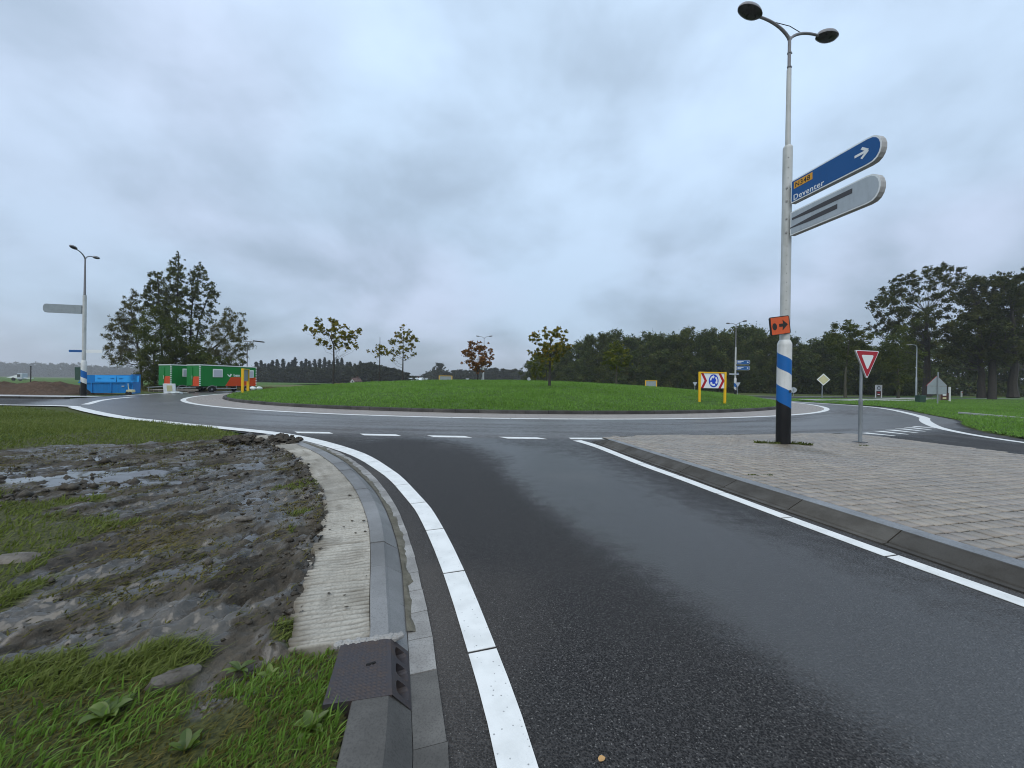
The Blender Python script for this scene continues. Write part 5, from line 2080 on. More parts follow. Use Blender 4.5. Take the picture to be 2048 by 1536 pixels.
p = at(1424, 811, 24.2)
board(p[0], 24.2, 1.82, 1.98, R(6), 'yellow-framed board with red chevrons and a blue roundel facing the camera', True)
p = at(490.5, 788, 32.6)
board(p[0], 32.6, 1.9, 2.05, R(112), 'yellow-framed board seen nearly edge-on at the left end of the island', False, k=1.5)
p = at(891, 765, 66)
board(p[0], 66.0, 2.3, 2.0, 0, 'pale yellow frame showing just above the top of the mound', False)
p = at(1302, 775, 60)
board(p[0], 60.0, 1.8, 2.1, R(-4), 'grey back of a yellow-framed board beyond the right slope of the mound', False)
b = at(1284, 777, 62)
w_ = thing('marker_board', 'small pale grey board to the left of the far yellow-framed board', 'board', (b[0], 62, .3))
MB().box((0, 0, .62), (.92, .04, .42)).build('panel', M_signwhite, w_)
for q in (-.4, .4):
    MB().box((q, .03, .3), (.06, .06, .75)).build('post', M_galv, w_)

# priority diamond, round sign, and the group on the right verge
b = at(1644, 795, 52)
t = thing('priority_sign', 'pale yellow diamond sign on a slim post in front of the dark trees', 'road sign', (b[0], 52, .05), R(-10))
MB().lathe([(.055, 0), (.055, 2.6)], 10).build('post', M_galv, t, True)
q = .80
pl = MB().plate([(0, -q), (q, 0), (0, q), (-q, 0)], -.09, -.06).build('sign_plate', M_signwhite, t)
pl.location = (.1, 0, 2.55)
MB().plate([(0, -q * .82), (q * .82, 0), (0, q * .82), (-q * .82, 0)], -.095, -.0905).build('yellow_field', M_pale, pl)


def round_sign(u, v, Y, r_, label, zb=0.0, vb=None, cat='road sign'):
    c_ = at(u, v, Y)
    t = thing('round_sign', label, cat, (c_[0], Y, zb), math.atan2(c_[0], Y) * -1)
    MB().lathe([(.04, 0), (.04, c_[2] - zb)], 8).build('post', M_galv, t, True)
    MB().plate([(r_ * math.cos(a), c_[2] - zb + r_ * math.sin(a)) for a in np.linspace(0, 2 * PI, 25)[:-1]], -.08, -.05).build('sign_plate', M_signgrey, t)
    MB().box((0, -.09, c_[2] - zb), (r_ * .35, .02, r_ * 1.1)).build('emblem', M_back, t)
    return t


round_sign(1587, 780, 68, .48, 'small pale round sign just right of the striped lamp base')
round_sign(1058, 758, 95, .42, 'small pale round sign at the left foot of the dark wood')
# two give-way backs either side of the board, three more far behind the mound
def tri_back(u, v, Y, s_, label, grp='far give-way triangles seen from behind'):
    c_ = at(u, v, Y)
    t = thing('give_way_sign', label, 'road sign', (c_[0], Y, 0), 0, grp)
    MB().lathe([(.04, 0), (.04, c_[2] + .2)], 8).build('post', M_galv, t, True)
    MB().plate(tri(s_, c_[2]), -.08, -.05).build('sign_plate', M_signgrey, t)


tri_back(1389.5, 767, 52, .62, 'pale give-way triangle left of the chevron board')
tri_back(1475, 768, 57, .8, 'pale triangle half hidden behind the far striped lamp')
tri_back(853, 758, 92, .9, 'far triangle left of the yellow frame on the mound')
tri_back(935, 759, 90, .9, 'far triangle just left of the reddish oak trunk')
round_sign(835, 760, 92, .35, 'tiny far post sign left of the two far triangles')
round_sign(846, 758.5, 93, .35, 'tiny far post sign touching the far triangle')
# box-shaped sign with two white posts
b = at(1757, 793, 60)
t = thing('info_frame', 'white two-post frame with a round emblem over a dark red-barred panel', 'road sign', (b[0], 60, .05))
for q in (-.46, .46):
    MB().box((q, 0, 1.0), (.10, .1, 2.0)).build('post', M_white, t)
MB().box((0, 0, 1.98), (.82, .09, .08)).build('top_rail', M_white, t)
pn = MB().box((0, 0, 1.5), (.80, .04, .84)).build('upper_panel', M_signgrey, t)
MB().plate([(.27 * math.cos(a), 1.52 + .30 * math.sin(a)) for a in np.linspace(0, 2 * PI, 21)[:-1]], -.030, -.021).build('emblem', M_tape, pn)
MB().plate([(.17 * math.cos(a), 1.50 + .20 * math.sin(a)) for a in np.linspace(0, 2 * PI, 21)[:-1]], -.036, -.0305).build('emblem_field', M_signgrey, pn)
pn = MB().box((0, 0, .66), (.72, .04, .78)).build('lower_panel', M_brown, t)
for q in (.52, .84):
    MB().plate([(-.16, q - .07), (.2, q - .07), (.16, q + .07), (-.2, q + .07)], -.028, -.021).build('bar', M_signwhite if q < .6 else M_red, pn)
# warning triangle from behind, plate below, board behind it
b = at(1875, 812, 36)
t = thing('warning_sign', 'grey back of a warning triangle with a rectangular plate below it on one post', 'road sign', (b[0], 36, .12))
MB().lathe([(.05, 0), (.05, 3.0)], 10).build('post', M_galv, t, True)
up = [(-.93, 1.70), (.93, 1.70), (.90, 1.78), (.04, 2.60), (-.04, 2.60), (-.90, 1.78)]
MB().plate(up, .055, .085).build('sign_plate', M_back, t)
MB().plate([(x_ * 1.05, 1.69 + (z_ - 1.70) * 1.06) for x_, z_ in up], .086, .095).build('rim', M_red, t)
MB().box((0, .075, 1.30), (1.80, .03, .76)).build('lower_plate', M_back, t)
b = at(1888, 798, 44)
t = thing('info_frame', 'low two-post frame with a brown panel right of the warning sign', 'road sign', (b[0], 44, .1))
MB().box((.62, 0, .85), (.16, .12, 1.7)).build('post', M_white, t)
MB().box((-.5, 0, .6), (.08, .1, 1.2)).build('post', M_wood, t)
pn = MB().box((0.03, 0, .62), (.95, .04, .8)).build('lower_panel', M_brown, t)
MB().box((.02, -.03, .78), (.4, .02, .14)).build('bar', M_signwhite, pn)
MB().box((.02, -.03, .42), (.4, .02, .18)).build('bar', M_pale, pn)
b = at(1923, 786, 78)
t = thing('marker_post', 'tiny white post on the far lawn between the big trunks', 'post', (b[0], 78, 0))
MB().box((0, 0, .6), (.2, .2, 1.2), 0, 0, .03).build('post', M_white, t)
MB().box((0, -.11, .95), (.2, .02, .16)).build('reflector', M_red, t)

# ------------------------------------------------------------------ trailers, skip, rubbish, heaps
def trailer(px, label, P0, ang_, L, W, Hb, zc_, front=True, text=True):
    """Site trailer; P0 the near front corner, ang_ the direction of its long side."""
    t = thing('site_trailer', label, 'trailer', (*P0, 0), ang_, 'green and orange site trailers')
    z0, z1 = .66, .66 + Hb
    # body spans x 0..L, y 0..W ; the long near side lies at y = 0, the short end at x = 0
    MB().box((L / 2, W / 2, (z0 + z1) / 2), (L, W, Hb), 0, 0, .03).build('body', M_tgreen, t)
    MB().box((L / 2, W / 2, z1 + .05), (L + .06, W + .06, .10), 0, 0, .02).build('roof_trim', M_twhite, t)
    xo = L * .42
    MB().plate([(xo, z0 + .02), (L - .02, z0 + .02), (L - .02, z0 + Hb * .47), (xo + L * .10, z0 + Hb * .47)], -.006, -.0015).build('orange_panel', M_torange, t)
    oe = MB()
    oe.add([(-.004, .10, z0 + .02), (-.004, W * .62, z0 + .02), (-.004, W * .45, z0 + Hb * .47), (-.004, .10, z0 + Hb * .47)], [(0, 3, 2, 1)])
    oe.build('orange_panel', M_torange, t)
    cs_ = MB()
    for xx in (0.0, L):
        for k in range(11):
            cs_.box((xx + (.05 if xx == 0 else -.05), -.008, z0 + Hb * (k + .5) / 11), (.11, .014, Hb / 23))
            if xx == 0:
                cs_.box((-.008, .05, z0 + Hb * (k + .5) / 11), (.014, .11, Hb / 23))
    kind(cs_.build('corner_marking', M_twhite, t), 'stuff')
    for xw in (L * .29, L * .86):
        f = MB().box((xw, -.03, z0 + Hb * .65), (1.0, .07, .92), 0, 0, .03).build('window', M_twhite, t)
        MB().box((xw, -.066, z0 + Hb * .64), (.82, .012, .72)).build('shutter', M_shut, f)
    dr_ = MB().box((-.02, W * .68, z0 + Hb * .47), (.05, .82, Hb * .86)).build('door', M_tgreen, t)
    MB().tube([(-.07, W * .52, z0 + .75), (-.07, W * .52, z0 + 1.15)], .02, 6).build('handle', M_twhite, dr_)
    if text:
        lettering('lettering', 'bam', .42, (L * .565, -.012, z0 + Hb * .505), (PI / 2, 0, 0), M_twhite, t, 1.0, .012)
        lg = MB()
        lg.plate([(L * .50 + x_, z0 + Hb * .53 + z_) for x_, z_ in ((-.32, .20), (-.12, .12), (-.02, .02), (.06, .24), (.22, .20), (.10, -.08), (-.06, -.12), (-.18, .0))], -.010, -.003)
        lg.build('logo_mark', M_twhite, t)
    MB().box((L * .5, W / 2, .59), (L * .98, W * .8, .13)).build('chassis', M_dark, t)
    MB().tube([(L * .27, -.02, .40), (L * .62, -.02, .40)], .05, 6).build('side_guard', M_galv, t)
    for xw in (.27, .45, .62):
        MB().box((L * xw, 0, .56), (.06, .05, .34)).build('guard_strut', M_galv, t)
    for xw in (L * .20, L * .80):
        for yy in (.12, W - .12):
            w = MB().lathe([(.14, -.10), (.30, -.10), (.33, -.06), (.33, .06), (.30, .10), (.14, .10)], 20).build('wheel', M_rubber, t, True)
            w.location = (xw, yy, .33)
            w.rotation_euler = (PI / 2, 0, 0)
            MB().lathe([(.05, -.11), (.15, -.09), (.15, .09), (.05, .11)], 14).build('rim', M_galv, w)
        MB().tube([(xw + .50 * math.cos(a), -.02, .30 + .42 * math.sin(a)) for a in np.linspace(.15, PI - .15, 9)], .045, 6).build('mudguard', M_lampgrey, t)
    MB().tube([(0, W * .3, .56), (-1.5, W * .5, .46), (0, W * .7, .56)], .05, 6).build('drawbar', M_galv, t)
    MB().tube([(-1.4, W * .5, .52), (-1.4, W * .5, .06)], .04, 6).build('jockey_leg', M_galv, t)
    return t


# near corner of the front trailer at px (398,783)
cA = np.array(at(399, 784, 41.5)[:2])
cB = np.array(at(512.5, 781, 47.0)[:2])
dA = cB - cA
trailer(0, 'front green and orange site trailer with two white shuttered windows', cA, math.atan2(dA[1], dA[0]), float(np.hypot(*dA)), 2.5, 2.26, 0)
cC = np.array(at(341, 786, 42.5)[:2])
trailer(1, 'rear green site trailer half hidden behind the front one', cC, math.atan2(dA[1], dA[0]), float(np.hypot(*dA)) * .9, 2.5, 2.26, 0, True, False)

# skip
s0 = np.array(at(157, 790, 33.0)[:2])
s1 = np.array(at(265, 788.5, 34.4)[:2])
dS = s1 - s0
Ls = float(np.hypot(*dS))
sk = thing('skip_container', 'bright blue waste skip with sloping side flaps behind the left lamp post', 'skip', (*s0, 0), math.atan2(dS[1], dS[0]))
Wd = 1.4
sb = MB()
sec = [(.85, .12), (Ls - .12, .12), (Ls - .02, 1.02), (0.0, 1.02)]
sb.plate(sec, -.0, Wd)
sb.build('lower_body', M_skip, sk)
ub = MB()
ub.plate([(0.0, 1.02), (Ls - .02, 1.02), (Ls, 1.72), (0.0, 1.66)], .10, Wd - .10)
ub.build('upper_body', M_skip, sk)
MB().box((Ls / 2, -.03, 1.02), (Ls, .10, .09)).build('side_rail', M_skip, sk)
MB().box((Ls - .06, Wd / 2, .92), (.16, Wd, 1.72)).build('end_wall', M_skip, sk)
for k in range(2):
    x0 = 1.05 + k * 1.42
    fl = MB()
    fl.add([(x0, -.02, 1.10), (x0 + 1.36, -.02, 1.10), (x0 + 1.36, .07, 1.66), (x0 - .06, .07, 1.66), (x0, .03, 1.10), (x0 + 1.36, .03, 1.10), (x0 + 1.36, .12, 1.66), (x0 - .06, .12, 1.66)], [(0, 1, 2, 3), (4, 7, 6, 5), (0, 4, 5, 1), (1, 5, 6, 2), (2, 6, 7, 3), (3, 7, 4, 0)])
    f = fl.build('flap', M_skiplid, sk)
    for q in (.25, 1.1):
        MB().box((x0 + q, .0, 1.42), (.22, .05, .035)).build('handle', M_skip, f)
fl = MB()
fl.add([(3.95, -.02, 1.10), (Ls - .28, -.02, 1.10), (Ls - .28, .07, 1.66), (3.95, .07, 1.66)], [(0, 1, 2, 3)])
fl.build('flap', M_skiplid, sk)
for xx in (.85, 2.1, 3.3, Ls - .35):
    MB().box((xx, -.035, .56), (.09, .07, .84)).build('rib', M_skip, sk)
MB().box((2.9, -.04, .72), (.18, .04, .1)).build('latch', M_signgrey, sk)
MB().box((.4, .3, .30), (.75, .5, .45)).build('lifting_lug', M_dark, sk)

# rubbish by the trailers and the skip
def junk(name, label, cat, loc, rz, builder):
    t = thing(name, label, cat, loc, rz)
    builder(t)
    return t


p = at(339, 787, 37.8)
def _wp(t):
    MB().box((0, 0, .48), (1.02, .16, .94), 0, 0, .01, R(8)).build('panel', M_signwhite, t)
    MB().box((.06, -.10, .5), (.46, .02, .58), 0, 0, 0, R(8)).build('inset', M_pale, t)
junk('scrap_panel', 'white box panel with a yellowed inset leaning in front of the rear trailer', 'panel', (p[0], 37.8, 0), .15, _wp)
p = at(318, 787, 38.6)
def _pal(t):
    for k in range(5):
        MB().box((0, (k - 2) * .22, .30 + k * .01), (1.5, .15, .03), 0, 0, 0, .12).build('board', M_wood, t)
    for q in (-.6, 0, .6):
        MB().box((q, 0, .18), (.1, 1.0, .12)).build('bearer', M_wood, t)
junk('pallet', 'weathered wooden pallet left of the white panel', 'pallet', (p[0], 38.6, 0), -.2, _pal)
p = at(372, 786, 39.0)
def _pal2(t):
    for k in range(4):
        MB().box((random.uniform(-.2, .2), (k - 1.5) * .24, .22 + k * .06), (2.1, .18, .035), random.uniform(-.12, .12), 0, 0, .05).build('board', M_wood, t)
    for q in (-.7, .5):
        MB().box((q, 0, .10), (.1, .9, .18)).build('bearer', M_wood, t)
junk('board_stack', 'low stack of loose grey boards under the drawbar of the front trailer', 'boards', (p[0], 39.0, 0), .1, _pal2)
p = at(352, 788, 37.4)
def _sack(t):
    for k in range(3):
        o = rock('sack', '', (0, 0, 0), (.55, .4, .2), k * .8, M_twhite, 20 + k)
        del o['label'], o['category']
        o.parent = t
        o.location = (k * .33 - .3, (k % 2) * .15, .09)
junk('sack_heap', 'pale crumpled sacks lying right of the white panel', 'sacks', (p[0], 37.4, 0), 0, _sack)
p = at(266, 788, 33.4)
def _stand(t):
    MB().box((0, 0, .34), (.62, .3, .22), 0, 0, .03, .1).build('tub', M_pale, t)
    MB().tube([(-.28, .08, .40), (-.42, .1, .62), (-.46, .1, .98)], .025, 6).build('handle', M_pale, t)
    for q in (-.18, .18):
        w = MB().lathe([(.03, -.03), (.14, -.03), (.14, .03), (.03, .03)], 12).build('wheel', M_rubber, t)
        w.location = (q, -.16, .14)
        w.rotation_euler = (PI / 2, 0, 0)
junk('hand_cart', 'small pale hand cart parked at the right corner of the blue skip', 'cart', (p[0], 33.2, 0), -.2, _stand)
for k, (u, v) in enumerate(((506, 780), (519, 778))):
    p = at(u, v, 38)
    rock('stone', ('pale stone at the rear wheel of the front trailer', 'pale stone on the grass just right of the trailers')[k], (p[0], 38, .62), (.5, .4, .34), k, M_twhite, 31 + k)

# heaps of soil on the left and a low brown one in the far field
def heap(name, label, x0, x1, y0, y1, hf, seed, mat, n=(90, 36)):
    X, Y = np.meshgrid(np.linspace(x0, x1, n[0]), np.linspace(y0, y1, n[1]), indexing='ij')
    u, v = (X - x0) / (x1 - x0), (Y - y0) / (y1 - y0)
    e = np.sin(PI * np.clip(v, 0, 1)) ** .8 * np.clip(np.minimum(u, 1 - u) * 8, 0, 1) ** .6
    Z = hf * e * (.25 + 1.3 * fbm(X * .42, Y * .42, seed, 2)) + e * .55 * (fbm(X * 1.6, Y * 2.2, seed + 3, 4, .6) - .5) - .05
    V = np.stack([X, Y, Z], -1).reshape(-1, 3)
    i, j = np.meshgrid(np.arange(n[0] - 1), np.arange(n[1] - 1), indexing='ij')
    Fq = np.stack([i * n[1] + j, (i + 1) * n[1] + j, (i + 1) * n[1] + j + 1, i * n[1] + j + 1], -1).reshape(-1, 4)
    o = link(name, fast_mesh(name, V, Fq, None, True), mat)
    tag(o, label, 'soil heap')
    return o


heap('soil_heap', 'long low heap of brown soil and roots left of the blue skip', -54, -37.3, 31.2, 36.5, .95, 201, M_pile, (150, 48))
heap('soil_heap', 'brown mound of soil at the left edge in front of the green field', -66, -46.5, 37, 43, .62, 211, M_pile, (120, 40))
heap('soil_heap', 'low reddish-brown strip of soil in front of the far white house', -38, -23, 76, 81, .8, 221, paint('red_soil', (.13, .045, .022), .9, .5, 1.0, (.05, .03, .02)), (90, 20))

# far left: white field machine and a thin post; far houses
p = at(37, 753, 120)
t = thing('field_machine', 'pale machine with a wedge nose standing on the far green field at the left', 'field machine', (p[0], 120, 0))
MB().box((1.2, 0, 1.35), (1.7, 1.5, 1.9), 0, 0, .1).build('cab', M_signgrey, t)
MB().box((1.0, -.76, 1.6), (.9, .04, .8)).build('window', M_tape, t)
MB().plate([(-3.2, .9), (.4, .75), (.4, 1.9)], -.5, .5).build('nose', M_signwhite, t)
MB().box((3.0, 0, .85), (2.4, .8, .25)).build('boom', M_signwhite, t)
for q in (-.9, 1.2):
    w = MB().lathe([(.15, -.15), (.5, -.15), (.5, .15), (.15, .15)], 14).build('wheel', M_rubber, t)
    w.location = (q, -.5, .5)
    w.rotation_euler = (PI / 2, 0, 0)
p = at(61, 770, 42)
t = thing('fence_post', 'thin dark post standing behind the soil heap at the left', 'post', (p[0], 42, 0))
MB().tube([(0, 0, 0), (.01, 0, 1.3), (.02, 0, 2.55)], .045, 6).build('post', M_lampdark, t)
MB().lathe([(.06, 2.5), (.06, 2.6)], 6).build('cap', M_lampdark, t)


def house(name, label, c, rz, L, W, hw_, hr, wall, roof, win=3):
    t = thing(name, label, 'building', c, rz)
    b_ = MB()
    b_.box((0, 0, hw_ / 2), (L, W, hw_))
    b_.add([(-L / 2, -W / 2, hw_), (-L / 2, W / 2, hw_), (-L / 2, 0, hw_ + hr)], [(0, 1, 2)])
    b_.add([(L / 2, -W / 2, hw_), (L / 2, W / 2, hw_), (L / 2, 0, hw_ + hr)], [(0, 1, 2)])
    b_.build('wall', wall, t)
    r_ = MB()
    for s_ in (-1, 1):
        a = math.atan2(hr, W / 2)
        ln = math.hypot(hr, W / 2) + .5
        r_.box((0, s_ * W / 4 * 1.06, hw_ + hr / 2), (L + .6, ln, .18), 0, 0, 0, -s_ * a)
    rf = r_.build('roof', roof, t)
    MB().box((L * .25, 0, hw_ + hr + .3), (.8, .8, 1.2)).build('chimney', M_tile, rf)
    for k in range(win):
        f = MB().box((-L / 2 + L * (k + .5) / win, -W / 2 - .02, hw_ * .55), (1.1, .08, 1.2)).build('window', M_twhite, t)
        MB().box((-L / 2 + L * (k + .5) / win, -W / 2 - .07, hw_ * .55), (.85, .03, .95)).build('pane', M_tape, f)
    f = MB().box((-L / 2 - .02, 0, hw_ * .9), (.08, 1.2, 1.2)).build('window', M_twhite, t)
    MB().box((-L / 2 - .07, 0, hw_ * .9), (.03, .9, .9)).build('pane', M_tape, f)
    return t


p = at(712, 760, 190)
house('farmhouse', 'tiny white gabled house in front of the far wood', (p[0], 190, 0), R(60), 4, 3.2, 1.3, 1.5, M_wallw, M_tile)
p = at(829, 760, 210)
house('barn', 'long low far barn with a pale roof between the woods', (p[0], 210, 0), R(3), 8.5, 5, 1.9, 1.7, M_tile, M_roofw, 5)

# ------------------------------------------------------------------ trees
def leaf_cards(C, RAD, dens, ls, asp, seed, tintf=None, flat=.75, droop=0.0, shell=.55):
    """Leaf blades filling clumps: C (n,3), RAD (n,). Each blade a folded diamond of two triangles."""
    g = np.random.default_rng(seed)
    cnt = np.maximum(4, (dens * RAD ** 2 * g.uniform(.75, 1.25, len(RAD))).astype(int))
    idx = np.repeat(np.arange(len(C)), cnt)
    n = len(idx)
    d = g.normal(size=(n, 3))
    d /= np.linalg.norm(d, axis=1)[:, None]
    r_ = g.random(n) ** shell * (1 + .34 * g.normal(size=n))
    off = d * r_[:, None] * np.array((1, 1, flat))
    # ragged clump: pull part of the blades towards a few random twigs
    P = C[idx] + off * RAD[idx][:, None]
    if droop:
        P[:, 2] -= droop * RAD[idx] * (r_ ** 2) * np.abs(d[:, 0] + d[:, 1]) * .7
    nv_ = d * .45 + g.normal(size=(n, 3)) * .65 + np.array((0, 0, .35))
    nv_ /= np.linalg.norm(nv_, axis=1)[:, None]
    ax = np.cross(nv_, g.normal(size=(n, 3)))
    if droop:
        ax = ax + np.array((0, 0, -droop * 2.2))
    ax /= np.linalg.norm(ax, axis=1)[:, None] + 1e-9
    bx = np.cross(nv_, ax)
    L = ls * g.uniform(.6, 1.35, n)[:, None] / 2
    W = L * asp
    fold = nv_ * (W * .35)
    v = np.stack([P - ax * L, P + bx * W + fold, P + ax * L, P - bx * W + fold], 1).reshape(-1, 3)
    k = np.arange(n) * 4
    f = np.concatenate([np.stack([k, k + 1, k + 2], 1), np.stack([k, k + 2, k + 3], 1)])
    ct = g.random(len(C))
    t = np.clip(.45 * ct[idx] + .55 * g.random(n) + (.0 if tintf is None else tintf(P)), 0, 1)
    return v, f, np.repeat(t, 4)


def limb(mb, a, b, r0, r1, seed, sag=.12, n=5, sides=5):
    g = np.random.default_rng(seed)
    a, b = np.array(a, float), np.array(b, float)
    L = np.linalg.norm(b - a)
    pts = []
    for t in np.linspace(0, 1, n):
        p = a + (b - a) * t
        p = p + g.normal(size=3) * L * .03 * math.sin(PI * t)
        p[2] += -sag * L * math.sin(PI * t) * (1 if b[2] > a[2] else -.5)
        pts.append(tuple(p))
    mb.tube(pts, list(np.linspace(r0, r1, n)), sides, cap=False)


def px_tree(name, label, zoom, trunk, clumps, Y, dens, ls, asp, mat, bark, seed, depth=.9, tr=.10, group=None, droop=0.0, flat=.8, zb=None, flatk=None, limbs=True, cat='tree', double=1, rmul=1.0, shell=.55, split=7):
    """A tree whose crown outline follows clump positions read off the photograph, given real depth
    round the trunk (a crown as deep as it is wide)."""
    x0, y0, k = zoom
    g = np.random.default_rng(seed)
    T = [at(x0 + u / k, y0 + v / k, Y) for u, v in trunk]
    base = np.array(T[0])
    if zb is not None:
        base[2] = zb
    q = np.array([(x0 + c[0] / k, y0 + c[1] / k, c[2] / k) for c in clumps])
    cu = (q[:, 0].min() + q[:, 0].max()) / 2
    hw_ = max(1.0, (q[:, 0].max() - q[:, 0].min()) / 2 + q[:, 2].mean())
    Cs, Rs = [], []
    for rep in range(double):
        for u, v, r_ in q:
            W = hw_ * Y / F
            room = W * math.sqrt(max(.04, 1 - ((u - cu) / hw_) ** 2)) * depth
            dy = g.uniform(-1, 1) * room if rep == 0 else g.uniform(.2, 1.0) * room
            p = at(u, v, Y + dy)
            Cs.append(p)
            Rs.append(r_ * (Y + dy) / F * rmul)
    if split > 1:
        C2, R2 = [], []
        for c_, r_ in zip(Cs, Rs):
            for _ in range(split):
                C2.append(np.array(c_) + g.normal(size=3) * r_ * np.array((.62, .62, .55)))
                R2.append(r_ * g.uniform(.25, .55))
        LC, LR = np.array(C2), np.array(R2)
    else:
        LC, LR = np.array(Cs), np.array(Rs)
    Cs, Rs = np.array(Cs), np.array(Rs)
    t = thing(name, label, cat, tuple(base), 0, group)
    mb = MB()
    TP = [tuple(np.array(p) - base) for p in T]
    TP[0] = (0, 0, -.15)
    n = len(TP)
    TT_ = np.array(TP)
    m = max(6, 3 * n)
    ts = np.linspace(0, n - 1, m)
    tp = [tuple(np.array([np.interp(s_, range(n), TT_[:, a]) for a in range(3)]) + np.array([g.normal() * tr * .12, g.normal() * tr * .12, 0]) * (0 < i_ < m - 1)) for i_, s_ in enumerate(ts)]
    rad = [tr * (1.25 if i_ == 0 else 1) * (1 - .72 * i_ / (m - 1)) for i_ in range(m)]
    mb.tube(tp, rad, 8, cap=False)
    if limbs:
        tpa = np.array(tp)
        for j_, (c_, r_) in enumerate(zip(Cs, Rs)):
            cc = c_ - base
            zt_ = cc[2] - np.hypot(cc[0] - tpa[:, 0].mean(), cc[1] - tpa[:, 1].mean()) * .55 - .1
            zt_ = min(max(zt_, tpa[0, 2] + .3 * (tpa[-1, 2] - tpa[0, 2])), tpa[-1, 2])
            a = np.array([np.interp(zt_, tpa[:, 2], tpa[:, 0]), np.interp(zt_, tpa[:, 2], tpa[:, 1]), zt_])
            fr_ = (zt_ - tpa[0, 2]) / (tpa[-1, 2] - tpa[0, 2])
            r0_ = max(.010, tr * (1 - .72 * fr_) * .26)
            limb(mb, a, cc, r0_, r0_ * .25, seed + j_, .10)
            for _ in range(2):
                limb(mb, a + (cc - a) * g.uniform(.5, .8), cc + g.normal(size=3) * r_ * .55, r0_ * .4, r0_ * .12, seed + j_ * 3 + 900, .05, 3, 4)
    mb.build('trunk', bark, t, True)
    v, f, tv = leaf_cards(LC - base, LR, dens, ls, asp, seed + 5, None, flat, droop, shell)
    link('crown', fast_mesh('crown', v, f, {'tint': tv}), mat, t)
    return t


ZA = (580, 620, 7.314)
GI = 'young oaks on the central island'
px_tree('young_oak', 'widest young oak on the island with an open flat crown, furthest left', ZA, [(632, 1120), (642, 800), (638, 520), (600, 420), (560, 330)],
        [(220, 290, 25), (330, 280, 50), (330, 340, 40), (430, 170, 42), (400, 250, 48), (480, 250, 40), (520, 300, 38), (640, 180, 55), (690, 170, 35), (690, 260, 45), (600, 360, 48), (540, 350, 30), (790, 310, 58), (840, 400, 52), (800, 260, 35), (900, 320, 35), (1000, 290, 36), (1010, 350, 26), (440, 470, 42), (530, 490, 40), (650, 475, 48), (570, 545, 25), (690, 560, 25), (740, 500, 25), (830, 510, 40), (850, 550, 24), (920, 500, 42), (980, 540, 25), (970, 400, 28), (620, 270, 40), (870, 360, 40), (760, 380, 34)],
        37.0, 1050, .185, .62, L_oak, M_bark, 401, .8, .10, GI, rmul=1.22)
px_tree('young_oak', 'thin sparse young oak with a bare leader sticking up, second from the left', ZA, [(1308, 1062), (1312, 700), (1316, 392)],
        [(1300, 540, 36), (1345, 600, 42), (1290, 640, 34), (1380, 630, 28), (1330, 530, 24), (1150, 600, 20), (1210, 605, 18), (1250, 690, 12), (1420, 600, 24), (1300, 600, 36), (1270, 560, 22)],
        46.0, 800, .20, .6, L_oak, M_bark, 402, .7, .085, GI, rmul=1.2)
px_tree('young_oak', 'rounded young oak with a leaning lower limb, third from the left', ZA, [(1648, 1040), (1650, 800), (1656, 640), (1660, 400)],
        [(1660, 310, 42), (1570, 380, 34), (1650, 400, 46), (1740, 350, 44), (1780, 400, 34), (1480, 445, 34), (1530, 455, 36), (1500, 490, 32), (1620, 500, 44), (1740, 460, 48), (1830, 420, 38), (1850, 470, 25), (1800, 530, 36), (1530, 600, 52), (1450, 605, 36), (1650, 570, 44), (1750, 570, 30), (1800, 660, 28), (1700, 690, 30), (1520, 720, 22), (1490, 740, 14), (1570, 650, 26), (1690, 430, 40), (1840, 640, 18)],
        56.0, 800, .21, .6, L_oak, M_bark, 403, .75, .12, GI, rmul=1.22)
ZD = (560, 600, 3.657)
px_tree('young_oak', 'small round young oak with reddish-brown leaves near the middle of the mound', ZD, [(1445, 596), (1446, 500), (1450, 400)],
        [(1400, 330, 26), (1440, 330, 28), (1490, 345, 24), (1360, 380, 28), (1420, 385, 32), (1480, 395, 32), (1535, 375, 20), (1370, 430, 26), (1430, 440, 34), (1490, 440, 32), (1535, 440, 24), (1450, 490, 28), (1405, 475, 24), (1510, 475, 20), (1350, 375, 14), (1548, 410, 12), (1460, 510, 22), (1415, 500, 18)],
        45.0, 760, .19, .62, L_red, M_bark, 404, .85, .10, GI, rmul=1.3)
px_tree('young_birch', 'white-barked young tree under the reddish oak beside the far lamp', ZD, [(1478, 598), (1484, 560), (1480, 505), (1478, 460)],
        [(1478, 470, 26), (1500, 450, 22), (1465, 440, 24)], 46.5, 330, .24, .62, L_red, M_birch, 405, .5, .13, None)
ZE = (1040, 640, 7.877)
px_tree('young_oak', 'largest young oak on the island, olive crown in front of the wood edge', ZE, [(463, 1040), (470, 760), (475, 500), (480, 300)],
        [(200, 225, 38), (200, 290, 38), (225, 330, 30), (270, 250, 38), (290, 320, 30), (380, 190, 48), (420, 240, 48), (520, 170, 52), (600, 150, 48), (640, 220, 45), (560, 260, 50), (690, 280, 34), (735, 190, 30), (470, 290, 34), (300, 390, 42), (400, 390, 50), (500, 400, 50), (600, 390, 46), (700, 365, 46), (770, 380, 36), (160, 520, 32), (200, 545, 32), (260, 480, 42), (360, 480, 52), (480, 480, 56), (600, 470, 52), (700, 450, 48), (790, 440, 34), (420, 560, 48), (310, 560, 40), (560, 560, 48), (650, 540, 40), (480, 640, 34), (360, 640, 30), (580, 640, 28)],
        30.0, 1700, .15, .62, L_oak, M_bark, 406, .85, .11, GI, rmul=1.3)
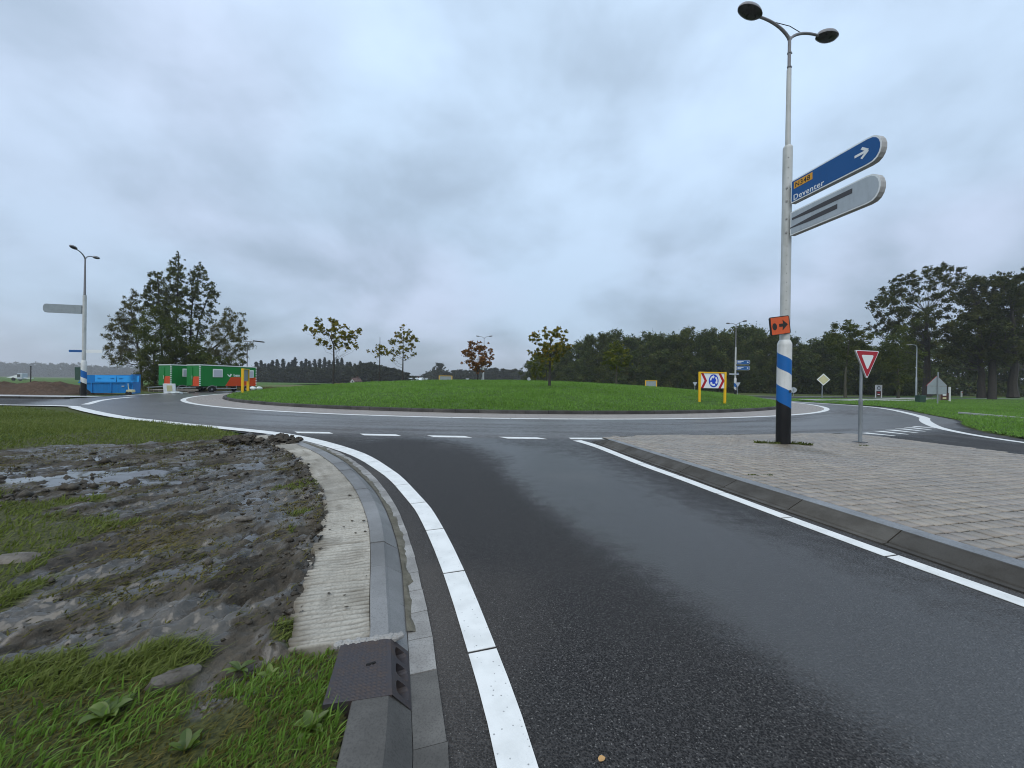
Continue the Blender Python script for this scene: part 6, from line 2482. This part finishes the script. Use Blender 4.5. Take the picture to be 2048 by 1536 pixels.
px_tree('young_oak', 'dense low green young tree with a pale trunk behind the largest island oak', ZE, [(422, 1030), (420, 820), (420, 700)],
        [(250, 700, 56), (340, 740, 60), (250, 800, 56), (200, 640, 44), (330, 840, 46), (430, 740, 56), (500, 700, 50), (400, 650, 60), (300, 620, 55), (200, 740, 40), (560, 640, 45), (470, 820, 40), (180, 830, 30), (240, 880, 34)],
        50.0, 800, .21, .6, L_oakg, M_barkg, 407, .8, .11, None, rmul=1.25)
px_tree('young_oak', 'green young tree with a slim pale trunk on the right slope of the island', ZE, [(1518, 1040), (1520, 820), (1522, 640)],
        [(1520, 460, 66), (1430, 540, 66), (1600, 520, 66), (1520, 590, 72), (1640, 610, 58), (1400, 640, 50), (1480, 680, 60), (1590, 690, 56), (1540, 770, 44), (1680, 680, 44), (1440, 740, 36), (1560, 400, 50), (1470, 400, 50), (1700, 580, 40)],
        38.0, 800, .20, .6, L_oakg, M_barkg, 408, .8, .10, GI, rmul=1.3)

# tall clump behind the trailers
ZL = (200, 480, 4.8)
GL_ = 'trees behind the trailers'
px_tree('poplar_tree', 'tallest narrow poplar with a pointed top behind the trailers', ZL, [(720, 1440), (725, 1190), (738, 700), (755, 115)],
        [(755, 140, 16), (748, 180, 26), (765, 215, 30), (730, 235, 32), (700, 270, 30), (760, 270, 38), (780, 320, 30), (715, 320, 42), (680, 300, 24), (750, 350, 46), (690, 380, 40), (790, 400, 36), (740, 420, 50), (680, 450, 46), (790, 460, 44), (730, 500, 52), (660, 530, 46), (780, 540, 50), (820, 500, 30), (710, 580, 54), (650, 620, 50), (770, 630, 54), (710, 680, 56), (640, 720, 50), (780, 720, 50), (820, 660, 36), (720, 780, 56), (660, 830, 56), (780, 820, 46), (710, 900, 56), (650, 960, 56), (760, 930, 40), (700, 1030, 56), (760, 1060, 40)],
        52, 560, .21, .5, L_poplar, M_bark, 501, .75, .15, GL_, flat=.9, rmul=1.2)
px_tree('poplar_tree', 'second poplar with a leaning rounded top right of the tallest one', ZL, [(855, 1440), (862, 1150), (880, 620), (968, 236)],
        [(965, 255, 26), (940, 290, 32), (985, 310, 32), (900, 345, 30), (945, 350, 42), (1000, 355, 26), (880, 390, 26), (920, 410, 46), (970, 400, 38), (1005, 370, 20), (890, 460, 44), (950, 460, 40), (860, 520, 38), (920, 520, 46), (970, 500, 26), (880, 590, 44), (930, 600, 36), (850, 650, 38), (900, 680, 40), (950, 660, 30), (860, 740, 38), (920, 760, 32), (870, 830, 36), (840, 900, 30), (900, 900, 30), (860, 980, 30), (880, 1060, 36), (930, 840, 26)],
        53, 480, .21, .5, L_poplar, M_bark, 502, .7, .13, GL_, flat=.9, rmul=1.25)
px_tree('poplar_tree', 'third poplar leaning outwards, rightmost of the tall poplars', ZL, [(890, 1440), (895, 1120), (960, 760), (1060, 480), (1085, 415)],
        [(1080, 430, 28), (1060, 470, 36), (1100, 480, 30), (1120, 520, 28), (1040, 540, 40), (1090, 550, 36), (1060, 600, 38), (1110, 610, 26), (1020, 640, 38), (1070, 660, 36), (1000, 700, 38), (1080, 700, 26), (980, 770, 38), (1040, 760, 32), (960, 840, 36), (1010, 850, 28), (940, 920, 32), (990, 920, 26), (930, 1000, 32), (1060, 520, 30)],
        54, 480, .21, .5, L_poplar, M_bark, 503, .7, .12, GL_, flat=.9, rmul=1.25)
px_tree('poplar_tree', 'broad poplar left of the tallest one with a blunt top', ZL, [(600, 1440), (598, 1190), (580, 760), (550, 315)],
        [(545, 325, 26), (580, 345, 32), (605, 370, 26), (530, 370, 34), (570, 400, 46), (620, 420, 36), (500, 420, 36), (540, 450, 50), (480, 465, 32), (600, 480, 50), (470, 520, 38), (530, 530, 54), (640, 540, 40), (450, 580, 42), (580, 590, 56), (500, 600, 56), (420, 620, 40), (640, 640, 52), (540, 680, 60), (450, 680, 56), (600, 720, 60)],
        51, 640, .20, .5, L_poplar, M_bark, 504, .75, .15, GL_, flat=.9, rmul=1.2)
px_tree('willow_tree', 'dense olive-green bushy tree right behind the blue skip', ZL, [(520, 1445), (520, 1200), (530, 900)],
        [(470, 750, 90), (580, 750, 90), (420, 850, 86), (530, 860, 100), (650, 840, 86), (450, 960, 90), (560, 980, 100), (660, 960, 80), (400, 1060, 80), (520, 1080, 96), (630, 1080, 86), (700, 900, 60), (430, 1170, 80), (540, 1190, 90), (640, 1190, 80), (400, 1270, 60), (490, 1290, 80), (580, 1290, 76), (440, 1370, 66), (530, 1390, 66), (390, 1420, 36), (600, 1380, 50)],
        47, 700, .20, .42, L_olive, M_bark, 505, .8, .2, GL_, flat=.9, rmul=1.2)
px_tree('willow_tree', 'drooping feathery willow at the left end of the tree clump', ZL, [(400, 1440), (390, 1180), (340, 900), (290, 620)],
        [(300, 560, 40), (250, 590, 38), (360, 560, 36), (280, 640, 44), (220, 640, 24), (350, 640, 46), (330, 720, 50), (180, 720, 34), (140, 750, 28), (240, 750, 50), (200, 790, 44), (300, 800, 56), (140, 820, 34), (120, 860, 30), (190, 870, 50), (270, 880, 60), (90, 920, 26), (150, 930, 42), (220, 960, 54), (310, 960, 60), (80, 1030, 26), (130, 1030, 38), (190, 1050, 50), (270, 1060, 54), (60, 1050, 16), (120, 1120, 30), (170, 1130, 40), (230, 1130, 40), (190, 1190, 24), (150, 1170, 22), (330, 1080, 50), (290, 1130, 36)],
        50, 800, .28, .17, L_willow, M_bark, 506, .75, .16, GL_, .55, .9, rmul=1.3)
px_tree('willow_tree', 'drooping willow leaning over the roof of the front trailer', ZL, [(950, 1440), (960, 1180), (1060, 1060), (1180, 960), (1260, 850)],
        [(1200, 710, 34), (1270, 710, 40), (1340, 720, 30), (1370, 760, 24), (1180, 780, 46), (1250, 790, 56), (1330, 810, 46), (1120, 850, 46), (1200, 870, 60), (1290, 880, 64), (1360, 880, 34), (1390, 940, 16), (1090, 950, 50), (1170, 960, 64), (1270, 970, 64), (1350, 970, 40), (1050, 1040, 46), (1380, 1040, 26), (1320, 1050, 50), (1360, 1100, 34), (1250, 1070, 50), (1150, 1050, 50), (1020, 1110, 46), (1200, 1140, 46), (1300, 1130, 46), (1370, 1150, 26), (1090, 1130, 46)],
        51, 800, .28, .17, L_willow, M_bark, 507, .75, .15, GL_, .45, .9, rmul=1.3)
px_tree('elder_bush', 'low dark bush filling the gap behind the trailers', ZL, [(800, 1440), (800, 1250), (820, 1100)],
        [(700, 1130, 66), (800, 1100, 56), (900, 1120, 60), (760, 1220, 80), (880, 1220, 80), (1000, 1190, 70), (1100, 1190, 60), (680, 1260, 70), (1220, 1210, 50), (1320, 1200, 44), (700, 1370, 60), (650, 1400, 50), (850, 1040, 60), (950, 1080, 60), (1050, 1120, 60), (780, 1010, 50), (900, 980, 40)],
        50, 450, .22, .45, L_olive, M_bark, 508, .5, .12, GL_, cat='bush', rmul=1.4, double=2)

# the large trees on the right
ZR = (1720, 520, 5.485)
GR = 'large trees on the right-hand lawn'
px_tree('beech_tree', 'large spreading tree with sky gaps, left one of the big trees behind the small lamp', ZR, [(735, 1490), (738, 1150), (730, 820), (715, 560)],
        [(900, 95, 40), (820, 120, 44), (760, 130, 40), (990, 105, 36), (1040, 110, 22), (1110, 110, 26), (1090, 140, 28), (700, 165, 40), (580, 185, 34), (520, 195, 36), (420, 215, 40), (370, 240, 26), (460, 275, 56), (560, 260, 50), (350, 320, 44), (420, 360, 56), (540, 340, 56), (250, 385, 40), (300, 425, 50), (200, 420, 38), (130, 485, 34), (85, 510, 18), (170, 525, 36), (250, 500, 42), (350, 480, 50), (440, 450, 54), (560, 430, 48), (640, 400, 30), (760, 215, 50), (860, 190, 60), (930, 230, 50), (1010, 220, 50), (780, 290, 44), (880, 290, 44), (970, 310, 50), (600, 560, 60), (480, 560, 50), (380, 560, 50), (280, 600, 50), (200, 610, 40), (220, 680, 50), (330, 680, 60), (450, 650, 60), (560, 650, 62), (680, 610, 60), (760, 600, 54), (830, 500, 50), (860, 400, 50), (760, 430, 36), (900, 560, 60), (700, 720, 74), (800, 690, 60), (600, 740, 60), (500, 760, 60), (400, 740, 50), (75, 760, 20), (130, 735, 30), (180, 790, 34), (280, 775, 46), (800, 800, 76), (660, 820, 76), (740, 920, 66), (620, 900, 60)],
        68, 290, .33, .5, L_big, M_bark, 601, .7, .55, GR, flat=.9, rmul=1.28)
px_tree('beech_tree', 'large dark tree with two trunks in the middle of the big right-hand trees', ZR, [(1335, 1500), (1330, 1200), (1320, 900), (1280, 500)],
        [(1050, 400, 60), (1150, 300, 60), (1250, 290, 60), (1200, 210, 40), (1270, 210, 30), (1150, 430, 64), (1250, 430, 64), (1350, 400, 64), (1340, 280, 54), (1400, 250, 40), (1300, 540, 74), (1180, 560, 56), (1400, 520, 74), (1200, 660, 66), (1100, 700, 74), (1320, 680, 80), (1000, 750, 70), (1420, 640, 80), (1150, 800, 86), (1300, 820, 90), (1000, 860, 80), (1100, 940, 86), (1200, 980, 86), (960, 980, 64), (1060, 1070, 70), (1180, 1090, 66), (960, 1120, 50), (1330, 960, 80), (1420, 800, 80), (1400, 1060, 70)],
        64, 260, .33, .5, L_big, M_bark, 602, .8, .50, GR, double=2, rmul=1.25, flat=.9)
px_tree('beech_tree', 'large dark tree cut off by the right edge of the photo', ZR, [(1680, 1500), (1685, 1200), (1690, 900), (1660, 500)],
        [(1500, 215, 40), (1560, 225, 44), (1640, 195, 44), (1720, 190, 44), (1780, 205, 44), (1480, 320, 70), (1600, 320, 74), (1720, 320, 80), (1800, 340, 74), (1520, 450, 80), (1650, 450, 80), (1780, 420, 64), (1500, 570, 84), (1620, 580, 84), (1780, 600, 84), (1550, 700, 84), (1700, 720, 84), (1800, 750, 76), (1480, 800, 84), (1620, 840, 84), (1760, 860, 84), (1550, 960, 84), (1700, 980, 84), (1500, 1060, 76), (1650, 1080, 76), (1780, 1050, 76), (1900, 300, 80), (1920, 450, 80), (1900, 620, 80), (1920, 800, 80), (1900, 980, 80), (2050, 400, 90), (2050, 650, 90), (2050, 900, 90)],
        62, 260, .33, .5, L_big, M_bark, 603, .8, .60, GR, double=2, rmul=1.25, flat=.9)
t_ = thing('oak_trunk', 'bare dark trunk standing between the two right-hand crowns', 'tree', (*at(1984, 797, 63)[:2], 0))
mb = MB()
mb.tube([(0, 0, -.2), (.02, 0, 3), (-.04, .03, 7), (.05, 0, 12)], [.55, .45, .38, .25], 9, cap=False)
mb.build('trunk', M_bark, t_, True)
mb = MB()
limb(mb, (-.1, .1, 7), (-2.5, 1, 11), .2, .06, 9)
limb(mb, (.1, 0, 8), (2.2, -1, 12), .2, .06, 10)
mb.build('branch', M_bark, t_, True)
ZM = (1540, 500, 3.84)
px_tree('maple_tree', 'medium olive tree standing behind the give-way sign', ZM, [(578, 1130), (580, 950), (610, 700)],
        [(600, 570, 30), (560, 610, 44), (640, 610, 46), (520, 680, 50), (600, 680, 64), (690, 670, 40), (560, 760, 64), (650, 760, 64), (480, 640, 24), (710, 740, 34), (540, 840, 40), (610, 830, 40), (570, 910, 26), (575, 980, 18), (480, 730, 34), (600, 740, 60)],
        60, 360, .26, .55, L_olive, M_barkg, 604, .8, .2, None, rmul=1.3)
px_tree('maple_tree', 'medium dark olive tree between the give-way sign and the small lamp', ZM, [(988, 1145), (985, 1000), (980, 740)],
        [(900, 680, 50), (980, 670, 56), (1060, 730, 50), (860, 750, 56), (960, 770, 76), (1050, 810, 66), (890, 860, 66), (1000, 880, 76), (1080, 900, 46), (930, 960, 52), (1010, 1000, 54), (980, 1070, 26), (840, 830, 40), (900, 790, 60), (1080, 820, 40)],
        60, 360, .26, .55, L_olive, M_barkg, 605, .8, .2, None, rmul=1.3)


# dark wood along the right: individual trees, four models shared by copies
def wood_tree(seed, hgt, wid, base_h, mat, dens, ls, bark=M_bark, conical=0.0, nclump=46):
    g = np.random.default_rng(seed)
    Cs, Rs = [], []
    for k in range(nclump):
        zf = g.random() ** .85
        prof_ = (1 - conical) * math.sin(PI * (0.16 + .80 * zf)) ** .7 + conical * (1 - zf) * 1.1
        r_ = wid / 2 * prof_ * math.sqrt(g.random())
        a = g.uniform(0, 2 * PI)
        Cs.append((r_ * math.cos(a), r_ * math.sin(a), base_h + zf * (hgt - base_h)))
        Rs.append(wid * g.uniform(.09, .17) * (1 - .45 * zf))
    for k in range(0 if conical else 7):
        a = g.uniform(0, 2 * PI)
        r_ = wid * .22 * g.random()
        Cs.append((r_ * math.cos(a), r_ * math.sin(a), hgt * g.uniform(.96, 1.06)))
        Rs.append(wid * g.uniform(.04, .07))
    for k in range(30 if conical else 14):
        zf = k / (29 if conical else 13)
        Cs.append((0, 0, base_h + zf * (hgt * .97 - base_h)))
        Rs.append(wid * (.20 * (1 - .62 * zf) if conical else .17))
    Cs, Rs = np.array(Cs), np.array(Rs)
    v, f, tv = leaf_cards(Cs, Rs, dens, ls, .6, seed + 1, None, .95)
    cm_ = fast_mesh('crown', v, f, {'tint': tv})
    cm_.materials.append(mat)
    mb = MB()
    mb.tube([(0, 0, -.3), (g.normal() * .1, 0, hgt * .3), (g.normal() * .2, g.normal() * .2, hgt * .6), (0, 0, hgt * .93)], [wid * .035, wid * .026, wid * .018, wid * .005], 6, cap=False)
    for c_, r_ in list(zip(Cs, Rs))[::3]:
        limb(mb, (0, 0, max(base_h * .6, c_[2] - np.hypot(c_[0], c_[1]) * .7)), c_, wid * .010, wid * .003, seed, .06, 3, 4)
    tm = mb.mesh('trunk', True)
    tm.materials.append(bark)
    return cm_, tm


def plant_tree(models, k, name, label, group, loc, sc, rz):
    cm_, tm = models[k]
    t = thing(name, label, 'tree', loc, rz, group)
    t.scale = sc
    o = bpy.data.objects.new('crown', cm_)
    COL.objects.link(o)
    o.parent = t
    o = bpy.data.objects.new('trunk', tm)
    COL.objects.link(o)
    o.parent = t
    return t


WM = [wood_tree(700 + k, 14, 8.5, .4 + .5 * (k % 2), L_row, 190, .34, nclump=110) for k in range(4)] + [wood_tree(720, 14, 8, .6, L_olive, 180, .33, nclump=90)]
tops = [(1062, 722), (1075, 706), (1092, 696), (1112, 690), (1135, 694), (1158, 684), (1180, 672), (1205, 668), (1232, 664), (1255, 674), (1275, 678), (1298, 668), (1322, 672), (1345, 670), (1375, 657), (1402, 668), (1425, 662), (1450, 664), (1478, 655), (1503, 655), (1525, 672), (1548, 666), (1575, 674), (1602, 692), (1630, 682), (1660, 668), (1690, 690), (1720, 690), (1750, 700), (1790, 700)]
side = ['at the left tip of the wood', 'near the left end of the wood', 'behind the largest island oak', 'left of the far yellow-framed board', 'above the far yellow-framed board', 'left of the chevron board', 'above the chevron board', 'behind the far lamp with blue arms', 'right of the far lamp with blue arms', 'behind the orange plate of the main lamp', 'just right of the main lamp', 'behind the yellow diamond sign', 'left of the give-way sign', 'behind the give-way sign', 'right of the give-way sign']
for k, (u, v) in enumerate(tops):
    Y = np.interp(u, (1060, 1200, 1450, 1700, 1800), (140, 112, 98, 88, 84)) + random.uniform(-2, 2)
    p = at(u, v, Y)
    wd = random.uniform(.95, 1.25)
    plant_tree(WM, k % 4 if k % 7 else 4, 'wood_tree', 'front tree of the wood %s, %s' % (side[k // 2], ('left one', 'right one')[k % 2]), 'dark trees of the wood on the right', (p[0], Y, 0), (wd * (1.0 if u > 1120 else .8), wd, p[2] / 14.3), random.uniform(0, 6.28))
for k, (u, v) in enumerate(tops[3::2]):
    Y = np.interp(u, (1060, 1200, 1450, 1700, 1800), (146, 122, 108, 98, 94)) + random.uniform(-1, 3)
    p = at(u + 12, v + 4, Y)
    plant_tree(WM, (k + 2) % 4, 'wood_tree', 'second-row tree of the wood %s' % side[min(14, 1 + k)], 'dark trees of the wood on the right', (p[0], Y, 0), (1.25, 1.2, p[2] / 14.3), random.uniform(0, 6.28))
# undergrowth along the wood's foot and a dark wood behind the big trees
g = np.random.default_rng(77)
Cs, Rs = [], []
for u in np.arange(1062, 1830, 5.0):
    for _ in range(3):
        Y = np.interp(u, (1060, 1200, 1450, 1700, 1830), (139, 111, 97, 88, 84)) + g.uniform(-2, 6)
        x_ = at(u + g.uniform(-4, 4), 760, Y)[0]
        Cs.append((x_, Y, g.uniform(.3, 4.6)))
        Rs.append(g.uniform(1.0, 1.9))
v, f, tv = leaf_cards(np.array(Cs), np.array(Rs), 26, .5, .6, 78)
kind(link('undergrowth', fast_mesh('undergrowth', v, f, {'tint': tv}), L_row), 'stuff')
Cs, Rs = [], []
for u in np.arange(1780, 2150, 6.0):
    for _ in range(9):
        Y = g.uniform(96, 108)
        x_ = at(u + g.uniform(-4, 4), 760, Y)[0]
        Cs.append((x_, Y, g.uniform(.3, 15) ** 1.0))
        Rs.append(g.uniform(1.6, 2.6))
v, f, tv = leaf_cards(np.array(Cs), np.array(Rs), 15, .7, .6, 79)
kind(link('woodland', fast_mesh('woodland', v, f, {'tint': tv}), L_row), 'stuff')

# far woods: individual trees of three models, copied
FM = [wood_tree(740 + k, 15, 9, .6, L_far, 62, .75, nclump=95) for k in range(3)]
CM_ = [wood_tree(750 + k, 17, 6, 1.0, L_conif, 110, .60, conical=.85, nclump=90) for k in range(2)]
k = 0
def far_label(kd, u):
    return {'c': 'dark pointed conifer of the far wood behind the left of the island', 'd': 'rounded far tree in front of the conifers', 'm': 'low rounded tree of the far wood beyond the mound'}[kd]


line = []
for u in np.arange(512, 770, 9.0):
    line.append((u + random.uniform(-3, 3), float(np.interp(u, (512, 560, 640, 700, 770), (724, 720, 714, 720, 738))) + random.uniform(-4, 5), 232 + random.uniform(-6, 10), 'c'))
for u in np.arange(512, 700, 13.0):
    line.append((u + random.uniform(-4, 4), 735 + random.uniform(-4, 4), 214 + random.uniform(-4, 4), 'd'))
for u in np.arange(700, 815, 10.0):
    line.append((u + random.uniform(-3, 3), float(np.interp(u, (700, 740, 760, 815), (735, 726, 729, 744))) + random.uniform(-2, 3), 200 + random.uniform(-6, 6), 'd'))
for u in np.arange(812, 1062, 12.0):
    line.append((u + random.uniform(-3, 3), float(np.interp(u, (812, 840, 860, 900, 950, 1000, 1040, 1062), (752, 750, 742, 742, 738, 736, 740, 746))) + random.uniform(-1.5, 2), 310 + random.uniform(-12, 12), 'm'))
line.append((879, 726.5, 290, 'o'))
names_ = {'c': 'conifer_tree', 'd': 'far_tree', 'm': 'far_tree', 'o': 'far_tree'}
for (u, v, Y, kd) in line:
    p = at(u, v, Y)
    hz2 = p[2]
    if kd == 'c':
        plant_tree(CM_, k % 2, 'conifer_tree', far_label('c', u), 'conifers of the far wood', (p[0], Y, 0), (1.25, 1.2, hz2 / 17.5), random.uniform(0, 6.28))
    elif kd == 'o':
        plant_tree(FM, 1, 'far_tree', 'tall round-headed tree standing above the far wood near the centre', None, (p[0], Y, 0), (1.55, 1.5, hz2 / 15.6), 0)
    else:
        s_ = 1.15 if kd == 'd' else 1.5
        plant_tree(FM, k % 3, 'far_tree', far_label(kd, u), {'d': 'broad-leaved trees of the far wood', 'm': 'low trees beyond the mound'}[kd], (p[0], Y, 0), (s_, s_, hz2 / 15.6), random.uniform(0, 6.28))
    k += 1
# the farthest hazy wood on the left reads as one mass
Cs, Rs = [], []
for u in np.arange(-60, 520, 3.0):
    tp_ = np.interp(u, (-60, 60, 140, 220, 330, 520), (724, 727, 728, 733, 734, 738)) + g.uniform(-3, 3)
    Y = 900 + g.uniform(-10, 25)
    zt_ = at(u, tp_, Y)[2]
    x_ = at(u, tp_, Y)[0]
    for q in (0.0, .15, .3, .45, .6, .75, .88):
        Cs.append((x_ + g.uniform(-2, 2), Y + g.uniform(-6, 6), max(1, zt_ * (q + g.uniform(-.08, .08)))))
        Rs.append(g.uniform(4.0, 6.5) * (1.1 - .45 * q))
v, f, tv = leaf_cards(np.array(Cs), np.array(Rs), 6.0, 2.6, .7, 80)
kind(link('woodland', fast_mesh('woodland', v, f, {'tint': tv}), L_far), 'stuff')
# low hedge line left of the trailers, rough grass strip beside the far field
Cs, Rs = [], []
for u in np.arange(508, 1066, 2.5):
    Y, zt_ = (np.interp(u, (508, 690, 700, 810), (236, 236, 206, 206)), np.interp(u, (508, 640, 760, 800, 812), (8.5, 9.5, 8.5, 6, 2.5))) if u < 812 else (318, np.interp(u, (812, 860, 900, 1062), (4.5, 8, 9.5, 9)))
    for q in (.1, .35, .6, .85):
        Cs.append((at(u, 760, Y)[0] + g.uniform(-1, 1), Y + g.uniform(-4, 4), zt_ * (q + g.uniform(-.1, .1))))
        Rs.append(g.uniform(1.3, 2.2))
v, f, tv = leaf_cards(np.array(Cs), np.array(Rs), 15, .9, .6, 81)
kind(link('undergrowth', fast_mesh('undergrowth', v, f, {'tint': tv}), L_far), 'stuff')
x, y = scatter(-62, -30, 44, 72, 60000, lambda x, y: np.full(x.shape, .5) * (np.hypot(x - C0[0], y - C0[1]) > 37), 12)
grass('rough_grass', x, y, np.full(len(x), -.05), .32, .09, .8, 91, L_dry)
# weeds at the lamp's foot, on the splitter and round the thin island oak
def tuft(name, label, c, rad, n, h, mat, seed):
    g = np.random.default_rng(seed)
    a, r_ = g.uniform(0, 2 * PI, n), np.sqrt(g.random(n))
    P = np.stack([c[0] + rad[0] * r_ * np.cos(a), c[1] + rad[1] * r_ * np.sin(a), np.full(n, c[2])], 1)
    V, Ft, tv = blades(P, h, .022, 1.0, seed, g.random(n), 2)
    o = link(name, fast_mesh(name, V, Ft, {'tint': tv}), mat)
    tag(o, label, 'grass tuft')
    return o


p = at(1535, 885, 9.55)
tuft('weed_tuft', 'low weeds spreading left from the foot of the main lamp post', (p[0], 9.5, SZ - .01), (.34, .10), 420, .075, L_verge, 1)
p = at(1592, 887, 9.4)
tuft('weed_tuft', 'weeds against the right side of the main lamp foot', (p[0], 9.42, SZ - .01), (.12, .07), 170, .085, L_verge, 2)
p = at(1615, 888.5, 9.3)
tuft('weed_tuft', 'small separate weed right of the lamp foot', (p[0], 9.32, SZ - .01), (.13, .07), 150, .075, L_verge, 3)
p = at(1728, 892, 9.3)
tuft('weed_tuft', 'tiny weed in a paver joint before the give-way post', (p[0], 9.3, SZ - .01), (.09, .04), 60, .04, L_verge, 4)
p = G(1520, 949, SZ)
tuft('weed_tuft', 'thin line of moss weed in a paver joint on the splitter island', (p[0], p[1], SZ - .01), (.20, .02), 120, .02, L_verge, 5)
p = at(757, 764, 46)
tuft('weed_tuft', 'dark ring of tall grass round the foot of the thin island oak', (p[0], 46, float(mound(np.array([p[0]]), np.array([46.]))[0]) - .02), (.8, .6), 500, .4, L_verge, 6)

# ------------------------------------------------------------------ haze
hz = MB().box((0, 780, 30.5), (3800, 1900, 63)).mesh('haze')
ho = link('haze', hz)
ho['kind'] = 'stuff'
hm = bpy.data.materials.new('haze_air')
hm.use_nodes = True
hm.node_tree.nodes.clear()
pv = hm.node_tree.nodes.new('ShaderNodeVolumePrincipled')
pv.inputs['Color'].default_value = (0.90, 0.92, 0.94, 1)
pv.inputs['Density'].default_value = 0.0004
pv.inputs['Anisotropy'].default_value = 0.2
om = hm.node_tree.nodes.new('ShaderNodeOutputMaterial')
hm.node_tree.links.new(pv.outputs[0], om.inputs['Volume'])
ho.data.materials.append(hm)
hm.cycles.homogeneous_volume = True
